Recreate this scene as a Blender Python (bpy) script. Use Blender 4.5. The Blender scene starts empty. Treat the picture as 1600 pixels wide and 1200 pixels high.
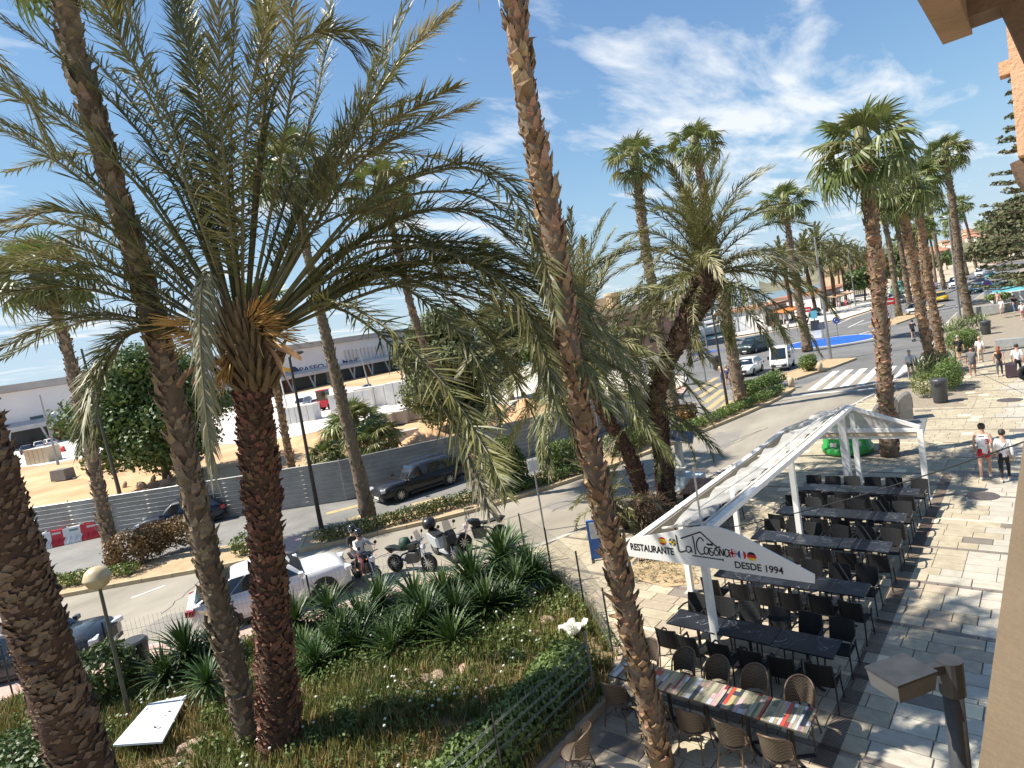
import bpy, bmesh, math, random
import numpy as np
from mathutils import Vector, Matrix
from mathutils.geometry import tessellate_polygon
S = bpy.context.scene
C = bpy.context.collection
R_ = math.radians
PI = math.pi

# ------------------------------------------------------------------ camera
FPX, CX, CY, HCAM = 963.0, 800.0, 600.0, 7.4          # focal length in photo pixels (1600 wide)
_yaw, _pit, _rol = R_(-42.03), R_(5.25), R_(-9.68)
_f = np.array([math.sin(_yaw)*math.cos(_pit), math.cos(_yaw)*math.cos(_pit), -math.sin(_pit)])
_r0 = np.array([math.cos(_yaw), -math.sin(_yaw), 0.0])
_u0 = np.cross(_r0, _f)
_r = math.cos(_rol)*_r0 + math.sin(_rol)*_u0
_u = -math.sin(_rol)*_r0 + math.cos(_rol)*_u0
CAMP = np.array([0, 0, HCAM])
cam_d = bpy.data.cameras.new('camera')
cam_d.sensor_width = 36.0
cam_d.lens = 36.0*FPX/1600.0
cam_d.clip_start = 0.05
cam_d.clip_end = 6000
cam = bpy.data.objects.new('camera', cam_d)
C.objects.link(cam)
cam.matrix_world = Matrix(((_r[0], _u[0], -_f[0], 0), (_r[1], _u[1], -_f[1], 0), (_r[2], _u[2], -_f[2], HCAM), (0, 0, 0, 1)))
S.camera = cam

# ------------------------------------------------------------------ light
SUN_AZ = np.array([0.79, 0.61])      # direction the shadows fall on the ground
SUN_EL = R_(52)
wd = bpy.data.worlds.new('World')
S.world = wd
wd.use_nodes = True
nt = wd.node_tree
nt.nodes.clear()
def wn(t, **k):
    n = nt.nodes.new(t)
    for a, b in k.items():
        setattr(n, a, b)
    return n
sky = wn('ShaderNodeTexSky', sky_type='NISHITA', sun_disc=False, sun_elevation=SUN_EL,
         sun_rotation=math.atan2(-SUN_AZ[0], -SUN_AZ[1]), altitude=0, air_density=1.0, dust_density=0.1, ozone_density=1.5)
tc = wn('ShaderNodeTexCoord')
sep = wn('ShaderNodeSeparateXYZ')
nt.links.new(tc.outputs['Generated'], sep.inputs[0])
def wmath(op, a, b=None, clamp=False):
    n = wn('ShaderNodeMath', operation=op, use_clamp=clamp)
    for i, v in enumerate((a, b)):
        if v is None: continue
        if isinstance(v, (int, float)): n.inputs[i].default_value = v
        else: nt.links.new(v, n.inputs[i])
    return n.outputs[0]
zz = wmath('ADD', wmath('MAXIMUM', sep.outputs[2], 0.0), 0.10)
comb = wn('ShaderNodeCombineXYZ')
nt.links.new(wmath('DIVIDE', sep.outputs[0], zz), comb.inputs[0])
nt.links.new(wmath('DIVIDE', sep.outputs[1], zz), comb.inputs[1])
mp = wn('ShaderNodeMapping')
mp.inputs['Rotation'].default_value = (0, 0, R_(-18))
mp.inputs['Scale'].default_value = (1.5, 0.62, 1)
mp.inputs['Location'].default_value = (12.7, 20.1, 0)
nt.links.new(comb.outputs[0], mp.inputs[0])
n1 = wn('ShaderNodeTexNoise'); n1.inputs['Scale'].default_value = 2.6; n1.inputs['Detail'].default_value = 9; n1.inputs['Roughness'].default_value = 0.58; n1.inputs['Distortion'].default_value = 0.25
n2 = wn('ShaderNodeTexNoise'); n2.inputs['Scale'].default_value = 0.55; n2.inputs['Detail'].default_value = 3
nt.links.new(mp.outputs[0], n1.inputs[0]); nt.links.new(mp.outputs[0], n2.inputs[0])
cl = wmath('ADD', wmath('MULTIPLY', n1.outputs[0], 0.62), wmath('MULTIPLY', n2.outputs[0], 0.55))
cr = wn('ShaderNodeValToRGB')
cr.color_ramp.elements[0].position = 0.612; cr.color_ramp.elements[0].color = (0, 0, 0, 1)
cr.color_ramp.elements[1].position = 0.74; cr.color_ramp.elements[1].color = (1, 1, 1, 1)
nt.links.new(cl, cr.inputs[0])
mxs = wn('ShaderNodeMixRGB')
mxs.inputs[2].default_value = (5.6, 5.8, 6.0, 1)
nt.links.new(wmath('MULTIPLY', cr.outputs[0], 0.85), mxs.inputs[0])
tint = wn('ShaderNodeMixRGB', blend_type='MULTIPLY'); tint.inputs[0].default_value = 1.0; tint.inputs[2].default_value = (.80, .95, 1.09, 1)
nt.links.new(sky.outputs[0], tint.inputs[1])
spl = wn('ShaderNodeSeparateColor'); cmb = wn('ShaderNodeCombineColor'); nt.links.new(tint.outputs[0], spl.inputs[0])
for i_, lim in enumerate((3.6, 4.6, 5.6)):          # film-like shoulder so that the horizon keeps its pale blue
    c_ = spl.outputs[i_]; dn = wmath('POWER', wmath('ADD', wmath('POWER', wmath('DIVIDE', c_, lim), 3.0), 1.0), 0.3333)
    nt.links.new(wmath('DIVIDE', c_, dn), cmb.inputs[i_])
nt.links.new(cmb.outputs[0], mxs.inputs[1])
bg = wn('ShaderNodeBackground'); bg.inputs[1].default_value = 0.10
nt.links.new(mxs.outputs[0], bg.inputs[0])
wo = wn('ShaderNodeOutputWorld'); nt.links.new(bg.outputs[0], wo.inputs[0])

sd = bpy.data.lights.new('sun', 'SUN')
sd.energy = 5.0; sd.angle = R_(0.5); sd.color = (1.0, 0.935, 0.83)
sun = bpy.data.objects.new('sun', sd); C.objects.link(sun)
sun.rotation_euler = Vector((SUN_AZ[0]*math.cos(SUN_EL), SUN_AZ[1]*math.cos(SUN_EL), -math.sin(SUN_EL))).to_track_quat('-Z', 'Y').to_euler()
sun.location = (-20, -16, 40)
S.view_settings.view_transform = 'Standard'
S.view_settings.look = 'None'
S.view_settings.exposure = 0.85
S.view_settings.gamma = 1.0
S.render.engine = 'CYCLES'
S.cycles.max_bounces = 6
S.cycles.transparent_max_bounces = 8

# ------------------------------------------------------------------ helpers
def ray(x, y): return _r*((x-CX)/FPX) - _u*((y-CY)/FPX) + _f
def G(x, y, z=0.0):
    d = ray(x, y); return CAMP + d*((z-HCAM)/d[2])
def D(x, y, depth): return CAMP + ray(x, y)*depth
def depth_of(p): return float(np.dot(np.array(p)-CAMP, _f))
A = np.array

class MB:
    def __init__(s): s.v = []; s.f = []; s.m = []; s.cur = 0
    def add(s, vs, fs, m=None):
        o = len(s.v); s.v += [tuple(map(float, p)) for p in vs]
        s.f += [tuple(i+o for i in f) for f in fs]
        s.m += [s.cur if m is None else m]*len(fs); return s
    def box(s, c, d, rz=0, M=None, m=None, taper=1.0):
        x, y, z = d[0]/2, d[1]/2, d[2]/2; t = taper
        p = [(-x, -y, -z), (x, -y, -z), (x, y, -z), (-x, y, -z), (-x*t, -y*t, z), (x*t, -y*t, z), (x*t, y*t, z), (-x*t, y*t, z)]
        if M is None: M = Matrix.Rotation(rz, 3, 'Z')
        p = [Vector(c)+M @ Vector(q) for q in p]
        return s.add(p, [(0, 3, 2, 1), (4, 5, 6, 7), (0, 1, 5, 4), (1, 2, 6, 5), (2, 3, 7, 6), (3, 0, 4, 7)], m)
    def bar(s, a, b, w, h=None, m=None, up=(0, 0, 1)):
        a, b = Vector(a), Vector(b); h = h or w; d = (b-a); L = d.length; d.normalize()
        u = Vector(up)
        if abs(d.dot(u)) > .98: u = Vector((0, 1, 0))
        x = d.cross(u).normalized(); y = x.cross(d)
        M = Matrix((x, d, y)).transposed()
        return s.box((a+b)/2, (w, L, h), M=M, m=m)
    def tube(s, path, rad, n=8, caps=True, m=None):
        P = [Vector(p) for p in path]; k = len(P)
        if not hasattr(rad, '__len__'): rad = [rad]*k
        vs = []; fs = []; x = None
        for i in range(k):
            t = (P[min(i+1, k-1)]-P[max(i-1, 0)])
            if t.length < 1e-9: t = Vector((0, 0, 1))
            t.normalize()
            if x is None:
                x = t.cross(Vector((0, 0, 1)) if abs(t.z) < .9 else Vector((0, 1, 0)))
            x = (x-t*x.dot(t)).normalized(); y = t.cross(x)
            for j in range(n):
                a = 2*PI*j/n; vs.append(P[i]+(x*math.cos(a)+y*math.sin(a))*rad[i])
        for i in range(k-1):
            for j in range(n):
                j2 = (j+1) % n; fs.append((i*n+j, i*n+j2, (i+1)*n+j2, (i+1)*n+j))
        if caps:
            fs.append(tuple(range(n-1, -1, -1))); fs.append(tuple((k-1)*n+j for j in range(n)))
        return s.add(vs, fs, m)
    def lathe(s, prof, n=16, c=(0, 0, 0), M=None, m=None):
        vs = []; fs = []; k = len(prof)
        for r, z in prof:
            for j in range(n):
                a = 2*PI*j/n; vs.append(Vector((r*math.cos(a), r*math.sin(a), z)))
        for i in range(k-1):
            for j in range(n):
                j2 = (j+1) % n; fs.append((i*n+j, i*n+j2, (i+1)*n+j2, (i+1)*n+j))
        if prof[0][0] > 1e-4: fs.append(tuple(range(n-1, -1, -1)))
        if prof[-1][0] > 1e-4: fs.append(tuple((k-1)*n+j for j in range(n)))
        M = M or Matrix.Identity(3)
        return s.add([Vector(c)+M @ p for p in vs], fs, m)
    def prism(s, poly, z0, z1, m=None):
        n = len(poly); a = sum(poly[i][0]*poly[(i+1) % n][1]-poly[(i+1) % n][0]*poly[i][1] for i in range(n))
        if a < 0: poly = poly[::-1]
        vs = [(p[0], p[1], z0) for p in poly]+[(p[0], p[1], z1) for p in poly]
        fs = [tuple(range(n-1, -1, -1)), tuple(range(n, 2*n))]+[(i, (i+1) % n, n+(i+1) % n, n+i) for i in range(n)]
        return s.add(vs, fs, m)
    def xf(s, M, i0=0):
        s.v[i0:] = [tuple(M @ Vector(p)) for p in s.v[i0:]]; return s
    def mesh(s, name, mats, smooth=False):
        me = bpy.data.meshes.new(name)
        me.from_pydata(s.v, [], s.f)
        if not isinstance(mats, (list, tuple)): mats = [mats]
        for q in mats: me.materials.append(q)
        if len(mats) > 1: me.polygons.foreach_set('material_index', s.m)
        if smooth: me.polygons.foreach_set('use_smooth', [True]*len(s.f))
        me.update(); return me
    def build(s, name, mats, parent=None, smooth=False, **k):
        return link(name, s.mesh(name, mats, smooth), parent, **k)

def link(name, me, parent=None, loc=None, rot=None, scale=None, kind=None, label=None, mw=None):
    o = bpy.data.objects.new(name, me); C.objects.link(o)
    if parent is not None: o.parent = parent
    if mw is not None: o.matrix_local = mw
    if loc is not None: o.location = loc
    if rot is not None: o.rotation_euler = rot
    if scale is not None: o.scale = scale if hasattr(scale, '__len__') else (scale,)*3
    if kind: o['kind'] = kind
    if label: o['label'] = label
    return o
def tag(o, label, cat, group=None):
    o['label'] = label; o['category'] = cat
    if group: o['group'] = group
    return o
def thing(name, label, cat, loc=(0, 0, 0), rz=0, group=None, scale=None):
    o = bpy.data.objects.new(name, None); C.objects.link(o); o.empty_display_size = .2
    o.location = [float(q) for q in loc]; o.rotation_euler = (0, 0, rz)
    if scale: o.scale = (scale,)*3
    return tag(o, label, cat, group)
def dup(root, loc, rz, label, group=None, scale=None):
    def cp(o, par):
        c = o.copy(); C.objects.link(c); c.parent = par
        for ch in kids.get(o.name, ()): cp(ch, c)
        return c
    kids = {}
    def walk(o):
        kids[o.name] = list(o.children)
        for ch in o.children: walk(ch)
    walk(root)
    r = cp(root, None); r.location = [float(q) for q in loc]; r.rotation_euler = (0, 0, rz)
    if scale: r.scale = (scale,)*3
    r['label'] = label
    if group: r['group'] = group
    return r

ORDS = ['first', 'second', 'third', 'fourth', 'fifth', 'sixth', 'seventh', 'eighth', 'ninth', 'tenth', 'eleventh', 'twelfth', 'thirteenth', 'fourteenth', 'fifteenth', 'sixteenth', 'seventeenth', 'eighteenth', 'nineteenth', 'twentieth', 'twenty-first', 'twenty-second', 'twenty-third', 'twenty-fourth', 'twenty-fifth', 'twenty-sixth', 'twenty-seventh', 'twenty-eighth', 'twenty-ninth', 'thirtieth']
def relabel(objs, what):
    sx = lambda o: float(np.dot(A(o.location)-CAMP, _r))/max(.1, depth_of(o.location))
    for i, o in enumerate(sorted(objs, key=sx)): o['label'] = ORDS[i]+' from the left of the '+what
# ------------------------------------------------------------------ materials
MATS = {}
def mat(name, col, rough=.65, var=.18, sc=6.0, col2=None, bump=0.0, bsc=None, metal=0.0, rand=0.0, trans=0.0, spec=.5, alpha=1.0, coat=0.0, stretch=(1, 1, 1), emit=0, blotch=0.0):
    if name in MATS: return MATS[name]
    m = bpy.data.materials.new(name); m.use_nodes = True; t = m.node_tree; N = t.nodes; L = t.links
    b = N['Principled BSDF']; MATS[name] = m
    b.inputs['Roughness'].default_value = rough; b.inputs['Metallic'].default_value = metal
    b.inputs['Specular IOR Level'].default_value = spec
    if coat: b.inputs['Coat Weight'].default_value = coat; b.inputs['Coat Roughness'].default_value = .05
    col = tuple(col)+(1,)
    if col2 is None: c1 = tuple(max(0, q*(1-var)) for q in col[:3])+(1,); c2 = tuple(min(1, q*(1+var)) for q in col[:3])+(1,)
    else: c1, c2 = col, tuple(col2)+(1,)
    tcn = N.new('ShaderNodeTexCoord'); mpn = N.new('ShaderNodeMapping'); mpn.inputs['Scale'].default_value = stretch
    L.new(tcn.outputs['Object'], mpn.inputs[0])
    oi = N.new('ShaderNodeObjectInfo')
    vadd = N.new('ShaderNodeVectorMath'); vadd.operation = 'ADD'; L.new(mpn.outputs[0], vadd.inputs[0])
    vm = N.new('ShaderNodeVectorMath'); vm.operation = 'SCALE'; vm.inputs[0].default_value = (17, 31, 11); L.new(oi.outputs['Random'], vm.inputs['Scale']); L.new(vm.outputs[0], vadd.inputs[1])
    no = N.new('ShaderNodeTexNoise'); no.inputs['Scale'].default_value = sc; no.inputs['Detail'].default_value = 5; no.inputs['Roughness'].default_value = .62
    L.new(vadd.outputs[0], no.inputs[0])
    rp = N.new('ShaderNodeValToRGB'); rp.color_ramp.elements[0].position = .32; rp.color_ramp.elements[1].position = .68
    rp.color_ramp.elements[0].color = c1; rp.color_ramp.elements[1].color = c2
    L.new(no.outputs[0], rp.inputs[0]); out = rp.outputs[0]
    if blotch:
        nb = N.new('ShaderNodeTexNoise'); nb.inputs['Scale'].default_value = sc*.35; nb.inputs['Detail'].default_value = 8; nb.inputs['Roughness'].default_value = .7; nb.inputs['Distortion'].default_value = .6; L.new(vadd.outputs[0], nb.inputs[0])
        rb_ = N.new('ShaderNodeValToRGB'); rb_.color_ramp.elements[0].position = .30; rb_.color_ramp.elements[1].position = .60; q_ = 1-blotch; rb_.color_ramp.elements[0].color = (q_, q_*.985, q_*.96, 1); rb_.color_ramp.elements[1].color = (1, 1, 1, 1); L.new(nb.outputs[0], rb_.inputs[0])
        mb = N.new('ShaderNodeMixRGB'); mb.blend_type = 'MULTIPLY'; mb.inputs[0].default_value = 1; L.new(out, mb.inputs[1]); L.new(rb_.outputs[0], mb.inputs[2]); out = mb.outputs[0]
    if rand:
        hs = N.new('ShaderNodeHueSaturation')
        mr = N.new('ShaderNodeMapRange'); mr.inputs['To Min'].default_value = 1-rand; mr.inputs['To Max'].default_value = 1+rand
        L.new(oi.outputs['Random'], mr.inputs['Value']); L.new(mr.outputs[0], hs.inputs['Value']); L.new(out, hs.inputs['Color'])
        mr2 = N.new('ShaderNodeMapRange'); mr2.inputs['To Min'].default_value = .5-rand*.06; mr2.inputs['To Max'].default_value = .5+rand*.06
        ml = N.new('ShaderNodeMath'); ml.operation = 'FRACT'; mm = N.new('ShaderNodeMath'); mm.operation = 'MULTIPLY'; mm.inputs[1].default_value = 7.31
        L.new(oi.outputs['Random'], mm.inputs[0]); L.new(mm.outputs[0], ml.inputs[0]); L.new(ml.outputs[0], mr2.inputs['Value']); L.new(mr2.outputs[0], hs.inputs['Hue'])
        out = hs.outputs[0]
    L.new(out, b.inputs['Base Color'])
    if bump:
        bn = N.new('ShaderNodeBump'); bn.inputs['Strength'].default_value = bump; bn.inputs['Distance'].default_value = .02
        n2 = N.new('ShaderNodeTexNoise'); n2.inputs['Scale'].default_value = bsc or sc*4; n2.inputs['Detail'].default_value = 4; L.new(vadd.outputs[0], n2.inputs[0])
        L.new(n2.outputs[0], bn.inputs['Height']); L.new(bn.outputs[0], b.inputs['Normal'])
    if emit: b.inputs['Emission Strength'].default_value = emit; b.inputs['Emission Color'].default_value = col
    last = b.outputs[0]
    if trans:
        tr = N.new('ShaderNodeBsdfTranslucent'); L.new(out, tr.inputs[0]); mx = N.new('ShaderNodeMixShader'); mx.inputs[0].default_value = trans
        L.new(last, mx.inputs[1]); L.new(tr.outputs[0], mx.inputs[2]); last = mx.outputs[0]
    if alpha < 1:
        tp = N.new('ShaderNodeBsdfTransparent'); mx = N.new('ShaderNodeMixShader'); mx.inputs[0].default_value = alpha
        L.new(tp.outputs[0], mx.inputs[1]); L.new(last, mx.inputs[2]); last = mx.outputs[0]
    L.new(last, N['Material Output'].inputs[0])
    return m
rnd = random.Random(5)
def U(a, b): return rnd.uniform(a, b)
def lerp(a, b, t): return a+(b-a)*t
def bez(P, n):
    """smooth Catmull-Rom through the points"""
    P = [A(p, float) for p in P]; Q = [2*P[0]-P[1]]+P+[2*P[-1]-P[-2]]; out = []
    seg = len(P)-1
    for i in range(n):
        u = i/(n-1)*seg; k = min(int(u), seg-1); t = u-k
        a, b, c, d = Q[k], Q[k+1], Q[k+2], Q[k+3]
        out.append(.5*((2*b)+(-a+c)*t+(2*a-5*b+4*c-d)*t*t+(-a+3*b-3*c+d)*t**3))
    return out
# ================================================================== the ground, roads and paving
ROADZ = -0.10
def sheet(name, poly, z, m, kind='structure', parent=None):
    b = MB(); n = len(poly)
    a = sum(poly[i][0]*poly[(i+1) % n][1]-poly[(i+1) % n][0]*poly[i][1] for i in range(n))
    if a < 0: poly = poly[::-1]
    P3 = [Vector((float(p[0]), float(p[1]), 0.0)) for p in poly]
    tris = tessellate_polygon([P3]); fs = []
    for t in tris:
        u, v, w = (P3[i] for i in t); cr_ = (v-u).cross(w-u).z
        if abs(cr_) > 1e-9: fs.append(tuple(t) if cr_ > 0 else tuple(t[::-1]))
    me = bpy.data.meshes.new(name); me.from_pydata([(p.x, p.y, z) for p in P3], [], fs); me.materials.append(m); me.update()
    return link(name, me, parent, kind=kind)
def strip_poly(line, w0, w1):
    L = [A(p[:2], float) for p in line]; n = len(L); a = []; b = []
    for i in range(n):
        t = L[min(i+1, n-1)]-L[max(i-1, 0)]; t /= np.linalg.norm(t); nn = A([-t[1], t[0]])
        a.append(L[i]+nn*w0); b.append(L[i]+nn*w1)
    return a, b

m_sandg = mat('dry_ground', (.40, .31, .21), .95, sc=.05, col2=(.50, .42, .31), bump=.4, bsc=1.5)
m_road = mat('bleached_asphalt', (.265, .235, .19), .9, sc=.55, col2=(.345, .31, .25), bump=.25, bsc=60, blotch=.28, stretch=(1, .45, 1))
m_road2 = mat('grey_asphalt', (.13, .13, .13), .9, sc=.35, col2=(.19, .187, .182), bump=.25, bsc=60, blotch=.3)
m_kerb = mat('yellowed_kerb', (.42, .31, .17), .85, sc=3, col2=(.50, .41, .27), bump=.2, bsc=20)
m_kerbg = mat('grey_kerb', (.42, .40, .36), .85, sc=3, bump=.2, bsc=20)
m_soil = mat('median_soil', (.36, .24, .13), .95, sc=2.5, col2=(.46, .35, .21), bump=.5, bsc=9)
m_paint = mat('white_road_paint', (.72, .72, .70), .7, sc=5, col2=(.48, .46, .43))
m_yel = mat('yellow_road_paint', (.50, .38, .14), .8, sc=4, col2=(.30, .26, .18))
m_blue = mat('blue_paint', (.012, .095, .42), .6, sc=1.2, col2=(.018, .13, .52), blotch=.35)
m_bed = mat('mortar_bed', (.26, .22, .165), .95, sc=4, bump=.2)
m_tile = mat('beige_paver', (.39, .325, .235), .85, sc=3.5, col2=(.50, .425, .315), blotch=.2, rand=.18, bump=.2, bsc=45)
m_tileg = mat('grey_paver', (.42, .385, .315), .85, sc=3.5, col2=(.51, .475, .395), blotch=.2, rand=.12, bump=.2, bsc=45)
m_tilec = mat('cream_paver', (.66, .55, .36), .8, sc=3, col2=(.74, .64, .46), rand=.08, bump=.15, bsc=45)
m_tiled = mat('dark_paver', (.17, .14, .115), .85, sc=3, col2=(.22, .19, .16), rand=.1, bump=.2, bsc=45)
m_pink = mat('pink_paver', (.43, .27, .22), .9, sc=6, col2=(.52, .38, .33), bump=.3, bsc=8)
m_site = mat('orange_sand', (.47, .27, .125), .95, sc=.16, col2=(.62, .43, .25), bump=.6, bsc=1.2, blotch=.3)
m_sitew = mat('white_gravel', (.56, .50, .44), .95, sc=.6, col2=(.68, .64, .60), bump=.4, bsc=6)

sheet('ground', [(-1500, -800), (900, -800), (900, 2600), (-1500, 2600)], -0.16, m_sandg)
# road centre geometry, traced on the ground in metres
near_edge = [(-30, -3), (-24.5, 2), (-20.2, 5.4), (-17.2, 8.6), (-15.2, 12), (-13.6, 15.2), (-12.4, 18.5), (-11.4, 22.5), (-10.4, 28), (-9.4, 34), (-8.5, 40), (-8.0, 47), (-7.9, 55), (-8.3, 64), (-9, 75), (-9.3, 90), (-9, 130), (-7, 200), (-3, 300)]
med_near = [G(*p) for p in ((-60, 958), (83, 932), (200, 910), (323, 888), (467, 860), (590, 832), (727, 800), (850, 763), (953, 728), (1087, 677), (1200, 630), (1240, 607))]
fence_line = [G(*p) for p in ((-200, 890), (60, 850), (300, 815), (541, 779), (700, 742), (850, 703), (1010, 650))]
road_poly = [(p[0], p[1]) for p in near_edge] + [(-19, 300), (-20, 200), (-21.5, 135), (-24, 105), (-36, 95), (-46, 90), (-50, 70), (-36, 60), (-27, 54), (-22.8, 42)] + [(p[0]-.3, p[1]+.3) for p in fence_line[::-1]] + [(-70, -10)]
road = sheet('road', road_poly, ROADZ, m_road2)
# bleached lane between the promenade and the median
a_, b_ = strip_poly(med_near, -0.0, 0.0)
lane = sheet('road_lane', [(p[0], p[1]) for p in near_edge[:12]]+[(-10.5, 49), (-13.2, 49)]+[(p[0], p[1]) for p in med_near[::-1]], ROADZ+.004, m_road)
lane2 = sheet('side_road', [(-13.5, 46)]+[(p[0], p[1]) for p in med_near[::-1]]+[(p[0]+.15, p[1]-.1) for p in fence_line]+[(-19, 47)], ROADZ+.003, mat('side_asphalt', (.19, .185, .175), .9, sc=.5, col2=(.265, .255, .235), bump=.25, bsc=60, blotch=.35))
# tar seams, cracks and patches on the lane
m_tar = mat('tar_seam', (.10, .095, .09), .8)
cb = MB()
for k, (p, q) in enumerate((((250, 960), (318, 905)), ((350, 935), (300, 955)), ((560, 885), (640, 850)), ((700, 850), (735, 815)), ((860, 800), (935, 770)), ((1010, 745), (1060, 720)), ((1130, 700), (1200, 668)), ((600, 870), (900, 778)), ((380, 915), (560, 868)), ((980, 755), (1190, 672)))):
    a, b2 = G(*p, ROADZ), G(*q, ROADZ); pts = [a+(b2-a)*t/9+A([U(-.08, .08), U(-.08, .08), 0]) for t in range(10)]
    e0, e1 = strip_poly(pts, -.02-.02*(k % 3), .02)
    cb.add([(*u, ROADZ+.009) for u in e0]+[(*u, ROADZ+.009) for u in e1], [(i, i+1, 10+i+1, 10+i) for i in range(9)])
cb.build('tar_seams', m_tar, lane, kind='stuff')
m_patch = mat('road_patch', (.20, .185, .165), .9, sc=2, col2=(.26, .24, .21), bump=.2, bsc=50)
for k, (x, y, sx, sy, r) in enumerate(((-21.5, 6.4, 1.3, .8, .7), (-18.2, 13.6, .9, 1.7, .5), (-15.3, 20.0, 1.6, .7, 1.2), (-13.2, 29.5, .8, 2.2, .15))):
    pts = []
    for i in range(14):
        a = 2*PI*i/14; q = 1/max(abs(math.cos(a)), abs(math.sin(a)))*U(.86, 1.05)
        pts.append((x+(math.cos(a)*q*sx*math.cos(r)-math.sin(a)*q*sy*math.sin(r)), y+math.cos(a)*q*sx*math.sin(r)+math.sin(a)*q*sy*math.cos(r)))
    sheet('road_patch', pts, ROADZ+.008, m_patch, parent=lane, kind='structure')

# ---- promenade slab and its pavers
prom_poly = near_edge + [(20, 300), (6, 130), (3, 40), (3, -6), (-30, -6)]
prom = sheet('promenade', prom_poly, -0.032, m_bed)
kb = MB()
for i in range(len(near_edge)-3):
    p, q = A(near_edge[i]), A(near_edge[i+1]); L = np.linalg.norm(q-p); n = max(1, int(L/1.0)); t = (q-p)/L
    for j in range(n):
        c = p+(q-p)*(j+.5)/n+A([t[1], -t[0]])*.09
        kb.box((c[0], c[1], -.075), (L/n-.015, .18, .15+U(-.006, .006)), rz=math.atan2(t[1], t[0]))
kb.build('kerb', m_kerbg, None, kind='structure')
def x_edge(y):
    for (x0, y0), (x1, y1) in zip(near_edge, near_edge[1:]):
        if y0 <= y <= y1: return x0+(x1-x0)*(y-y0)/(y1-y0)
    return -8
GARD = [(-6.95, 2.0), (-6.95, 8.9), (-7.45, 10.2), (-8.9, 11.5), (-11.2, 12.9), (-13.0, 13.6), (-13.8, 12.2), (-15.2, 9.6), (-16.6, 7.0), (-18.2, 4.9), (-20.5, 2.2), (-22, -1), (-20, -4), (-8, -4)]
def inside(p, poly):
    x, y = p; c = False; n = len(poly)
    for i in range(n):
        x0, y0 = poly[i]; x1, y1 = poly[i-1]
        if (y0 > y) != (y1 > y) and x < (x1-x0)*(y-y0)/(y1-y0)+x0: c = not c
    return c
PITS = [(-6.1, 25.9, 1.35, 1.35), (-7.0, 36.0, 3.0, 5.5), (-7.3, 46.6, 2.5, 9.5), (-13.0, 17.0, 3.4, 4.6)]
def blocked(x0, x1, y0, y1):
    for px, py, w, h in PITS:
        if x1 > px and x0 < px+w and y1 > py and y0 < py+h: return True
    return False
tiles = []                                  # (cx, cy, w, d, material index)
y = 5.2; j = 0; dpt = .405
MT = [m_tile, m_tileg, m_tilec, m_tiled]
while y < 50:
    strip = (j % 6 == 5)
    d = .13 if strip else dpt
    if not strip:
        x = x_edge(y)+.2+U(0, .3); 
        while x < 1.2:
            w = rnd.choice((.42, .63, .63, .84) if x < -2.0 else (.63, .84, .84, 1.05))
            if -3.42 < x+w/2 < -2.98: pass
            if not (inside((x+.05, y+d/2), GARD) or inside((x+w-.05, y+d/2), GARD)) and not blocked(x, x+w, y, y+d):
                gz = (x+w/2 > -1.9+.5*math.sin(j*.37)) 
                k = 1 if gz else 0
                if rnd.random() < .06: k = 2; w = .43
                elif rnd.random() < .015: k = 3
                x1 = x+w
                if x < -3.32 < x1-.05 and x1 <= -2.9: w = max(.1, -3.32-x)
                if not (x >= -3.33 and x1 <= -2.95): tiles.append((x+w/2, y+d/2, w-.014, d-.014, k))
            x += w
    else:
        cream = (j//6) % 4 == 2
        x = x_edge(y)+.2
        while x < 1.2:
            w = .63
            if not inside((x+w/2, y+d/2), GARD) and not blocked(x, x+w, y, y+d) and not (-3.6 < x+w/2 < -2.8):
                tiles.append((x+w/2, y+d/2, w-.012, d-.014, 2 if cream else 3))
            x += w
    y += d; j += 1
tiles.sort(key=lambda t: (t[0])**2+t[1]**2-(12 if -4.2 < t[0] < 1 else 0))
vis = [t for t in tiles if abs(t[0]) > -1]
unit = []
for k in range(4):
    b = MB(); b.box((0, 0, -.5), (1, 1, 1), taper=.985); unit.append(b.mesh('paver', MT[k]))
rest = []; cnt = 0
for t in tiles:
    on = -9.5 < t[0] < .1 and t[1] > 7
    if on and cnt < 296:
        link('paver', unit[t[4]], prom, loc=(t[0], t[1], U(-.003, .002)), scale=(t[2], t[3], .03)); cnt += 1
    else: rest.append(t)
for k in range(4):
    b = MB()
    for t in rest:
        if t[4] == k: b.box((t[0], t[1], -.015+U(-.003, .002)), (t[2], t[3], .03))
    if b.v: b.build('paver_field', MT[k], prom, kind='stuff')
# the long dark drain strip
m_drain = mat('drain_grate', (.075, .05, .04), .6, sc=8, col2=(.11, .075, .06), metal=.2)
dr = thing('drain_channel', 'long dark brown slotted drain running along the paving beside the black tables', 'drain', (-3.15, 26, 0))
for a, b2 in ((9.0, 24.6), (52.0, 60.0)):
    b = MB(); b.box((0, (a+b2)/2-26, -.02), (.30, b2-a, .02)); b.build('channel', m_tiled, dr)
nb = 0
b = MB()
y = 9.0
gb = MB(); gb.box((0, 0, 0), (.29, .022, .012)); gme = gb.mesh('grate_bar', m_drain)
while y < 20.5:
    if nb < 290: link('grate_bar', gme, dr, loc=(0, y-26, -.003)); nb += 1
    else: b.box((0, y-26, -.003), (.29, .025, .012))
    y += .038
while y < 24.6: b.box((0, y-26, -.003), (.29, .03, .012)); y += .05
b.build('grate_field', m_drain, dr, kind='stuff')
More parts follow.
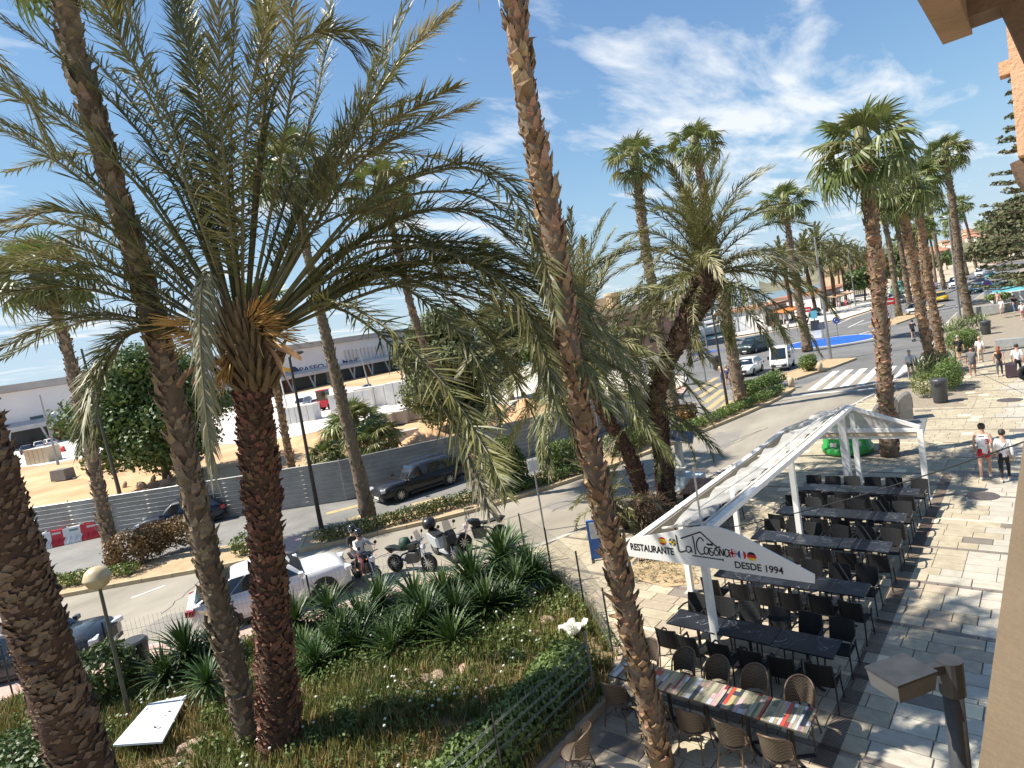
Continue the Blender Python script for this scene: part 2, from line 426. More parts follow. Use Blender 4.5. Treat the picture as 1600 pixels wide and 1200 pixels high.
# manhole covers and dark slabs on the paving
mm = mat('iron_cover', (.085, .075, .07), .6, sc=9, col2=(.14, .12, .11), bump=.4, bsc=60, metal=.3)
for k, (px, py, r, lab) in enumerate(((1535, 775, .42, 'round iron manhole cover on the paving near the walking couple'), (1578, 625, .5, 'round iron manhole cover on the paving beyond the walking couple'), (1090, 738, .5, 'round iron manhole cover in the road beside the solar post'))):
    p = G(px, py, 0 if k < 2 else ROADZ); o = MB().lathe([(r, 0), (r, .010), (r-.05, .012), (r-.06, .006), (0.3*r, .006), (.28*r, .012), (0, .012)], 24).build('manhole_cover', mm, None, loc=p+A([0, 0, .0])); tag(o, lab, 'manhole cover', 'manhole covers')
p = G(1517, 741); tag(MB().box((0, 0, .002), (1.15, .62, .014)).build('access_slab', m_tiled, None, loc=p), 'dark rectangular access slab set in the paving beside the man in red shorts', 'slab')
p = G(1590, 823); tag(MB().box((0, 0, .002), (.7, .3, .014)).build('access_slab', m_tiled, None, loc=p), 'small dark slab in the paving by the beige wall edge', 'slab')

# ---- medians
def median(name, line, w, m_top, label):
    a, b2 = strip_poly(line, 0, w)
    o = sheet(name, [tuple(p) for p in a]+[tuple(p) for p in b2[::-1]], .03, m_top)
    kb = MB()
    for poly in (a, b2):
        for p, q in zip(poly, poly[1:]):
            L = np.linalg.norm(q-p); n = max(1, int(L/.9)); t = (q-p)/L
            for j in range(n):
                c = p+(q-p)*(j+.5)/n
                kb.box((c[0], c[1], -.02), (L/n-.02, .17, .16+U(-.01, .01)), rz=math.atan2(t[1], t[0])+U(-.01, .01))
    for p, q in ((a[0], b2[0]), (a[-1], b2[-1])):
        c = (p+q)/2; t = q-p; kb.box((c[0], c[1], -.02), (np.linalg.norm(t), .17, .16), rz=math.atan2(t[1], t[0]))
    kb.build('kerb', m_kerb, o)
    return o
MED1 = [G(*p) for p in ((-60, 958), (83, 932), (200, 910), (323, 888), (395, 874))]
MED2 = bez([G(*p) for p in ((467, 860), (590, 832), (727, 800), (850, 763), (953, 728), (1087, 677), (1200, 630), (1240, 607))], 22)
MED1 = bez(MED1, 12)
median('median_strip', MED1, 2.6, m_soil, '')
median('median_strip', MED2, 2.4, m_soil, '')
median('traffic_island', [G(1243, 592), G(1300, 574), G(1337, 560)], 2.6, m_soil, '')
isl2 = [G(1400, 506), G(1440, 492), G(1475, 476)]
median('traffic_island', isl2, 3.0, m_soil, '')
# pink crossing between the medians
pk = [MED1[-1][:2], MED2[0][:2]]
sheet('crossing_paving', [MED1[-1][:2]+A([.1, .1]), MED2[0][:2]-A([.1, .1]), MED2[0][:2]+A([-1.9, 1.6]), MED1[-1][:2]+A([-1.8, 1.8])], ROADZ+.03, m_pink)
# ---- painted markings
def stripe(p, q, w, m=m_paint, z=ROADZ+.012, name='road_marking', parent=None):
    e0, e1 = strip_poly([p, q], -w/2, w/2)
    b = MB(); b.add([(*e0[0], z), (*e0[1], z), (*e1[1], z), (*e1[0], z)], [(3, 2, 1, 0)] if True else [])
    o = b.build(name, m, parent or road); return o
for i in range(6):
    x = -12.6+i*.92
    stripe((x, 43.2+.25*i), (x-.35, 51.2+.1*i), .5, name='crossing_stripe')
stripe((-13.3, 41.5), (-8.6, 42.6), .3, name='stop_line')
for i in range(5):
    a = G(1085+i*7, 612+i*9.5, ROADZ); b2 = G(1120+i*5, 590+i*9.0, ROADZ)
    stripe(a, b2, .5, m_yel, name='yellow_crossing_stripe')
for (p, q) in (((1378, 512), (1340, 523)), ((1350, 500), (1325, 512)), ((1395, 494), (1340, 508)), ((1470, 482), (1492, 478)), ((1490, 482), (1500, 474)), ((1330, 497), (1310, 506))):
    stripe(G(*p, ROADZ), G(*q, ROADZ), .22, name='lane_line')
for (p, q) in (((510, 803), (560, 790)), ((545, 813), (575, 803)), ((640, 790), (690, 778)), ((10, 905), (70, 890)), ((90, 905), (110, 912))):
    stripe(G(*p, ROADZ), G(*q, ROADZ), .5, m_yel, name='worn_yellow_mark')
stripe(G(205, 935, ROADZ), G(258, 915, ROADZ), .14, name='lane_line')
stripe(G(600, 905, ROADZ), G(660, 885, ROADZ), .12, name='parking_line')
# ---- blue roundabout
RB = tuple(G(1296, 532)[:2])
b = MB(); b.lathe([(4.5, -.02), (4.5, .03), (4.3, .05), (0.05, .06)], 72); b.build('roundabout_island', m_blue, None, loc=(RB[0], RB[1], ROADZ), kind='structure')
b = MB(); b.lathe([(4.55, 0), (4.55, .012), (4.95, .012), (4.95, 0)], 72); b.build('roundabout_ring', m_paint, None, loc=(RB[0], RB[1], ROADZ), kind='structure')
p = G(1085, 553); sheet('blue_paint_patch', [G(1078, 556, ROADZ), G(1100, 553, ROADZ), G(1135, 545, ROADZ), G(1090, 551, ROADZ)], ROADZ+.02, m_blue)
# ---- far pavement on the left of the avenue
sheet('far_pavement', [(-23.3, 38), (-22.3, 43.5), (-26.5, 54), (-35.5, 60.5), (-50, 70), (-48, 90), (-38, 97), (-25, 106), (-22, 135), (-20.6, 200), (-40, 200), (-60, 120), (-80, 60), (-32, 40)], 0.0, mat('pale_pavement', (.50, .45, .38), .9, sc=1, col2=(.58, .54, .47), bump=.15))
sheet('pink_pavement', [(-23.2, 37.5), (-21.9, 43), (-23.6, 48), (-26, 48.2), (-25.5, 38)], .012, m_pink)
# ---- garden bed soil and construction ground
m_gard = mat('garden_soil', (.12, .085, .05), .98, sc=1.4, col2=(.22, .16, .085), bump=.8, bsc=8)
def garden_z(x, y): return .10+.22*math.exp(-((x+11)**2+(y-7)**2)/18)+.05*math.sin(x*1.7)*math.cos(y*1.3)
bm = bmesh.new()
N_ = 48
gv = {}
for i in range(N_):
    for k in range(N_):
        x, y = -21+15*i/(N_-1), -4+18*k/(N_-1)
        if inside((x, y), GARD): gv[i, k] = bm.verts.new((x, y, garden_z(x, y)))
for (i, k) in list(gv):
    if all(q in gv for q in ((i+1, k), (i+1, k+1), (i, k+1))): bm.faces.new((gv[i, k], gv[i+1, k], gv[i+1, k+1], gv[i, k+1]))
me = bpy.data.meshes.new('garden_bed'); bm.to_mesh(me); bm.free(); me.materials.append(m_gard)
link('garden_bed', me, None, kind='structure')
sheet('garden_soil_sheet', GARD, -.005, m_gard)
gk = MB()
for p, q in zip(GARD[:8], GARD[1:9]):
    p, q = A(p), A(q); L = np.linalg.norm(q-p); n = max(1, int(L/1.0)); t = (q-p)/L
    for j in range(n):
        c = p+(q-p)*(j+.5)/n; gk.box((c[0], c[1], .03), (L/n-.012, .16, .22+U(-.02, .02)), rz=math.atan2(t[1], t[0])+U(-.015, .015))
gk.build('garden_kerb', mat('stone_kerb', (.33, .25, .17), .9, sc=4, col2=(.42, .34, .25), bump=.4, bsc=14), None, kind='structure')
# pink sidewalk between garden and lane
sheet('pink_sidewalk', [(-20.2, 5.3), (-17.2, 8.5), (-15.2, 11.9), (-13.9, 14.2), (-13.2, 13.6), (-13.8, 12.2), (-15.2, 9.6), (-16.6, 7.0), (-18.2, 4.9), (-20.5, 2.2), (-25, -2), (-26, 0), (-24.4, 1.9)], .004, m_pink)
# ================================================================== vegetation
m_date = mat('date_leaflet', (.095, .108, .030), .50, sc=1.4, col2=(.215, .205, .072), rand=.28, trans=.24, spec=.5)
m_dated = mat('pale_leaflet', (.24, .22, .12), .6, sc=1.6, col2=(.36, .33, .21), rand=.15, trans=.2)
m_rach = mat('frond_rachis', (.095, .09, .032), .5, sc=3, col2=(.17, .145, .06))
m_fan = mat('fan_leaf', (.08, .125, .030), .45, sc=2, col2=(.19, .215, .065), rand=.25, trans=.22, spec=.5)
m_fan2 = mat('fan_leaf_pale', (.13, .15, .05), .5, sc=2, col2=(.24, .23, .10), rand=.2, trans=.25)
m_fand = mat('dead_fan', (.17, .105, .05), .8, sc=3, col2=(.28, .19, .10), rand=.2, trans=.1)
m_trw = mat('fan_trunk', (.115, .082, .055), .95, sc=5, col2=(.19, .145, .10), bump=.8, bsc=16, stretch=(1, 1, .5))
m_boot = mat('leaf_base', (.19, .105, .055), .85, sc=7, col2=(.34, .225, .135), rand=.35, bump=.4, bsc=30, stretch=(1, 1, .3))
m_bootr = mat('leaf_base_red', (.10, .045, .026), .85, sc=7, col2=(.22, .115, .07), rand=.4, bump=.4, bsc=30)
m_bootg = mat('leaf_base_grey', (.17, .125, .08), .9, sc=7, col2=(.30, .235, .16), rand=.35, bump=.4, bsc=30)
m_trd = mat('date_trunk', (.055, .03, .018), .95, sc=6, col2=(.105, .06, .035), bump=.9, bsc=22)
m_flower = mat('palm_flower', (.40, .22, .055), .8, sc=8, col2=(.52, .32, .10), bump=.5, bsc=40)
m_spathe = mat('spathe', (.24, .12, .055), .6, sc=4, col2=(.40, .24, .12))

def feather(path, n_side, leaf, width, mats, up=(0, 0, 1), droop=.35, seed=0, r0=.045, vee=.55, start=.14, dead_tip=False, simple=False, fold=0.0):
    """a pinnate frond along a 3-D path: tapered rachis and two rows of blades"""
    rn = random.Random(seed); P = bez(path, 18 if not simple else 9); n = len(P); b = MB()
    T = [P[min(i+1, n-1)]-P[max(i-1, 0)] for i in range(n)]; T = [t/np.linalg.norm(t) for t in T]
    b.tube(P, [r0*(1-.9*(i/(n-1))**.8)+.004 for i in range(n)], 5 if not simple else 3, m=1)
    upv = A(up, float)
    for side in (-1, 1):
        for k in range(n_side):
            t = start+(1-start)*(k+rn.uniform(-.35, .35)+.5)/n_side; t = min(max(t, start), .995)
            u = t*(n-1); i = min(int(u), n-2); fr = u-i
            p = P[i]*(1-fr)+P[i+1]*fr; tg = T[i]*(1-fr)+T[i+1]*fr; tg /= np.linalg.norm(tg)
            s = np.cross(tg, upv); ln = np.linalg.norm(s)
            s = s/ln if ln > .05 else A([1, 0, 0.]); nn = np.cross(s, tg)
            tt = (t-start)/(1-start)
            be = lerp(1.12, .42, tt)*rn.uniform(.66, 1.3); v = vee*rn.uniform(-.5, 2.0)-fold
            d = tg*math.cos(be)+math.sin(be)*(side*s*math.cos(v)+nn*math.sin(v))
            l = leaf*(.42+.58*math.sin(PI*min(1, .12+.80*(tt**.8))))*rn.uniform(.82, 1.1)
            if tt > .9: l *= .75
            w = width*rn.uniform(.8, 1.15)
            wv = np.cross(d, nn); wv = wv/np.linalg.norm(wv); rr = rn.uniform(-.7, .7)
            wv = wv*math.cos(rr)+np.cross(d, wv)*math.sin(rr)
            g = A([0, 0, -1.])*droop*l
            q1 = p+d*l*.45+g*.12*rn.uniform(.4, 1.4); q2 = p+d*l+g*.85*rn.uniform(.2, 1.4)
            mi = 0
            if rn.random() < .09 or (dead_tip and tt > .72): mi = 2
            b.add([p-wv*w*.3, p+wv*w*.3, q1+wv*w*.5, q1-wv*w*.5, q2], [(0, 1, 2, 3), (3, 2, 4)], mi)
    return b.mesh('frond', mats)

def arc_path(L, a0, a1, n=7, sway=0.0, p=1.5):
    pts = [A([0, 0, 0.])]; 
    for i in range(1, n):
        t = i/(n-1); a = lerp(a0, a1, t**p)
        pts.append(pts[-1]+A([math.cos(a), sway*t, math.sin(a)])*L/(n-1))
    return pts
DMATS = [m_date, m_rach, m_dated]
def fan_mesh(seed, n=26, R=.88, pet=1.12, mat_=None, spread=2.2, droop=.35, simple=False):
    rn = random.Random(seed); b = MB()
    pp = [A([0, 0, 0.]), A([pet*.5, 0, .03]), A([pet, 0, -.02])]
    b.tube(pp, [.028, .02, .014], 4 if not simple else 3, m=1)
    c = A([pet, 0, -.02])
    if simple: n = 13
    ia = []; 
    for i in range(n+1):
        a = lerp(-spread, spread, i/n); rr = R*.48
        fold = .10*(1 if i % 2 else -1)*R*.5
        ia.append(c+A([rr*math.cos(a), rr*math.sin(a), fold*.5-.10*R*(abs(a)/spread)**2+.16*R*math.sin(abs(a))*.4]))
    vs = [c]+ia; fs = [(0, i+1, i+2) for i in range(n)]
    b.add(vs, fs, 0)
    for i in range(n):
        a = lerp(-spread, spread, (i+.5)/n); l = R*rn.uniform(.85, 1.12)*(1-.18*(abs(a)/spread)**2)
        m_ = (ia[i]+ia[i+1])/2; dr = -droop*R*rn.uniform(.3, 1.5)
        mid = c+A([l*.78*math.cos(a), l*.78*math.sin(a), dr*.35]); e = (ia[i+1]-ia[i])*.36
        tip = c+A([l*math.cos(a+rn.uniform(-.05, .05)), l*math.sin(a), dr])
        b.add([ia[i], ia[i+1], mid+e, mid-e, tip], [(0, 1, 2, 3), (3, 2, 4)], 0)
    return b.mesh('fan_leaf', [mat_ or m_fan, m_rach])

def basis(z, x=None):
    z = Vector(z).normalized(); x = Vector(x or (1, 0, 0)); x = (x-z*x.dot(z))
    if x.length < 1e-3: x = Vector((0, 1, 0))-z*z.y
    x.normalize(); y = z.cross(x); return x, y, z

def boot_mesh(seed, L, W, T, m):
    rn = random.Random(seed); b = MB()      # local: +Z up the trunk, +X outward; a ragged split leaf stub
    o = lambda s: rn.uniform(-s, s)
    k = rn.uniform(.7, 1.25); sp = rn.uniform(.05, .22); sk = o(.12)*W
    vs = [(-.05, -W*.52, -L*.55), (-.05, W*.52, -L*.55), (T*.55, W*.40+o(.02)+sk, -L*.02), (T*.55, -W*.40+o(.02)+sk, -L*.06),
          (T*k+o(.02), W*.26+o(.03)+sk, L*.42+o(.06)*L*4), (T*k*.8+o(.02), -W*.27+o(.03)+sk, L*.36+o(.06)*L*4), (T*.85, o(.02)+sk, L*(.42-sp)), (T*.15, sk, L*.05), (T*.78, sk, -L*.22)]
    fs = [(0, 1, 8), (1, 2, 8), (2, 3, 8), (3, 0, 8), (3, 2, 6), (2, 4, 6), (3, 6, 5), (4, 7, 6), (5, 6, 7), (2, 7, 4), (3, 5, 7), (1, 7, 2), (0, 3, 7)]
    b.add(vs, fs); return b.mesh('leaf_base', m)

def trunk(root, path, r_base, r_top, m, boots=None, seed=1, flare=1.25, nseg=26, ns=12, rough=.06, pw=1.0):
    """path in local coordinates of root; boots = (row, per_row, L, W, T, material, n_objects, start_t, end_t)"""
    rn = random.Random(seed); P = bez(path, nseg); b = MB()
    rad = []
    for i in range(nseg):
        t = i/(nseg-1); r = lerp(r_base, r_top, t**pw)*(1+(flare-1)*math.exp(-t*14))*(1+rn.uniform(-rough, rough)); rad.append(r)
    b.tube(P, rad, ns)
    for i in range(len(b.v)): b.v[i] = tuple(A(b.v[i])+A([rn.uniform(-1, 1), rn.uniform(-1, 1), 0])*r_base*rough)
    tr = b.build('trunk', m, root, smooth=True)
    if boots:
        row, per, L, W, T, bm_, nobj, t0, t1 = boots
        ms = [boot_mesh(seed*7+i, L, W, T, bm_) for i in range(5)]
        segs = [np.linalg.norm(P[i+1]-P[i]) for i in range(nseg-1)]; tot = sum(segs); cum = np.concatenate([[0], np.cumsum(segs)])
        s = tot*t0; items = []; k = 0
        while s < tot*t1:
            i = min(int(np.searchsorted(cum, s, 'right'))-1, nseg-2); fr = (s-cum[i])/segs[i]
            p = P[i]*(1-fr)+P[i+1]*fr; tg = P[i+1]-P[i]; r = rad[i]*(1-fr)+rad[i+1]*fr
            x, y, z = basis(tg)
            for j in range(per):
                a = 2*PI*(j+.5*(k % 2)+rn.uniform(-.12, .12))/per
                d = x*math.cos(a)+y*math.sin(a); sd_ = z.cross(d)
                sc = rn.uniform(.5, 1.45)*(.85+.3*math.sin(s*2.1+a*2)*math.sin(s*.9+seed)); tl = rn.uniform(-.25, .5)+(.6 if rn.random() < .12 else 0)
                if rn.random() < .05: continue
                zz_ = (z*math.cos(tl)+d*math.sin(tl)); dd = (d*math.cos(tl)-z*math.sin(tl))
                M = Matrix(((dd.x*sc, sd_.x*sc, zz_.x*sc, 0), (dd.y*sc, sd_.y*sc, zz_.y*sc, 0), (dd.z*sc, sd_.z*sc, zz_.z*sc, 0), (0, 0, 0, 1)))
                M.translation = Vector(p)+d*(r*.93)+z*rn.uniform(-.3, .3)*row
                wp = A(root.location)+A(M.translation); view = wp-CAMP
                facing = -float(np.dot(A(d), view/np.linalg.norm(view)))
                items.append((np.linalg.norm(view)-facing*6, M, rn.randrange(5)))
            s += row*rn.uniform(.9, 1.1); k += 1
        items.sort(key=lambda q: q[0])
        for _, M, v in items[:nobj]: link('leaf_base', ms[v], tr, mw=M)
        if len(items) > nobj:
            bb = MB()
            for _, M, v in items[nobj:]:
                me = ms[v]; bb.add([M @ q.co for q in me.vertices], [tuple(f.vertices) for f in me.polygons])
            bb.build('leaf_base_field', bm_, tr if nobj else root, kind='stuff')
    return tr, P

FANV = [fan_mesh(s, droop=dr) for s, dr in ((1, .22), (2, .45), (3, .7), (4, 1.0))]
FANP = [fan_mesh(s, mat_=m_fan2, droop=.5) for s in (5, 6)]
FAND = [fan_mesh(s, n=16, mat_=m_fand, spread=1.5, droop=.9) for s in (7, 8)]
SFAN = [fan_mesh(s, droop=dr, simple=True) for s, dr in ((1, .25), (2, .6))]
SFAND = [fan_mesh(s, mat_=m_fand, spread=1.3, droop=.9, simple=True) for s in (7,)]
def fan_crown(root, top, R, seed, n=34, dead=14, low=-45, far=False):
    rn = random.Random(seed); b = MB()
    b.lathe([(.05, -.55*R*.5), (.17*R, -.3*R), (.2*R, 0), (.12*R, .25*R), (.02, .5*R)], 8)
    crown = b.build('crown', m_fan2, root, loc=top, smooth=True)
    for i in range(n+dead):
        if i < n:
            t = (i+.5)/n; el = math.degrees(math.asin(lerp(.985, math.sin(R_(low)), t)))+rn.uniform(-9, 9); sc = R/1.85*lerp(.8, 1.0, min(1, t*2))*rn.uniform(.88, 1.12)
            V = SFAN if far else (FANP if rn.random() < .3 else FANV)
            me = V[min(len(V)-1, int(t*len(V)*.999))]
        else:
            el = rn.uniform(-86, -55); sc = R/1.9*rn.uniform(.45, .75); me = rn.choice(SFAND if far else FAND)
        az = i*2.39996+rn.uniform(-.25, .25)
        rot = Matrix.Rotation(az, 4, 'Z') @ Matrix.Rotation(-R_(el), 4, 'Y') @ Matrix.Rotation(rn.uniform(-.5, .5), 4, 'X')
        link('dead_leaf' if i >= n else 'fan_leaf', me, crown, mw=rot @ Matrix.Scale(sc, 4))
    return crown
def fan_palm(label, basep, mids, top, R, r, seed, boots=None, far=False, n=34, dead=14, zb=0.0, dlean=0.0, grp='fan palms along the street', low=-45, tm=None, rb=None):
    base = G(*basep, zb); d0 = depth_of(base)
    root = thing('fan_palm', label, 'palm tree', base, 0, grp)
    pts = [base]
    for k, (x, y) in enumerate(mids+[top]):
        # depth falls slightly with height because the camera looks down a little
        fr = (k+1)/(len(mids)+1); q = D(x, y, d0); zc = q[2]; q = D(x, y, d0-.0915*zc+dlean*fr); pts.append(q)
    loc = [p-base for p in pts]
    trunk(root, loc, rb or r*1.15, r, tm or m_trw, boots, seed, ns=8 if far else 12, nseg=14 if far else 30)
    fan_crown(root, loc[-1], R, seed, n, dead, low, far)
    return root
bw = lambda nobj, row=.20, per=8, L=.34, W=.26, T=.10, t0=.02, t1=.99, m=None: (row, per, L, W, T, m or m_boot, nobj, t0, t1)
fan_palm('tall fan palm with bare scaly trunk rising past the restaurant sign', (1035, 1195), [(960, 870), (900, 600), (858, 330), (818, 120)], (768, -330), 2.2, .145, 11, bw(290, .135, 8, .26, .155, .075), n=22, dead=4, rb=.165)
fan_palm('leaning fan palm with ragged trunk just left behind the large date palm', (398, 1178), [(335, 920), (250, 540), (160, 230), (112, 60)], (88, -110), 1.5, .16, 12, bw(290, .14, 8, .26, .18, .075, m=m_bootg), n=14, dead=4, rb=.22)
fan_palm('slim fan palm in the median in front of the white barriers at far left', (180, 886), [(130, 650), (98, 520)], (66, 432), 2.3, .17, 13, bw(0, .24, 8, .34, .22, .08, m=m_bootg), n=30, dead=12, rb=.27)
fan_palm('tall grey fan palm in the median beside the black estate car', (577, 808), [(530, 610), (492, 450)], (452, 262), 2.3, .15, 14, bw(0, .24, 8, .3, .19, .07, m=m_bootg), n=30, dead=26, rb=.30)
fan_palm('thin dark fan palm in the median next to the rounded cypress bush', (768, 762), [(720, 660), (655, 520), (622, 390)], (597, 292), 2.0, .15, 15, bw(0, .3, 6, .3, .2, .07), n=26, dead=14, rb=.2)
fan_palm('fan palm in the median beside the thin brown lamp post', (1158, 628), [(1132, 480), (1108, 350)], (1086, 226), 2.0, .24, 16, bw(0, .3, 7, .4, .3, .1, m=m_bootg), n=24, dead=10, rb=.36)
fan_palm('fan palm behind the hooked date palm beyond the fence end', (1056, 655), [(1035, 540), (1008, 380)], (992, 250), 2.0, .24, 17, bw(0, .3, 7, .4, .3, .1, m=m_bootg), n=24, dead=10, rb=.33)
fan_palm('fan palm with round clipped bush at its foot near the roundabout', (1262, 548), [(1242, 430)], (1226, 318), 2.8, .22, 18, bw(0, .4, 7, .45, .35, .12, m=m_bootg), n=28, dead=8, rb=.45, far=False)
fan_palm('tall full-crowned fan palm in the square tree pit behind the white tent', (1390, 711), [(1381, 570), (1372, 440), (1360, 330)], (1347, 232), 2.1, .21, 19, bw(120, .19, 8, .28, .22, .08), n=32, dead=10, rb=.27)
fan_palm('fan palm standing in the planter behind the grey litter bin', (1458, 586), [(1440, 490), (1422, 390)], (1405, 300), 2.0, .23, 20, bw(0, .25, 8, .36, .3, .1), n=38, dead=10, rb=.26)
fan_palm('fan palm just behind its twin in the planter with spiky leaves', (1473, 562), [(1458, 480), (1444, 390)], (1430, 285), 2.1, .23, 21, bw(0, .25, 8, .36, .3, .1), n=38, dead=10, rb=.26)
fan_palm('fan palm rising from the second planter with the dark bin behind', (1515, 497), [(1500, 420), (1490, 330)], (1476, 240), 2.6, .25, 22, bw(0, .35, 8, .45, .35, .12, m=m_bootg), n=34, dead=10, rb=.42)
for k, (bp, md, tp, R, lab) in enumerate((
    ((1405, 494), (1392, 400), (1378, 320), 3.0, 'slim fan palm on the sandy island behind the red no-entry sign'),
    ((1424, 487), (1410, 400), (1398, 330), 3.0, 'slim fan palm on the sandy island beside the silver car'),
    ((1476, 452), (1462, 380), (1452, 318), 3.4, 'distant fan palm left of the pale lamp post on the avenue'),
    ((1527, 425), (1515, 370), (1502, 320), 3.8, 'distant fan palm on the avenue behind the parked vans'),
    ((1512, 430), (1500, 380), (1488, 338), 3.6, 'smaller distant fan palm crowded behind the avenue traffic'),
    ((1447, 470), (1440, 410), (1432, 355), 3.2, 'far fan palm half hidden between the two planter palms'))):
    fan_palm(lab, bp, [md], tp, R, .26, 30+k, bw(0, .5, 7, .5, .4, .12, m=m_bootg), far=True, n=26, dead=8, rb=.36)

# ---------------------------------------------------------------- date palms
def date_crown(root, top, L, seed, n=42, leafn=46, leaf=.42, far=False, low=-38, hi=82, width=.034, up=0.0):
    rn = random.Random(seed); key = (leafn, leaf, L, far)
    var = []
    for v, (a0, a1, p) in enumerate(((1.35, .75, 1.6), (1.15, .15, 1.6), (.85, -.55, 1.5), (.5, -.95, 1.4), (.1, -1.25, 1.2), (-.35, -1.35, 1.0))):
        var.append(feather(arc_path(L, 0, a1-a0, 7, rn.uniform(-.12, .12), p), leafn, leaf, width, DMATS, seed=seed*10+v, r0=.035 if not far else .05, dead_tip=(v == 3), simple=far, droop=.25+.12*v))
    b = MB(); b.lathe([(.16, -.5), (.30, -.2), (.28, .1), (.12, .5), (.02, .8)], 9)
    cr = b.build('crown', m_trd, root, loc=top, smooth=True)
    for i in range(n):
        t = (i+.5)/n; v = min(5, int(t*6)); el = min(1.5, (1.35, 1.15, .85, .5, .1, -.35)[v]+up*(1-v*.08)+rn.uniform(-.16, .16))
        az = i*2.39996+rn.uniform(-.3, .3)
        M = Matrix.Rotation(az, 4, 'Z') @ Matrix.Rotation(-el, 4, 'Y') @ Matrix.Rotation(rn.uniform(-.5, .5), 4, 'X') @ Matrix.Scale(rn.uniform(.82, 1.08), 4)
        link('frond', var[v], cr, mw=M)
    return cr
def date_palm(label, base, path, L, rb, rt, seed, boots=None, n=42, leafn=46, leaf=.42, far=False, grp='feathery date palms', width=.034, up=0.0, pw=1.0):
    root = thing('date_palm', label, 'palm tree', base, 0, grp)
    loc = [A(p)-A(base) for p in path]
    trunk(root, loc, rb, rt, m_trd, boots, seed, ns=8 if far else 12, nseg=10 if far else 24, rough=.1, flare=1.15, pw=pw)
    date_crown(root, loc[-1], L, seed, n, leafn, leaf, far, width=width, up=up)
    return root
def chain(basep, mids, dl=0.0, zb=0.0):
    base = G(*basep, zb); d0 = depth_of(base); pts = [base]
    for k, (x, y) in enumerate(mids):
        q = D(x, y, d0); q = D(x, y, d0-.0915*q[2]+dl*(k+1)/len(mids)); pts.append(q)
    return pts
bt = lambda nobj, row=.11, per=12, L=.2, W=.17, T=.085, m=None: (row, per, L, W, T, m or m_bootr, nobj, .01, .99)
# cluster beside the tent
pa = chain((1012, 800), [(985, 715), (945, 645), (912, 560)], .4)
date_palm('leaning date palm of the clump beside the tent, its crown behind the fan palm trunk', pa[0], pa, 5.4, .22, .24, 41, bt(60, .13, 10, .2, .16, .08), n=60, leafn=78, leaf=.56, width=.038, up=.2)
pb = chain((1046, 792), [(1033, 690), (1028, 610), (1060, 530), (1095, 462), (1103, 435)], 0)
hook = date_palm('hooked date palm with swollen shaggy head above the solar post', pb[0], pb, 4.4, .25, .62, 42, bt(200, .11, 14, .24, .20, .11, m=mat('leaf_base_dark', (.085, .05, .03), .9, sc=7, col2=(.20, .135, .085), rand=.35, bump=.4, bsc=30)), n=62, leafn=74, leaf=.55, width=.038, up=.28, pw=3.5)
pc = chain((1036, 786), [(1030, 700), (1024, 650)], .5)
date_palm('short date palm stem of the clump with a low drooping crown', pc[0], pc, 3.0, .2, .22, 43, bt(40, .13, 10, .2, .18, .08), n=26, leafn=50, leaf=.42, width=.03)
pd = chain((985, 822), [(962, 800), (950, 790)], -.3)
date_palm('low date palm sucker spreading over the road edge at the clump foot', pd[0], pd, 2.1, .2, .22, 44, None, n=16, leafn=36, leaf=.36)
# far feather palms lining the left pavement of the avenue
for k, (bp, tp, lab) in enumerate((((1276, 492), (1254, 398), 'first date palm of the far row by the restaurant terraces'), ((1292, 487), (1277, 385), 'second date palm of the far row, behind the pale lamp post'),
    ((1322, 470), (1311, 392), 'third date palm of the far row, its crown clear against the sky'), ((1337, 463), (1325, 398), 'fourth date palm of the far row, in front of the brown roof'), ((1347, 455), (1337, 402), 'fifth date palm of the far row, near the clipped tree'),
    ((1360, 450), (1350, 405), 'last date palm of the far row, beside the big trunk'), ((1305, 480), (1296, 405), 'short date palm between the trees of the far row'), ((1240, 500), (1222, 408), 'date palm of the far row behind the hanging fronds'))):
    ps = chain(bp, [((bp[0]+tp[0])/2+1, (bp[1]+tp[1])/2), tp])
    date_palm(lab, ps[0], ps, 4.8, .34, .36, 50+k, None, n=34, leafn=26, leaf=.8, far=True, width=.17)

XP = []
for k, (bp, tp) in enumerate((((1266, 484), (1258, 402)), ((1284, 476), (1280, 400)), ((1330, 450), (1326, 404)), ((1356, 444), (1352, 402)), ((1368, 446), (1362, 398)), ((1386, 442), (1378, 398)), ((1312, 458), (1306, 402)))):
    ps = chain(bp, [((bp[0]+tp[0])/2+1, (bp[1]+tp[1])/2), tp]); XP.append(date_palm('x', ps[0], ps, 4.6, .32, .34, 80+k, None, n=28, leafn=22, leaf=.8, far=True, width=.2))
relabel(XP, 'small date palms behind the far row')
XP = []
for k, (bp, tp) in enumerate((((1440, 448), (1428, 372)), ((1462, 442), (1452, 362)), ((1494, 432), (1486, 358)), ((1541, 416), (1533, 352)), ((1555, 412), (1548, 356)), ((1415, 455), (1406, 378)))):
    XP.append(fan_palm('x', bp, [((bp[0]+tp[0])/2+1, (bp[1]+tp[1])/2)], tp, 2.9, .24, 95+k, None, far=True, n=24, dead=6, rb=.34))
relabel(XP, 'tiny distant fan palms down the avenue')
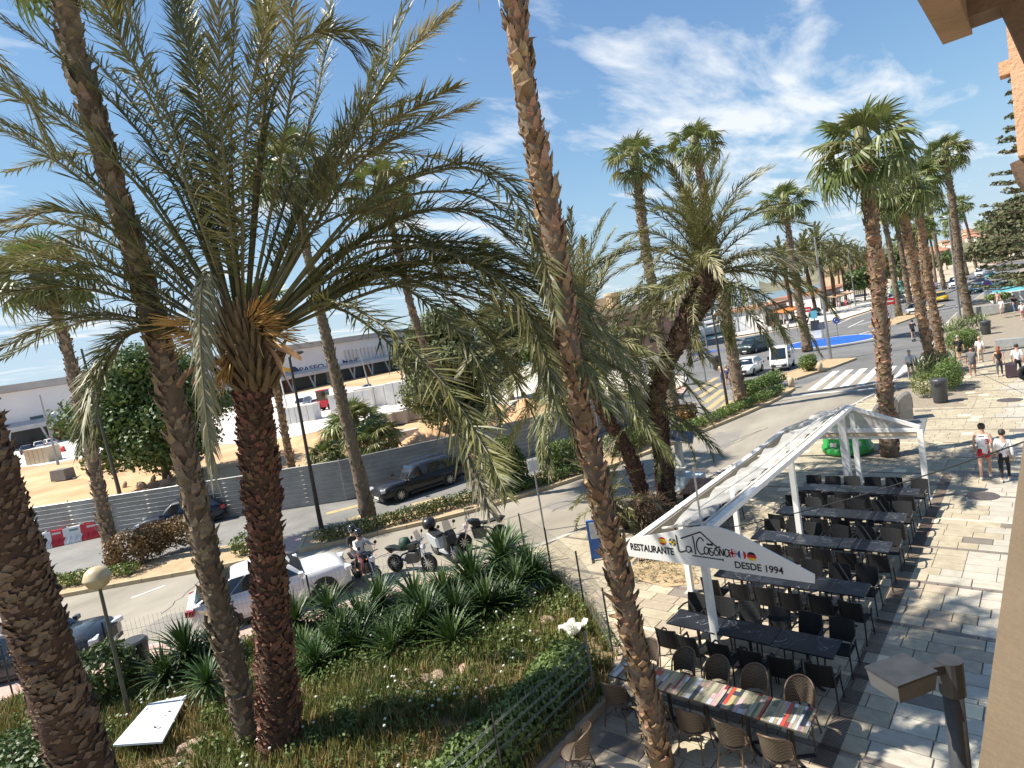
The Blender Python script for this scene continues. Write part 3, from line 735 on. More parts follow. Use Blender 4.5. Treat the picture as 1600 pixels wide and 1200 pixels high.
# ---------------------------------------------------------------- the large date palm in front
pp = chain((440, 1190), [(428, 1000), (412, 800), (398, 640), (388, 548)], .1)
big = thing('date_palm', 'large date palm with red-brown shaggy trunk and wide crown in the garden', 'palm tree', pp[0], 0, 'feathery date palms')
lp = [p-pp[0] for p in pp]
trunk(big, lp, .30, .27, m_trd, bt(290, .09, 14, .21, .15, .10), 60, nseg=34, ns=14, flare=1.35)
dC = depth_of(pp[-1])
crb = MB(); crb.lathe([(.20, -.6), (.25, -.25), (.22, .1), (.12, .5), (.03, .9)], 12)
rq = random.Random(17)
for i in range(130):
    a = i*2.39996; zz0 = lerp(-.75, .55, i/130); r0_ = .27-.10*max(0, zz0); el = lerp(.75, 1.35, i/130)+rq.uniform(-.15, .15); d = A([math.cos(a)*math.cos(el), math.sin(a)*math.cos(el), math.sin(el)]); o_ = A([math.cos(a)*r0_, math.sin(a)*r0_, zz0]); l_ = rq.uniform(.3, .6)
    crb.tube([o_, o_+d*l_*.5, o_+d*l_+A([0, 0, .04])], [.075, .05, .025], 4)
bigc = crb.build('crown', mat('petiole_stub', (.10, .06, .03), .8, sc=5, col2=(.20, .145, .07), bump=.4), big, loc=lp[-1])
topw = pp[-1]
FR = [  # (rachis through photo points, depth change at the tip)
 ([(380, 500), (470, 330), (560, 180), (640, 10)], .6), ([(380, 500), (500, 300), (610, 115), (700, 22)], -1.0), ([(372, 490), (420, 180), (475, 80), (545, 48), (622, 125)], 1.5),
 ([(385, 500), (500, 262), (565, 190), (655, 152)], 1.8), ([(390, 505), (545, 275), (640, 205), (740, 165)], -.4), ([(395, 510), (560, 325), (700, 258), (785, 275), (850, 370), (880, 480)], -.9),
 ([(400, 515), (530, 400), (650, 378), (760, 430), (850, 520), (900, 650)], -1.2), ([(405, 520), (520, 450), (640, 432), (780, 475), (900, 590)], .3), ([(410, 530), (500, 478), (590, 520), (680, 620), (735, 720), (765, 800)], -2.0),
 ([(400, 515), (560, 440), (720, 410), (860, 462), (960, 560), (1010, 660)], -1.0), ([(395, 510), (600, 400), (740, 380), (850, 430), (930, 520)], .8), ([(402, 520), (540, 420), (660, 445), (760, 520), (830, 640)], -.5), ([(402, 520), (590, 430), (730, 445), (840, 530), (900, 690)], -1.6), ([(398, 512), (580, 360), (720, 330), (830, 400), (900, 500)], -.2),
 ([(366, 490), (362, 250), (368, -40)], -.6), ([(355, 490), (290, 250), (205, 40), (180, -60)], -.9), ([(348, 490), (270, 285), (150, 135), (-20, 15)], -.6), ([(352, 480), (312, 150), (262, -30)], .5), ([(378, 480), (415, 120), (405, -60)], .8),
 ([(345, 495), (230, 295), (100, 180), (-40, 105)], -.4), ([(342, 500), (200, 345), (60, 232), (-60, 180)], .6), ([(340, 505), (230, 400), (120, 332), (5, 345)], -1.2), ([(338, 510), (200, 425), (100, 382), (-50, 378)], .3),
 ([(336, 515), (180, 462), (60, 450), (-50, 480)], -.6), ([(338, 530), (200, 500), (100, 512), (-20, 575)], .9), ([(340, 535), (225, 515), (165, 575), (145, 700)], -.5), ([(352, 480), (326, 425), (312, 480), (316, 590), (332, 742)], -2.0),
 ([(370, 470), (340, 330), (230, 130), (90, -40)], 1.5), ([(370, 470), (450, 300), (500, 130), (520, -30)], 1.8), ([(380, 490), (470, 380), (560, 330), (650, 360), (700, 450)], 2.0), ([(350, 490), (260, 380), (160, 350), (60, 400)], 2.0),
 ([(345, 490), (300, 300), (140, 240), (10, 270)], 1.4), ([(375, 480), (440, 240), (460, 60), (430, -80)], -1.2), ([(372, 480), (330, 260), (300, 80), (300, -80)], 2.2), ([(385, 500), (480, 300), (590, 240), (700, 250)], 2.4), ([(362, 480), (385, 200), (440, -60)], -1.5)]
FR += [([(400, 515), (600, 450), (760, 440), (880, 520), (950, 640)], -2.2), ([(400, 515), (620, 420), (780, 400), (900, 470), (1000, 590)], -1.8), ([(402, 515), (560, 400), (700, 395), (810, 470), (870, 610)], -2.4), ([(398, 510), (560, 340), (720, 300), (830, 370), (890, 500)], -1.5)]
rj = random.Random(9)
for pts, dd in list(FR[:26]):
    jx, jy = rj.uniform(-45, 45), rj.uniform(-40, 35)
    FR.append(([(x+jx*i/(len(pts)-1), y+jy*i/(len(pts)-1)) for i, (x, y) in enumerate(pts)], dd+rj.choice((-1, 1))*rj.uniform(.6, 1.6)))
for k, (pts, dd) in enumerate(FR):
    n = len(pts); W3 = []
    for i, (x, y) in enumerate(pts):
        t = i/(n-1); W3.append(D(x, y, dC+dd*t**1.2)-topw)
    W3[0] = W3[0]*.35
    hang = (k == 26)
    me = feather(W3, 120, .70 if not hang else .36, .031 if not hang else .034, [m_date if not hang else m_dated, m_rach, m_dated], seed=600+k, droop=.22 if not hang else 1.9, r0=.036, start=.16, dead_tip=k in (1, 4, 21, 8), vee=.45, fold=0 if not hang else .6)
    link('frond', me, bigc)
rn = random.Random(77)
for k, (x, y, a) in enumerate(((268, 505, PI), (300, 530, PI*.9), (405, 485, .3), (425, 500, -.2), (440, 525, -.3), (345, 588, 2.6))):
    b = MB(); s0 = D(385, 535, dC)-topw; e0 = D(x, y, dC-.5)-topw
    mid = (s0+e0)/2+A([0, 0, .1]); b.tube(bez([s0, mid, e0], 6), .025, 5)
    d = e0-mid; d /= np.linalg.norm(d)
    for i in range(46):
        o = A([rn.gauss(0, 1), rn.gauss(0, 1), rn.gauss(0, 1)])*.07; q = e0+d*rn.uniform(-.25, .25)+o; tq = q+d*.16+o*.9-A([0, 0, .05])
        b.tube([q-d*.15, tq], [.012, .006], 3)
    b.build('flower_spray', m_flower, bigc)
for k, (p0, p1, p2) in enumerate((((370, 560), (305, 575), (277, 602)), ((372, 565), (325, 570), (300, 600)), ((405, 530), (430, 560), (446, 592)), ((400, 535), (440, 545), (470, 560)))):
    Q = bez([D(*p0, dC)-topw, D(*p1, dC-.55)-topw, D(*p2, dC-.8)-topw], 8); b = MB(); vs = []; fs = []
    for i, q in enumerate(Q):
        w = .11*math.sin(PI*min(1, (i+.4)/8.2)); vs += [q+A([w, 0, w*.5]), q+A([0, 0, -.05]), q-A([w, 0, -w*.5])]
    for i in range(7): fs += [(3*i, 3*i+3, 3*i+4, 3*i+1), (3*i+1, 3*i+4, 3*i+5, 3*i+2)]
    b.add(vs, fs); b.build('spathe', m_spathe, bigc)

# thick palm trunk at the left edge
b0 = D(60, 985, 8.3); b1 = D(134, 1215, 8.6); dr_ = (b0-b1); base = b1-dr_*((b1[2])/dr_[2]); tp_ = b0+dr_*(8.5/dr_[2])
edge = thing('date_palm', 'massive palm with close brown leaf scars filling the lower left corner', 'palm tree', base, 0, 'feathery date palms')
lp = [A([0, 0, 0.]), (b1-base), (b0-base), (tp_-base)]
trunk(edge, lp, .37, .29, m_trd, (.085, 16, .15, .17, .065, mat('leaf_scar_brown', (.105, .068, .042), .9, sc=7, col2=(.215, .15, .10), rand=.3, bump=.4, bsc=30), 290, .0, 1.0), 61, nseg=40, ns=16)
date_crown(edge, lp[-1], 3.4, 62, n=9, leafn=60, leaf=.48)

# ---------------------------------------------------------------- leafy things
m_leafd = mat('dark_leaf', (.05, .085, .022), .5, sc=.9, col2=(.12, .17, .045), rand=.2, trans=.2)
m_leaf = mat('hedge_leaf', (.07, .115, .024), .55, sc=1.5, col2=(.16, .21, .05), rand=.2, trans=.2)
m_leafy = mat('yellow_hedge_leaf', (.085, .12, .028), .55, sc=1.2, col2=(.20, .21, .055), rand=.2, trans=.2)
m_leafr = mat('bronze_leaf', (.10, .06, .02), .55, sc=1.4, col2=(.20, .12, .035), rand=.2, trans=.15)
m_pine = mat('pine_needle', (.085, .11, .045), .7, sc=.8, col2=(.18, .20, .085), trans=.15)
m_bark = mat('bark', (.11, .08, .055), .95, sc=6, col2=(.18, .14, .10), bump=.8, bsc=18)
def leaf_cloud(blobs, n, size, seed, shell=.55, needle=False, flat=0.0):
    """small blades spread through a union of ellipsoids; blobs = (centre, radii)"""
    rn = np.random.RandomState(seed); vol = A([r[0]*r[1]*r[2] for c, r in blobs])**.67; pr = vol/vol.sum(); idx = rn.choice(len(blobs), n, p=pr)
    d = rn.normal(size=(n, 3)); d /= np.linalg.norm(d, axis=1)[:, None]
    rad = (shell+(1-shell)*rn.rand(n)**.7)*(1+rn.normal(size=n)*.07)
    cs = A([c for c, r in blobs])[idx]; rs = A([r for c, r in blobs])[idx]
    p = cs+d*rs*rad[:, None]
    nrm = d+rn.normal(size=(n, 3))*.7+A([0, 0, flat]); nrm /= np.linalg.norm(nrm, axis=1)[:, None]
    t = np.cross(nrm, rn.normal(size=(n, 3))); t /= np.linalg.norm(t, axis=1)[:, None]; s = np.cross(nrm, t)
    l = size*(.7+.7*rn.rand(n))[:, None]; w = l*(.30 if not needle else .10)
    v = np.empty((n, 4, 3)); v[:, 0] = p-t*l*.5; v[:, 1] = p+s*w; v[:, 2] = p+t*l*.5; v[:, 3] = p-s*w
    return v.reshape(-1, 3)
def cloud_mesh(name, blobs, n, size, seed, m, **k):
    v = leaf_cloud(blobs, n, size, seed, **k); me = bpy.data.meshes.new(name); c = len(v)//4
    me.vertices.add(len(v)); me.vertices.foreach_set('co', v.ravel())
    me.loops.add(c*4); me.loops.foreach_set('vertex_index', np.arange(c*4)); me.polygons.add(c)
    me.polygons.foreach_set('loop_start', np.arange(c)*4); me.polygons.foreach_set('loop_total', np.full(c, 4))
    me.materials.append(m); me.update(calc_edges=True); me.validate(); return me
def branches(root, h, r, seed, n=7, spread=1.6, m=None, name='trunk'):
    rn = random.Random(seed); b = MB(); b.tube(bez([(0, 0, -.05), (rn.uniform(-.1, .1), 0, h*.3), (rn.uniform(-.2, .2), rn.uniform(-.2, .2), h*.6)], 7), [r*1.3, r, r*.9, r*.85, r*.75, r*.65, r*.55], 8)
    for i in range(n):
        a = 2*PI*i/n+rn.uniform(-.4, .4); z0 = h*rn.uniform(.3, .58)
        b.tube(bez([(0, 0, z0), (math.cos(a)*spread*.4, math.sin(a)*spread*.4, z0+h*.2), (math.cos(a)*spread, math.sin(a)*spread, h*rn.uniform(.6, .95))], 6), [r*.5, r*.42, r*.33, r*.25, r*.17, r*.08], 6)
    return b.build(name, m or m_bark, root, smooth=True)
def broad_tree(name, label, base, h, rx, seed, n, size, m, cat='tree', grp=None, crown_lo=.35, needle=False, nb=16):
    rn = random.Random(seed); root = thing(name, label, cat, base, 0, grp); branches(root, h, h*.028, seed, 8, rx*.7)
    bl = []
    for i in range(nb):
        a = i*2.4; t = (i+.5)/nb; z = h*lerp(crown_lo, .93, t); rr = rx*(math.sin(PI*(.22+.70*t)))*.82*rn.uniform(.45, 1.1)
        s = rx*rn.uniform(.26, .46); bl.append(((math.cos(a)*rr, math.sin(a)*rr, z+rn.uniform(-.06, .06)*h), (s, s, s*.75)))
    link('crown', cloud_mesh('crown', bl, n, size, seed, m, needle=needle, shell=.35), root); return root
def hedge(label, pts, w, h, seed, m=None, dens=420, size=.09, cat='hedge', name='hedge', grp='low hedges in the median', z0=.05, round_=False):
    """pts on the ground; a clipped row of leaves"""
    base = A([pts[0][0], pts[0][1], z0]); root = thing(name, label, cat, base, 0, grp); bl = []; rn = random.Random(seed)
    L = 0; st = MB()
    for p, q in zip(pts, pts[1:]):
        p, q = A([p[0], p[1], z0]), A([q[0], q[1], z0]); l = np.linalg.norm(q-p); L += l; k = max(1, int(l/(w*.45)))
        for i in range(k):
            c = p+(q-p)*(i+.5)/k-base+A([rn.uniform(-.1, .1)*w, rn.uniform(-.1, .1)*w, h*.5]); s = rn.uniform(.85, 1.12)
            bl.append((c, (w*.5*s, w*.5*s, h*.52*s)))
            st.tube([c-A([0, 0, h*.5]), c+A([rn.uniform(-.1, .1), rn.uniform(-.1, .1), h*.1])], [.02, .012], 4)
    link('foliage', cloud_mesh('foliage', bl, int(dens*L*w*(1+h)), size, seed, m or m_leaf, shell=.6), root)
    st.build('stems', m_bark, root, kind='stuff'); return root
def bush(label, base, r, h, seed, m=None, n=2500, size=.09, name='shrub', grp=None, cat='bush', needle=False, cone=False):
    root = thing(name, label, cat, base, 0, grp); rn = random.Random(seed); bl = []
    for i in range(9):
        a = i*2.4; q = rn.uniform(.1, .42)*r
        bl.append(((math.cos(a)*q, math.sin(a)*q, h*rn.uniform(.35, .62)), (r*rn.uniform(.5, .68), r*rn.uniform(.5, .68), h*rn.uniform(.32, .40))))
    if cone: bl = [((0, 0, h*t), (r*math.sin(PI*(.28+.66*t)), r*math.sin(PI*(.28+.66*t)), h*.16)) for t in (.12, .25, .38, .5, .62, .74, .86)]
    st = MB(); st.tube([(0, 0, -.1), (0, 0, h*.5)], [r*.09, r*.05], 6)
    for i in range(5): st.tube([(0, 0, .05), (math.cos(i*1.3)*r*.5, math.sin(i*1.3)*r*.5, h*.6)], [r*.05, r*.02], 4)
    st.build('stem', m_bark, root); link('foliage', cloud_mesh('foliage', bl, n, size, seed, m or m_leaf, needle=needle, shell=.6), root); return root
broad_tree('broadleaf_tree', 'dense dark green broadleaf tree standing on the orange building site', G(262, 752), 10.4, 6.0, 70, 34000, .32, m_leafd, crown_lo=.22, nb=30)
broad_tree('pine_tree', 'grey-green pine tree behind the corrugated fence, left of the cypress bush', G(712, 668), 9.6, 5.0, 71, 30000, .30, m_pine, needle=False, nb=28, crown_lo=.15)
broad_tree('pine_tree', 'darker pine tree farther back behind the corrugated fence', G(800, 625), 9.5, 4.2, 72, 14000, .42, m_pine, nb=16)
broad_tree('broadleaf_tree', 'dark tree beyond the fence behind the leaning date palm', G(905, 640), 7.6, 3.6, 73, 12000, .34, m_leafd, nb=14)
broad_tree('clipped_tree', 'clipped green tree on the far left pavement of the avenue', G(1352, 470), 7.0, 4.4, 74, 6000, .5, m_leafd, nb=12, crown_lo=.4)
broad_tree('broadleaf_tree', 'wide green tree far along the left side of the avenue', G(1410, 452), 11, 6, 75, 6000, .7, m_pine, nb=12)
broad_tree('broadleaf_tree', 'dark tree between the yacht berths and the far terraces', G(1138, 495), 9.5, 3.2, 76, 6000, .5, m_leafd, nb=10)
bush('rounded cypress bush in the median with tapered top', G(797, 765), 1.05, 2.55, 80, m_leaf, 9000, .13, 'cypress_bush', cone=True)
hedge('square clipped bright green hedge block in the median', [G(855, 745), G(908, 726)], 1.35, 1.45, 81, m_leaf, 520, .12)
hedge('olive flowering hedge in the median right of the leaning trunks', [G(958, 715), G(1022, 688)], 1.3, 1.15, 82, m_leafy, 520, .11)
hedge('long low hedge in the median beside the black estate car', [G(495, 852), G(590, 828), G(700, 797), G(770, 778)], .75, .6, 83, m_leafy, 520, .10)
hedge('low hedge in the median in front of the cypress bush', [G(775, 778), G(850, 758), G(935, 730)], .8, .6, 84, m_leaf, 480, .10)
hedge('low hedge in the median from the solar post to the fan palm', [G(1030, 695), G(1090, 670), G(1150, 645), G(1222, 614)], .85, .6, 85, m_leaf, 420, .11)
hedge('taller hedge clump in the median beside the fan palm foot', [G(1165, 622), G(1215, 600)], 1.5, 1.0, 86, m_leaf, 380, .13)
hedge('low hedge in the median at the far left behind the globe lamp', [G(80, 922), G(160, 906), G(215, 896)], .9, .55, 87, m_leaf, 460, .10)
hedge('bronze leaved hedge in the median behind the left fan palm', [G(195, 895), G(245, 868), G(310, 850)], 1.6, 1.5, 88, m_leafr, 420, .12)
hedge('green hedge end of the left median near the crossing', [G(368, 872), G(398, 862)], 1.0, .8, 89, m_leaf, 420, .11)
bush('small round bush in the median half hidden by hanging fronds', G(1075, 660), .75, 1.3, 90, m_leafr, 2200, .12)
bush('round clipped bush on the traffic island by the fan palm', G(1264, 580), .85, 1.55, 91, m_leaf, 2600, .14, 'clipped_bush')
# planters on the promenade
def blades(label, base, n, L, w, seed, m, name, cat, grp, spread=1.2, stem=0.0, lift=.0, scale_z=1.0, width_r=0.0):
    """rosette plant: stiff arching blades"""
    rn = random.Random(seed); root = thing(name, label, cat, base, 0, grp)
    if stem: MB().tube(bez([(0, 0, -.05), (rn.uniform(-.05, .05), 0, stem*.5), (rn.uniform(-.1, .1), 0, stem)], 5), [.10, .085, .08, .08, .075], 8).build('stem', m_bark, root)
    link('leaves', blade_mesh(n, L, w, seed, m, stem, width_r), root); return root
def blade_mesh(n, L, w, seed, m, z0=0, wr=0.0, lo=-.5):
    rn = random.Random(seed); b = MB()
    for i in range(n):
        t = (i+.5)/n; el = lerp(1.45, lo, t**1.1)+rn.uniform(-.15, .15); az = i*2.39996; l = L*rn.uniform(.75, 1.1)
        h = A([math.cos(az), math.sin(az), 0]); s = A([-h[1], h[0], 0]); o = A([0, 0, z0])+h*.04+A([rn.uniform(-wr, wr), rn.uniform(-wr, wr), 0])
        ds = [h*math.cos(el-q)+A([0, 0, 1])*math.sin(el-q) for q in (0, .18, .42)]
        p = [o, o+ds[0]*l*.34]; p.append(p[-1]+ds[1]*l*.33); p.append(p[-1]+ds[2]*l*.33)
        b.add([p[0]-s*w*.35, p[0]+s*w*.35, p[1]+s*w*.5, p[1]-s*w*.5, p[2]+s*w*.42, p[2]-s*w*.42, p[3]], [(0, 1, 2, 3), (3, 2, 4, 5), (5, 4, 6)])
    return b.mesh('leaves', m)
m_yuc = mat('yucca_leaf', (.02, .05, .010), .5, sc=1.6, col2=(.06, .105, .022), rand=.25, trans=.15)
m_agap = mat('strap_leaf', (.09, .13, .045), .45, sc=1.6, col2=(.21, .25, .11), rand=.2, trans=.2)
hedge('brown and green box shrub in the planter behind the litter bin', [G(1440, 622), G(1452, 618)], 1.3, 1.35, 92, m_leafy, 900, .08, 'bush', 'shrub', 'planter shrubs')
hedge('dark clipped hedge of the planter to the right of the twin palms', [G(1478, 612), G(1487, 600)], 1.4, 1.5, 93, m_leaf, 700, .09, 'bush', 'shrub', 'planter shrubs')
hedge('clipped box hedge of the second planter behind the walking people', [G(1490, 552), G(1520, 545)], 1.7, 1.6, 94, m_leaf, 700, .10, 'bush', 'shrub', 'planter shrubs')
k = 0
for (x, y, n, z) in ((1448, 592, 3, .5), (1480, 585, 3, .55), (1502, 520, 4, .6), (1528, 515, 4, .6), (1488, 527, 3, .5)):
    blades(('strap-leaved plant left of the twin palm trunks', 'strap-leaved plant right of the twin palm trunks', 'strap-leaved plant at the foot of the second planter palm', 'strap-leaved plant beside the far dark bin', 'strap-leaved plant at the road side of the second planter')[k], G(x, y)+A([0, 0, z]), 90, 1.25, .085, 300+k, m_agap, 'strap_plant', 'plant', 'planter strap plants', width_r=.55); k += 1
# yuccas in the garden
YU = [(262, 1085, 1.0), (300, 1062, 1.15), (335, 1105, .9), (350, 1050, 1.0), (470, 1005, 1.05), (500, 1045, .85), (520, 965, 1.1), (545, 1005, .95), (575, 985, 1.1), (602, 955, 1.05), (625, 1000, .9), (655, 955, 1.2), (672, 988, 1.0), (700, 935, 1.15), (722, 975, 1.0), (745, 915, 1.2), (765, 960, 1.05), (790, 915, 1.2), (812, 945, 1.0), (838, 930, 1.05), (800, 880, 1.1)]
ywords = ['far left of the garden', 'beside the white plank', 'under the leaning trunk', 'left of the large palm', 'right of the large palm', 'in front of the white car', 'by the front wheel of the white car', 'below the motorbike rider', 'among the shaded clump below the rider', 'in front of the rider', 'in the shade of the middle clump', 'in front of the small motorbike', 'low in the middle clump', 'in front of the silver scooter', 'below the silver scooter', 'in front of the last motorbike', 'with a bare pale stem', 'near the fence corner', 'beside the white rag', 'at the garden corner post', 'closest to the road corner']
ymesh = [blade_mesh(105, 1.0, .058, 400+i, m_yuc) for i in range(4)]
for k, (x, y, s) in enumerate(YU):
    y = y+22 if 495 < x < 770 else y; s = s*rnd.uniform(.85, 1.05); p = G(x, y); z = .12; st = .35+.35*((k*7) % 5)/5
    root = thing('yucca', 'dark green spiky yucca '+ywords[k], 'yucca', (p[0], p[1], z), k*1.1, 'yuccas in the garden', s)
    MB().tube(bez([(0, 0, -.2), (.03, 0, st*.5), (.0, .04, st)], 5), [.10, .085, .08, .08, .07], 8).build('stem', m_bark, root)
    link('leaves', ymesh[k % 4], root, loc=(0, .04, st))
    if k % 2: link('leaves', ymesh[(k+1) % 4], root, loc=(.12, -.1, st*.45), rot=(.2, .3, k), scale=.8)
low_row = []
for k, (x, y) in enumerate(((480, 1040), (528, 1045), (565, 1040), (592, 1022), (640, 1030), (668, 1018), (690, 1005), (735, 1000), (755, 985), (785, 975), (805, 968), (710, 1028), (615, 1045), (825, 905), (775, 935))):
    p = G(x, y); s = .75+.3*((k*5) % 7)/7; root = thing('yucca', 'x', 'yucca', (p[0], p[1], .12), k*1.7, 'yuccas in the garden', s); low_row.append(root)
    MB().tube([(0, 0, -.2), (.03, 0, .3)], [.09, .07], 8).build('stem', m_bark, root); link('leaves', ymesh[(k+2) % 4], root, loc=(.03, 0, .3))
relabel(low_row, 'lower row of dark spiky yuccas facing the grass')
# grass, weeds and flowers of the garden
def scatter(poly, n, seed, dens=None):
    rn = random.Random(seed); xs = [p[0] for p in poly]; ys = [p[1] for p in poly]; out = []
    while len(out) < n:
        p = (rn.uniform(min(xs), max(xs)), rn.uniform(min(ys), max(ys)))
        if inside(p, poly) and (dens is None or rn.random() < dens(*p)): out.append(p)
    return out
def grass(name, n, seed, h, m, dens=None, wd=.012, poly=GARD):
    rn = random.Random(seed); b = MB()
    for x, y in scatter(poly, n, seed, dens):
        z = garden_z(x, y)-.02
        for q in range(4):
            a = rn.uniform(0, 6.28); l = h*rn.uniform(.4, 1.25); lean = rn.uniform(.1, .7); s = A([math.cos(a+1.57), math.sin(a+1.57), 0])*wd
            o = A([x+rn.uniform(-.05, .05), y+rn.uniform(-.05, .05), z]); md = o+A([math.cos(a)*lean*l*.35, math.sin(a)*lean*l*.35, l*.6]); tp = md+A([math.cos(a)*lean*l*.5, math.sin(a)*lean*l*.5, l*.35])
            b.add([o-s, o+s, md+s*.7, md-s*.7, tp], [(0, 1, 2, 3), (3, 2, 4)])
    return b.build(name, m, None, kind='stuff')
def pn(x, y, s=1.0, o=0): return .5+.5*math.sin(x*1.3*s+o+2*math.sin(y*.9*s+o))*math.cos(y*1.1*s-o)
o = grass('dry_grass', 5000, 501, .34, mat('straw_grass', (.25, .16, .05), .8, sc=.7, col2=(.42, .31, .13), trans=.2), lambda x, y: (.06+.94*pn(x, y, 1.0, 1.0)**1.6)*(1 if y < 6.5 or x > -9.5 else .3)); tag(o, 'dry straw coloured grass covering the garden bed', 'grass')
o = grass('green_grass', 22000, 502, .30, mat('weed_grass', (.065, .10, .02), .7, sc=.5, col2=(.23, .235, .065), trans=.2), lambda x, y: .08+.92*pn(x, y, .9, 3.0)**1.5); tag(o, 'green weedy grass growing through the garden bed', 'grass')
rn = random.Random(503); bl = []
for x, y in scatter(GARD, 620, 503, lambda x, y: pn(x, y, 1.3, .4)*(1.0 if y > 5.5 and x < -9.5 else .45)): bl.append(((x, y, garden_z(x, y)+.14), (rn.uniform(.12, .34), rn.uniform(.12, .34), rn.uniform(.1, .32))))
o = link('ground_cover', cloud_mesh('ground_cover', bl, 46000, .075, 504, mat('weed_leaf', (.06, .10, .022), .6, sc=.6, col2=(.18, .22, .055), trans=.2), shell=.2), None, kind='stuff'); tag(o, 'low leafy weeds scattered over the garden bed', 'weeds')
b = MB(); b2_ = MB()
for x, y in scatter(GARD, 420, 505, lambda x, y: pn(x, y, 1.1, 2.2)**2):
    z = garden_z(x, y)+rn.uniform(.25, .5); b2_.tube([(x, y, z-.4), (x, y, z)], .004, 3); b.lathe([(.005, -.012), (.03, 0), (.022, .018), (.005, .022)], 6, (x, y, z))
tag(b.build('daisies', mat('white_petal', (.75, .74, .68), .7, trans=.2), None, kind='stuff'), 'small white daisies dotted over the garden bed', 'flowers')
tag(b2_.build('daisy_stems', m_leaf, None, kind='stuff'), 'thin green flower stems in the garden bed', 'stems')
# green creeper mass along the mesh fence
o = hedge('glossy green shrub growing through the wire fence along the terrace', [(-7.55, 3.4), (-7.6, 5.5), (-7.6, 7.4), (-7.9, 9.2)], 1.15, .85, 95, mat('shrub_leaf', (.075, .13, .028), .5, sc=1.2, col2=(.18, .24, .06), trans=.2), 1900, .085, 'bush', 'shrub', None, .05)
o = hedge('dark shadowed shrub behind the globe lamp in the lower left corner', [(-18.3, 3.1), (-17.2, 3.4)], 1.6, 1.5, 96, m_leafd, 420, .13, 'bush', 'shrub', None, .05)
o = hedge('dark low juniper at the foot of the massive left palm', [(-16.5, 1.0), (-14.6, 1.6)], 2.2, 1.0, 97, m_leafd, 420, .10, 'bush', 'shrub', None, .05)
# rocks in the garden
m_rock = mat('garden_rock', (.30, .20, .14), .95, sc=4, col2=(.44, .32, .24), rand=.2, bump=.7, bsc=14)
def rock_mesh(seed, s=1.0):
    bm = bmesh.new(); bmesh.ops.create_icosphere(bm, subdivisions=2, radius=s); rn = random.Random(seed)
    k = [Vector((rn.gauss(0, 1), rn.gauss(0, 1), rn.gauss(0, 1))).normalized() for _ in range(9)]; d = [rn.uniform(.6, .85) for _ in range(9)]
    for v in bm.verts:
        for n_, q in zip(k, d):
            e = v.co.dot(n_)-q*s
            if e > 0: v.co -= n_*e
        v.co.z *= .7
    me = bpy.data.meshes.new('rock'); bm.to_mesh(me); bm.free(); return me
RK = []
for i in range(5): me = rock_mesh(900+i); me.materials.append(m_rock); RK.append(me)
RP = [(668, 1085, .26), (690, 1078, .3), (640, 1098, .3), (705, 1095, .22), (660, 1110, .2), (730, 1065, .2), (790, 1010, .2), (695, 1015, .2), (840, 1010, .26), (858, 985, .28), (882, 972, .3), (310, 1180, .25), (290, 1185, .2), (332, 1172, .22), (740, 1035, .18), (905, 995, .2)]
for k, (x, y, s) in enumerate(RP):
    p = G(x, y); z = garden_z(p[0], p[1])
    o = link('garden_rock', RK[k % 5], None, loc=(p[0], p[1], z+s*.05), rot=(0, 0, k*1.7), scale=(s, s*.8, s*.8))
    RK_OBJ = globals().setdefault('RK_OBJ', []); RK_OBJ.append(o)
    tag(o, ('pinkish rough rock half buried in the grass', 'rough garden stone among the weeds')[k < 8]+(' in the middle of the garden bed' if k < 8 else ' near the garden edge'), 'rock', 'rocks in the middle of the bed' if k < 8 else 'rocks near the garden edge')
relabel(RK_OBJ, 'rough pinkish garden rocks lying in the weeds')
for o in RK_OBJ: o['group'] = 'rough rocks in the garden'
# ================================================================== restaurant terrace
m_white = mat('white_painted_metal', (.72, .70, .66), .45, sc=2.5, col2=(.80, .79, .76), bump=.05)
m_whited = mat('weathered_white', (.55, .50, .43), .7, sc=3, col2=(.70, .66, .60), bump=.1)
m_canvas = mat('cream_canvas', (.50, .40, .27), .85, sc=4, col2=(.58, .48, .34), bump=.2, bsc=60)
m_vinyl = mat('clear_vinyl_roof', (.62, .60, .55), .3, sc=3, col2=(.74, .73, .70), alpha=.5, bump=.6, bsc=6)
m_blk = mat('black_plastic', (.016, .016, .018), .42, sc=30, col2=(.026, .026, .028), bump=.15, bsc=120)
m_blkf = mat('black_textilene', (.011, .0115, .0125), .7, sc=60, col2=(.022, .0225, .024), rand=.3, bump=.3, bsc=260, spec=.25)
ORD = ['first', 'second', 'third', 'fourth', 'fifth', 'sixth', 'seventh', 'eighth']
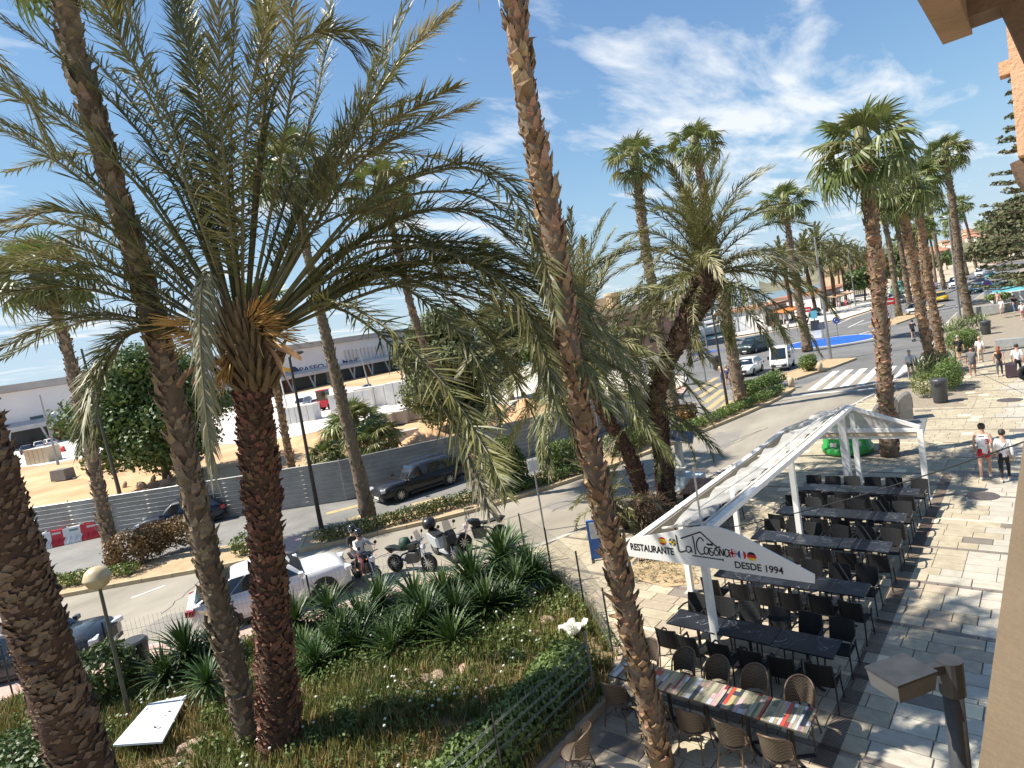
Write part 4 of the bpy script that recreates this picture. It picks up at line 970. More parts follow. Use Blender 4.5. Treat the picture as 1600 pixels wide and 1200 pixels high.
# marble with thin veins
def marble():
    m = mat('dark_marble', (.014, .016, .021), .34, sc=2, col2=(.026, .029, .037), spec=.22)
    t = m.node_tree; N, L = t.nodes, t.links; b = N['Principled BSDF']; src = b.inputs['Base Color'].links[0].from_socket
    tcn = N.new('ShaderNodeTexCoord'); w = N.new('ShaderNodeTexNoise'); w.inputs['Scale'].default_value = 1.3; w.inputs['Detail'].default_value = 6; w.inputs['Distortion'].default_value = 1.2
    oi = N.new('ShaderNodeObjectInfo'); v = N.new('ShaderNodeVectorMath'); v.operation = 'ADD'; v2 = N.new('ShaderNodeVectorMath'); v2.operation = 'SCALE'; v2.inputs[0].default_value = (13, 7, 3)
    L.new(oi.outputs['Random'], v2.inputs['Scale']); L.new(tcn.outputs['Object'], v.inputs[0]); L.new(v2.outputs[0], v.inputs[1]); L.new(v.outputs[0], w.inputs[0])
    a = N.new('ShaderNodeMath'); a.operation = 'SUBTRACT'; a.inputs[1].default_value = .5; L.new(w.outputs[0], a.inputs[0])
    ab = N.new('ShaderNodeMath'); ab.operation = 'ABSOLUTE'; L.new(a.outputs[0], ab.inputs[0])
    r = N.new('ShaderNodeValToRGB'); r.color_ramp.elements[0].position = 0; r.color_ramp.elements[0].color = (1, 1, 1, 1); r.color_ramp.elements[1].position = .0035; r.color_ramp.elements[1].color = (0, 0, 0, 1); L.new(ab.outputs[0], r.inputs[0])
    mx = N.new('ShaderNodeMixRGB'); mx.inputs[2].default_value = (.30, .32, .35, 1); L.new(r.outputs[0], mx.inputs[0]); L.new(src, mx.inputs[1]); L.new(mx.outputs[0], b.inputs['Base Color'])
    return m
m_marb = marble()
def black_chair():
    t = thing('black_chair', 'x', 'chair', (0, 0, 0), 0, 'black terrace chairs')
    b = MB()                                        # seat, chair faces +Y
    g = [[(lerp(-.22, .22, i/4), lerp(-.20, .22, j/4), .44+.012*((i-2)/2)**2-.012*(j/4)) for i in range(5)] for j in range(5)]
    vs = [p for r in g for p in r]+[(p[0], p[1], p[2]-.025) for r in g for p in r]; n = 25; fs = []
    for j in range(4):
        for i in range(4): a = j*5+i; fs += [(a, a+1, a+6, a+5), (n+a, n+a+5, n+a+6, n+a+1)]
    rim = [i for i in range(5)]+[j*5+4 for j in range(1, 5)]+[20+i for i in range(3, -1, -1)]+[j*5 for j in range(3, 0, -1)]
    for i in range(len(rim)): a, c = rim[i], rim[(i+1) % len(rim)]; fs.append((a, n+a, n+c, c))
    b.add(vs, fs); b.build('seat', m_blkf, t)
    b = MB(); vs = []; fs = []
    for s in (0, .018):
        for j in range(5):
            for i in range(5):
                x = lerp(-.215, .215, i/4)*(1-.04*j/4); vs.append((x, -.20-.085*(j/4)-.035*(1-((i-2)/2)**2)-s, .46+.42*(j/4)))
    for j in range(4):
        for i in range(4): a = j*5+i; fs += [(a, a+5, a+6, a+1), (n+a, n+a+1, n+a+6, n+a+5)]
    for i in range(len(rim)): a, c = rim[i], rim[(i+1) % len(rim)]; fs.append((a, c, n+c, n+a))
    b.add(vs, fs); b.build('backrest', m_blkf, t)
    for sx in (-1, 1):
        MB().tube([(sx*.215, .20, .44), (sx*.235, .235, .0)], [.017, .014], 6).build('leg', m_blk, t)
        MB().tube([(sx*.215, -.30, .88), (sx*.22, -.22, .45), (sx*.235, -.29, 0)], [.013, .018, .014], 6).build('leg', m_blk, t)
        MB().tube([(sx*.225, -.255, .66), (sx*.26, -.10, .665), (sx*.26, .13, .655), (sx*.235, .19, .60), (sx*.22, .20, .44)], [.016, .02, .02, .017, .014], 6).build('armrest', m_blk, t)
    return t
ch0 = black_chair(); used = [False]
def put_chair(x, y, rz, lab):
    if not used[0]: used[0] = True; ch0.location = (x, y, 0); ch0.rotation_euler = (0, 0, rz); ch0['label'] = lab; return ch0
    return dup(ch0, (x, y, 0), rz, lab)
def marble_table():
    t = thing('dark_table', 'x', 'table', (0, 0, 0), 0, 'dark marble terrace tables')
    b = MB(); b.box((0, 0, .735), (1.06, .66, .03)); b.build('tabletop', m_marb, t)
    b = MB(); b.box((0, 0, .70), (.9, .5, .03)); b.tube([(0, 0, .70), (0, 0, .03)], .035, 8); b.build('pedestal', m_blk, t)
    b = MB(); b.bar((-.3, -.22, .018), (.3, .22, .018), .05, .03); b.bar((-.3, .22, .014), (.3, -.22, .014), .05, .022); b.build('base', m_blk, t)
    return t
tb0 = marble_table(); tu = False
ROWY = [(20.22, 'farthest'), (18.03, 'second farthest'), (15.95, 'middle'), (13.56, 'second nearest'), (11.12, 'nearest')]
for r, (ty, w) in enumerate(ROWY):
    rr = random.Random(r)
    for k in range(3):
        x = -6.02+k*1.075; lab = ('left', 'middle', 'right')[k]+' dark marble table of the '+w+' dark row under the tent'
        p = (x, ty+rr.uniform(-.03, .03), 0)
        if not tu: tu = True; tb0.location = p; tb0['label'] = lab
        else: dup(tb0, p, rr.uniform(-.012, .012), lab)
    for k in range(6):
        x = -6.38+k*.575
        put_chair(x+rr.uniform(-.05, .05), ty-.53+rr.uniform(-.06, .04), rr.uniform(-.1, .1), ORD[k]+' black chair from the left on the near side of the '+w+' dark row')
        put_chair(x+rr.uniform(-.05, .05), ty+.55+rr.uniform(-.04, .06), PI+rr.uniform(-.1, .1), ORD[k]+' black chair from the left on the far side of the '+w+' dark row')
# second dark row outside the left gutter
for k in range(3):
    put_chair(-8.25+U(-.04, .04), 17.0+k*.85, PI/2*-1+U(-.1, .1), ORD[k]+' black chair in the line along the road side of the tent')
    put_chair(-9.65+U(-.04, .04), 17.1+k*.85, PI/2+PI+PI+U(-.1, .1), ORD[k]+' black chair on the road side of the bench tables')
    dup(tb0, (-8.95, 17.1+k*1.09, 0), PI/2, ('near', 'middle', 'far')[k]+' dark table in the line along the road side of the tent')
# painted plank tables
PC = [(.34, .30, .17), (.42, .38, .26), (.55, .08, .05), (.62, .64, .64), (.05, .06, .08), (.52, .42, .22), (.25, .05, .05), (.60, .40, .38), (.20, .19, .12), (.46, .44, .30), (.30, .27, .19)]
m_pl = [mat('plank_%d' % i, tuple(q*.78 for q in c), .45, sc=9, var=.22, stretch=(1, .15, 1), bump=.12, bsc=40) for i, c in enumerate(PC)]
m_bam = mat('bamboo_frame', (.075, .045, .028), .45, sc=12, col2=(.15, .09, .05), stretch=(1, 1, .4))
def weave():
    m = mat('rattan_weave', (.10, .06, .035), .6, sc=10)
    t = m.node_tree; N, L = t.nodes, t.links; b = N['Principled BSDF']; ck = N.new('ShaderNodeTexChecker'); ck.inputs['Scale'].default_value = 46
    ck.inputs[1].default_value = (.035, .025, .018, 1); ck.inputs[2].default_value = (.15, .115, .08, 1); tcn = N.new('ShaderNodeTexCoord'); L.new(tcn.outputs['Object'], ck.inputs[0]); L.new(ck.outputs[0], b.inputs['Base Color']); return m
m_weave = weave()
rp = random.Random(21)
for k in range(5):
    x = -6.33+k*.70; t = thing('plank_table', ORD[k]+' table from the left with a top of multicoloured painted planks', 'table', (x, 8.98, 0), 0, 'painted plank tables')
    b = MB(); b.box((0, 0, .725), (.685, .62, .02)); b.build('tabletop', mat('table_frame', (.10, .09, .07), .6), t)
    y0 = 0; xx = -.34
    while xx < .33:
        w = rp.choice((.045, .045, .06, .08)); w = min(w, .342-xx); yy = -.307
        while yy < .30:
            l = rp.choice((.62, .40, .25, .16, .12)); l = min(l, .307-yy)
            if l > .03: MB().box((xx+w/2, yy+l/2, .7395+rp.uniform(0, .002)), (w-.004, l-.004, .008)).build('plank', rp.choice(m_pl), t)
            yy += l
        xx += w
    b = MB(); b.tube([(0, 0, .715), (0, 0, .02)], .035, 8); b.build('pedestal', m_blk, t)
    b = MB(); b.bar((-.25, -.2, .02), (.25, .2, .02), .05, .03); b.bar((-.25, .2, .016), (.25, -.2, .016), .05, .022); b.build('base', m_blk, t)
def rattan_chair():
    t = thing('rattan_chair', 'x', 'chair', (0, 0, 0), 0, 'rattan bistro chairs')
    b = MB(); b.lathe([(.001, .455), (.20, .455), (.215, .445), (.20, .43), (.001, .43)], 20); b.build('seat', m_weave, t, smooth=True)
    def back(a, z): r = .225+.03*(z-.45); return (r*math.cos(a), r*math.sin(a)*1.0-.02-.16*(z-.45), z)
    b = MB(); vs = []; fs = []; na, nz = 13, 7
    for s in (0, .012):
        for j in range(nz):
            for i in range(na):
                a = lerp(PI*1.06, PI*1.94, i/(na-1)); zt = .50+.40*math.sin(PI*lerp(.14, .86, i/(na-1)))**.45
                p = back(a, lerp(.50, zt, j/(nz-1))); q = A(p)*A([1-s*4, 1-s*4, 1]); vs.append(q)
    n = na*nz
    for j in range(nz-1):
        for i in range(na-1): a = j*na+i; fs += [(a, a+1, a+na+1, a+na), (n+a, n+a+na, n+a+na+1, n+a+1)]
    b.add(vs, fs); b.build('backrest', m_weave, t, smooth=True)
    hoop = [(-.22, .02, .45)]+[back(lerp(PI*1.02, PI*1.98, i/14), .50+.42*math.sin(PI*lerp(.06, .94, i/14))**.42) for i in range(15)]+[(.22, .02, .45)]
    b = MB(); b.tube(hoop, .016, 7); b.build('back_frame', m_bam, t, smooth=True)
    b = MB(); b.tube([(.215*math.cos(a), .215*math.sin(a), .44) for a in np.linspace(0, 2*PI, 21)], .016, 6); b.build('seat_frame', m_bam, t, smooth=True)
    for sx in (-1, 1):
        MB().tube([(sx*.18, .12, .44), (sx*.21, .19, 0)], .014, 6).build('leg', m_bam, t)
        MB().tube([(sx*.18, -.13, .44), (sx*.22, -.25, 0)], .014, 6).build('leg', m_bam, t)
        MB().tube([(sx*.195, .15, .18), (0, 0, .30), (-sx*.205, -.19, .18)], .009, 5).build('stretcher', m_bam, t)
    return t
rc0 = rattan_chair(); ru = False
for k in range(5):
    for s, yy, rz in (('near', 8.98-.50, 0), ('far', 8.98+.52, PI)):
        p = (-6.35+k*.70+rp.uniform(-.05, .05), yy+rp.uniform(-.05, .05), 0); lab = ORD[k]+' round-backed rattan chair from the left on the '+s+' side of the painted tables'; r = rz+rp.uniform(-.12, .12)
        if not ru: ru = True; rc0.location = p; rc0.rotation_euler = (0, 0, r); rc0['label'] = lab
        else: dup(rc0, p, r, lab)
for k, (x, y) in enumerate(((-6.95, 6.55), (-7.05, 9.15))): pass
dup(rc0, (-6.3, 7.0, 0), 1.9, 'rattan chair alone at the bottom edge beside the garden kerb')

# ---------------------------------------------------------------- the white tent frame
TY0, TY1, XL, XR, XM, ZE, ZR = 10.84, 21.95, -7.40, -3.42, -5.42, 2.2, 2.96
tent = thing('terrace_tent', 'white metal tent frame with rolled back clear roof over the dark tables', 'tent', (XM, 16.4, 0))
T_ = lambda x, y, z: (x-XM, y-16.4, z)
def tbar(name, a, b, w, h=None, m=None): 
    q = MB().bar(T_(*a), T_(*b), w, h or w, up=(0, 0, 1)); return q.build(name, m or m_white, tent)
for y in (TY0, 13.6, 16.9, TY1): tbar('post', (XL, y, 0), (XL, y, ZE), .13)
for y in (TY0, 16.45): tbar('post', (XM-.10, y, 0), (XM-.10, y, ZR-.06), .13)
tbar('post', (XM-.16, TY1, 0), (XM-.16, TY1, ZR-.1), .22); tbar('post', (XM+.16, TY1+.05, 0), (XM+.16, TY1+.05, ZR-.2), .14)
tbar('post', (XR, TY1, 0), (XR, TY1, ZE), .15)
tbar('gutter', (XL, TY0-.1, ZE+.02), (XL, TY1, ZE+.02), .16, .10)
tbar('valance', (XL+.10, TY0, ZE-.10), (XL+.10, TY1-.1, ZE-.10), .035, .26, m_canvas)
tbar('ridge_beam', (XM+.16, TY0-.1, ZR), (XM+.16, TY1, ZR), .14, .12)
tbar('ridge_rail', (XM-.02, TY0, ZR-.02), (XM-.02, TY1-.05, ZR-.02), .05, .10, m_whited)
for s in (XL, XR): tbar('gable_rafter', (s, TY1, ZE+.06), (XM, TY1, ZR+.03), .13, .10)
tbar('gable_beam', (XL, TY1, ZE-.02), (XR, TY1, ZE-.02), .14, .12)
tbar('gable_beam', (XL, TY1+.01, ZE-.26), (XR, TY1+.01, ZE-.26), .05, .09)
tbar('valance', (XL+.1, TY1-.03, ZE-.15), (XR-.1, TY1-.03, ZE-.15), .03, .13, m_canvas)
gp = MB(); gp.add([T_(XL+.1, TY1+.02, ZE+.06), T_(XR-.1, TY1+.02, ZE+.06), T_(XM, TY1+.02, ZR-.02), T_(XL+.1, TY1+.035, ZE+.06), T_(XR-.1, TY1+.035, ZE+.06), T_(XM, TY1+.035, ZR-.02)], [(0, 1, 2), (5, 4, 3), (0, 3, 4, 1), (1, 4, 5, 2), (2, 5, 3, 0)])
gp.build('gable_panel', mat('gable_film', (.55, .53, .49), .4, alpha=.7), tent)
# gathered clear roof lying along the ridge, wavy folds
b = MB(); vs = []; fs = []; ny, nx = 90, 9; rr = random.Random(4)
ph = [rr.uniform(0, 6) for _ in range(6)]
for j in range(ny):
    t = j/(ny-1); y = lerp(TY0, TY1-.1, t); wv = .02*math.sin(t*31+ph[0])+.015*math.sin(t*57+ph[1])
    for i in range(nx):
        u = i/(nx-1); x = XM-.08-u*(.78+wv*.9); z = ZR+.03-u*.16+.05*math.sin(u*7+t*44+ph[2])*u+.03*math.sin(t*80+u*3)-.04*u*math.sin(t*31+ph[0])
        vs.append(T_(x, y, z))
for j in range(ny-1):
    for i in range(nx-1): a = j*nx+i; fs.append((a, a+1, a+nx+1, a+nx))
b.add(vs, fs); b.build('rolled_roof', m_vinyl, tent, smooth=True)
for y in (TY0+.05, 13.6, 16.45, 19.2): tbar('roof_strap', (XM-.95, y, ZR-.16), (XM+.2, y, ZR+.07), .05, .03, m_whited)
for y in (TY0, 13.6, 16.9, TY1):
    for dx, dy in ((-.10, -.10), (.10, -.10), (-.10, .10), (.10, .10)): pass
    tbar('base_plate', (XL, y-.13, .012), (XL, y+.13, .012), .26, .02, m_whited)
for y in (TY0, 16.45): tbar('base_plate', (XM-.10, y-.13, .012), (XM-.10, y+.13, .012), .26, .02, m_whited)
tbar('base_plate', (XR, TY1-.14, .012), (XR, TY1+.14, .012), .28, .02, m_whited)
for y in (13.6, 16.9, 19.4): tbar('gutter_joint', (XL, y-.06, ZE+.02), (XL, y+.06, ZE+.02), .18, .12, m_whited)
wire_ = MB().tube([T_(XM-.05, TY0, ZR+.35), T_(XM-.05, 14, ZR+.22), T_(XM-.05, 18, ZR+.24), T_(XM-.05, TY1, ZR+.12)], .006, 4); wire_.build('cable', m_blk, tent)
for y in (TY0+.2, 16.4, TY1-.2): tbar('brace', (XL, y, ZE-.45), (XL+.42, y, ZE-.02), .045, .045)
tbar('flag_rod', (XM-.1, TY0+.1, ZR-.1), (XM-.1, TY0+.1, ZR+1.15), .03, .03, m_whited)
# ---------------------------------------------------------------- sign
def text_mesh(s, size, m, bold=0.0, name='lettering'):
    cu = bpy.data.curves.new(name, 'FONT'); cu.body = s; cu.size = size; cu.extrude = .003; cu.offset = bold; o = bpy.data.objects.new(name, cu); C.objects.link(o)
    dg = bpy.context.evaluated_depsgraph_get(); me = bpy.data.meshes.new_from_object(o.evaluated_get(dg)); bpy.data.objects.remove(o); bpy.data.curves.remove(cu)
    me.materials.clear(); me.materials.append(m); return me
SY = 10.70
sign = thing('restaurant_sign', 'white gable sign reading RESTAURANTE La Casona DESDE 1994 with round flags', 'sign', (XM, SY, 2.15))
Ls = lambda x, z, y=0: (x-XM, y, z-2.15)
pl = [(-7.25, 2.17), (-3.46, 2.14), (-3.44, 2.30), (-4.62, 2.87), (-4.9, 2.97), (-5.1, 3.01), (-5.4, 3.0), (-5.7, 2.93), (-6.2, 2.78), (-7.25, 2.53)]
b = MB(); n = len(pl); b.add([Ls(*p) for p in pl]+[Ls(p[0], p[1], .03) for p in pl], [tuple(range(n)), tuple(range(2*n-1, n-1, -1))]+[((i+1) % n, i, n+i, n+(i+1) % n) for i in range(n)])
b.build('sign_board', mat('white_sign_vinyl', (.74, .73, .70), .35, sc=1.5, col2=(.80, .79, .77)), sign)
m_ink = mat('black_ink', (.014, .014, .014), .5)
def put_text(s, size, x, z, bold=0, width=None):
    me = text_mesh(s, size, m_ink, bold); w = max(v.co.x for v in me.vertices)-min(v.co.x for v in me.vertices); sx = (width/w) if width else 1
    return link('lettering', me, sign, loc=Ls(x, z, -.004), rot=(PI/2, 0, 0), scale=(sx, 1, 1))
put_text('RESTAURANTE', .205, -7.09, 2.33, .004, 1.0)
put_text('DESDE 1994', .185, -4.85, 2.235, .003, .88)
def pen(pts, r=.014):
    q = bez([A([p[0], 0, p[1]]) for p in pts], max(8, len(pts)*5)); b = MB(); b.tube(q, r, 5); b.xf(Matrix.Scale(.35, 4, (0, 1, 0))); return b.build('logo_stroke', m_ink, sign, loc=Ls(XM, 2.15, -.006))
Z0 = 2.15
def P_(x, z): return (x-XM, z-2.15)
pen([P_(-5.98, 2.76), P_(-5.97, 2.6), P_(-5.96, 2.43), P_(-5.90, 2.42), P_(-5.80, 2.46)])                       # L
pen([P_(-5.70, 2.54), P_(-5.77, 2.55), P_(-5.80, 2.48), P_(-5.76, 2.42), P_(-5.70, 2.47), P_(-5.69, 2.54), P_(-5.68, 2.43)], .012)   # a
pen([P_(-5.88, 2.70), P_(-5.66, 2.79), P_(-5.44, 2.88)]); pen([P_(-5.45, 2.88), P_(-5.30, 2.74), P_(-5.14, 2.60)]); pen([P_(-5.20, 2.57), P_(-5.08, 2.62)])                     # roof
pen([P_(-5.62, 2.78), P_(-5.61, 2.60), P_(-5.61, 2.40)]); pen([P_(-5.24, 2.70), P_(-5.24, 2.62)])
pen([P_(-5.40, 2.70), P_(-5.47, 2.76), P_(-5.55, 2.66), P_(-5.56, 2.52), P_(-5.49, 2.42), P_(-5.40, 2.46)])         # C
def pa(x): pen([P_(x+.085, 2.56), P_(x+.03, 2.58), P_(x, 2.50), P_(x+.03, 2.43), P_(x+.08, 2.48), P_(x+.09, 2.56), P_(x+.10, 2.43)], .012)
pa(-5.42)
pen([P_(-5.24, 2.57), P_(-5.30, 2.56), P_(-5.29, 2.50), P_(-5.24, 2.48), P_(-5.26, 2.42), P_(-5.31, 2.43)], .012)                                                              # s
pen([P_(-5.18, 2.56), P_(-5.22, 2.50), P_(-5.18, 2.43), P_(-5.13, 2.49), P_(-5.18, 2.56)], .012)                                                                              # o
pen([P_(-5.11, 2.43), P_(-5.10, 2.58), P_(-5.04, 2.44), P_(-5.03, 2.58)], .013)                                                                                               # N
pa(-5.01)
pen([P_(-5.68, 2.37), P_(-5.3, 2.365), P_(-5.05, 2.36)], .011); pen([P_(-5.06, 2.385), P_(-5.06, 2.335)], .010)
for i in range(3):
    MB().lathe([(0.0, 0), (.022, 0), (.022, .004), (0, .004)], 8).build('window_dot', m_ink, sign, loc=Ls(-5.33+i*.035, 2.64, -.004), rot=(PI/2, 0, 0))
def flag(x, z, r, bands, vertical=False, cross=None):
    """round flag: bands = list of (fraction, colour)"""
    f = thing_child('flag', sign, Ls(x, z, -.006))
    t0 = 0
    for fr, c in bands:
        pts = []; lo, hi = -r+2*r*t0, -r+2*r*(t0+fr); k = 10
        for i in range(k+1): q = lerp(lo, hi, i/k); h = math.sqrt(max(0, r*r-q*q)); pts.append((q, h))
        poly = pts+[(q, -h) for q, h in pts[::-1]]
        poly = [(a, c2) if vertical else (c2, -a) for a, c2 in poly]
        b = MB(); b.add([(p[0], -.004, p[1]) for p in poly]+[(p[0], -.001, p[1]) for p in poly], [tuple(range(len(poly))), tuple(range(2*len(poly)-1, len(poly)-1, -1))])
        b.build('flag_band', mat('flag_%d_%d_%d' % tuple(int(q*99) for q in c), c, .5), f); t0 += fr
    if cross:
        for j, (c, w, diag) in enumerate(cross):
            b = MB(); y = -.005-.0012*j; L2 = r*.96
            for a in ((PI/4, -PI/4) if diag else (0, PI/2)):
                b.box((0 if not (diag is None) else 0, y, 0), (2*L2, .001, w), M=Matrix.Rotation(a, 3, 'Y'))
            b.build('flag_cross', mat('flag_%d_%d_%d' % tuple(int(q*99) for q in c), c, .5), f)
def thing_child(name, par, loc):
    b = MB(); b.lathe([(0, 0), (.088, 0), (.088, .002), (0, .002)], 20); o = b.build(name, m_white, par, loc=(loc[0], loc[1]+.0055, loc[2])); o.rotation_euler = (0, 0, 0)
    o.data.transform(Matrix.Rotation(PI/2, 4, 'X')); return o
RED, YEL, BLU, WHI, BLK = (.55, .02, .02), (.75, .48, .03), (.02, .06, .28), (.8, .8, .8), (.01, .01, .01)
flag(-6.30, 2.60, .085, [(.27, RED), (.46, YEL), (.27, RED)])
flag(-6.08, 2.60, .085, [(1.0, (.03, .12, .30))], cross=[(YEL, .035, False)])
flag(-4.86, 2.52, .085, [(1.0, BLU)], cross=[(WHI, .04, True), (RED, .014, True), (WHI, .055, False), (RED, .03, False)])
flag(-4.68, 2.51, .085, [(.33, BLU), (.34, WHI), (.33, RED)], vertical=True)
flag(-4.50, 2.50, .085, [(.33, BLK), (.34, RED), (.33, YEL)])
# ---------------------------------------------------------------- street furniture
m_steel = mat('galvanised', (.30, .31, .31), .5, sc=8, metal=.7)
m_dgrey = mat('dark_grey_metal', (.055, .057, .06), .45, sc=8, metal=.3, col2=(.075, .077, .08))
m_lampg = mat('street_lamp_grey', (.030, .033, .038), .5, sc=6, metal=.1, col2=(.048, .052, .058))
lc = D(1483, 1030, 5.5)
lamp = thing('lamp_post', 'dark grey street lamp with boxy head in the lower right corner', 'street lamp', (lc[0], lc[1], 0))
MB().tube([(0, 0, 0), (0, 0, lc[2]-.12)], [.085, .082], 16).build('post', m_lampg, lamp, smooth=True)
MB().tube([(0, 0, lc[2]-.32), (0, 0, lc[2]+.0)], .103, 18).build('cap', m_lampg, lamp)
hd = D(1404, 1018, 5.35)-A([lc[0], lc[1], 0]); ang = math.atan2(hd[1], hd[0])
MB().bar((0, 0, lc[2]-.07), (hd[0]*.6, hd[1]*.6, lc[2]-.02), .07, .08).build('arm', m_lampg, lamp)
hb = MB(); hb.box((0, 0, 0), (.38, .30, .15), taper=1.1); hb.build('lamp_head', mat('lamp_box', (.07, .074, .078), .5, sc=5, col2=(.10, .104, .108)), lamp, loc=(hd[0], hd[1], lc[2]-.02), rot=(0, .0, ang))
hl = MB(); hl.box((0, 0, .088), (.43, .345, .022)); hl.box((.12, -.168, .03), (.03, .02, .11)); hl.build('lid', m_lampg, lamp, loc=(hd[0], hd[1], lc[2]-.02), rot=(0, 0, ang))
# globe lamp in the garden
gp_ = G(207, 1138); gl = thing('globe_lamp', 'globe lamp on a slim post in the left of the garden', 'street lamp', gp_)
top = D(152, 903, depth_of(gp_)-.3)-gp_
MB().tube([(0, 0, 0), top*.5, top-A([0, 0, .2])], [.05, .04, .035], 10).build('post', mat('olive_post', (.10, .09, .06), .6, sc=6), gl)
gb = MB(); gb.lathe([(.0, -.24), (.1, -.235), (.2, -.17), (.27, -.02), (.285, .0), (.275, .03), (.22, .16), (.12, .235), (0, .255)], 24); gb.build('globe', mat('dirty_globe', (.44, .34, .19), .45, sc=5, col2=(.60, .49, .31)), gl, loc=top, smooth=True)
def pole_lamp(label, basep, topp, r, m, arm=0.0, zb=0, head=True, grp='street lamps', ddir=None):
    base = G(*basep, zb); t = thing('lamp_post', label, 'street lamp', base, 0, grp); tp = D(*topp, depth_of(base)); tp = D(*topp, depth_of(base)-.0915*tp[2])-base
    h = tp[2]
    MB().tube([(0, 0, 0), (0, 0, h*.12), (tp[0]*.5, tp[1]*.5, h*.5), tp], [r*1.5, r*1.3, r, r*.7], 8).build('post', m, t)
    if arm:
        d = A(ddir or (1, 0)); e = tp+A([d[0]*arm, d[1]*arm, arm*.25])
        MB().tube(bez([tp-A([0, 0, .05]), tp+A([d[0]*arm*.4, d[1]*arm*.4, arm*.25]), e], 7), r*.5, 6).build('arm', m, t)
        b = MB(); b.lathe([(.02, .08), (.14, .05), (.24, 0), (.22, -.05), (.1, -.10), (0, -.11)], 12); b.build('lamp_head', m_dgrey, t, loc=e)
    elif head:
        b = MB(); b.box((0, 0, .05), (.55, .18, .1)); b.build('lamp_head', m_steel, t, loc=tp)
    return t
m_bpost = mat('dark_brown_post', (.035, .026, .02), .6, sc=6)
pole_lamp('tall dark brown lamp post with one arm beside the grey fan palm', (503, 828), (452, 558), .075, m_bpost, .55, ddir=(.9, .3))
pole_lamp('dark post on the building site beside the left fan palm', (190, 785), (127, 545), .10, mat('site_post', (.05, .055, .045), .6), 0, head=False)
pole_lamp('thin brown lamp post in the median before the yachts', (1137, 637), (1110, 470), .07, m_bpost, 0, head=False)
pole_lamp('tall grey lamp post on the island in front of the roundabout', (1298, 562), (1273, 375), .10, m_steel, .9, ddir=(-.3, .9))
pole_lamp('tall grey lamp post on the avenue before the second planter', (1500, 497), (1482, 340), .11, m_steel, .8, ddir=(-.8, .2))
pole_lamp('grey lamp post far on the left pavement behind the roundabout', (1337, 478), (1325, 395), .09, m_steel, .9, ddir=(.6, .3))
pole_lamp('second grey lamp post on the avenue behind the fan palms', (1512, 480), (1499, 345), .11, m_steel, .8, ddir=(-.8, .2))
pole_lamp('pale thin mast on the building site with small floodlights', (91, 726), (62, 617), .11, m_steel, 0, head=False)
pole_lamp('grey post at the edge of the pale pavement by the yachts', (1103, 597), (1090, 500), .06, m_steel, 0, head=False)
pole_lamp('second grey post on the pale pavement by the yachts', (1110, 575), (1096, 490), .06, m_steel, 0, head=False)
pole_lamp('thin white lamp mast in front of the shopping building', (452, 652), (433, 572), .10, m_whited, 0, head=True)
pole_lamp('thin lamp mast standing by the white hoarding', (583, 628), (561, 545), .10, m_steel, 0, head=True)
# litter bins
def bin_(label, p, h, r, m=m_dgrey):
    t = thing('litter_bin', label, 'litter bin', p, 0, 'litter bins')
    MB().lathe([(r*.82, 0), (r*.86, .03), (r, h*.82), (r*1.0, h*.84)], 20).build('body', m, t, smooth=True)
    MB().lathe([(r*1.05, h*.84), (r*1.05, h*.95), (r*.9, h), (0, h)], 20).build('lid', m, t)
    MB().box((0, -r*.92, h*.76), (r*.9, r*.25, h*.07)).build('opening', m_blk, t)
bin_('tall dark grey litter bin in front of the planter shrub', G(1470, 628), 1.2, .36); bin_('dark grey litter bin behind the second planter', G(1541, 522), 1.15, .38)
bin_('dark litter bin on the pale pavement beside the brown post', G(1121, 577), 1.35, .42); bin_('black litter bin beside the dark parked car in the left corner', (-18.6, 4.3, 0), 1.0, .32)
# recycling hatches behind the palm and the green container
m_cont = mat('container_metal', (.20, .185, .165), .45, metal=.5, sc=5, col2=(.27, .25, .225))
def hatch(label, p, rz):
    t = thing('waste_hatch', label, 'waste container', p, rz, 'underground waste hatches'); pr = []
    for i in range(9): a = lerp(PI*.5, PI*1.0, i/8); pr.append((.45+.85*math.cos(a)*.8, .28+1.0*math.sin(a)))
    prof = [(.45, 0)]+[(x, z) for x, z in [(.45, 1.22)]+pr[1:]]+[(-.25, 0)]
    n = len(prof); b = MB(); b.add([(x, -.36, z) for x, z in prof]+[(x, .36, z) for x, z in prof], [tuple(range(n-1, -1, -1)), tuple(range(n, 2*n))]+[(i, (i+1) % n, n+(i+1) % n, n+i) for i in range(n)])
    b.build('housing', m_cont, t); MB().box((.47, 0, .8), (.03, .5, .5)).build('door', mat('container_door', (.14, .13, .12), .5, metal=.4), t)
for k, (x, y) in enumerate(((1371, 672), (1388, 665), (1409, 655))): hatch(('left', 'middle', 'right')[k]+' curved grey waste hatch on the metal platform behind the palm', G(x, y), R_(15))
tag(MB().box((0, 0, .012), (4.4, 2.2, .024)).build('hatch_platform', mat('platform', (.20, .21, .215), .6, metal=.3), None, loc=G(1400, 668), rot=(0, 0, R_(95))), 'grey metal platform under the curved waste hatches', 'platform')
p = G(1325, 706); t = thing('glass_container', 'green glass recycling container seen through the tent frame', 'waste container', p)
m_green = mat('green_plastic', (.02, .22, .035), .4, sc=4, col2=(.03, .30, .06))
MB().lathe([(.85, .02), (.95, .1), (.95, .30), (.88, .34), (.88, .9), (.80, 1.3), (.5, 1.62), (.1, 1.72)], 22).build('shell', m_green, t, smooth=True)
for i in range(3): a = -1.9+i*.5; MB().box((.90*math.cos(a), .90*math.sin(a), .5), (.02, .26, .16), rz=a).build('sticker', m_paint, t)
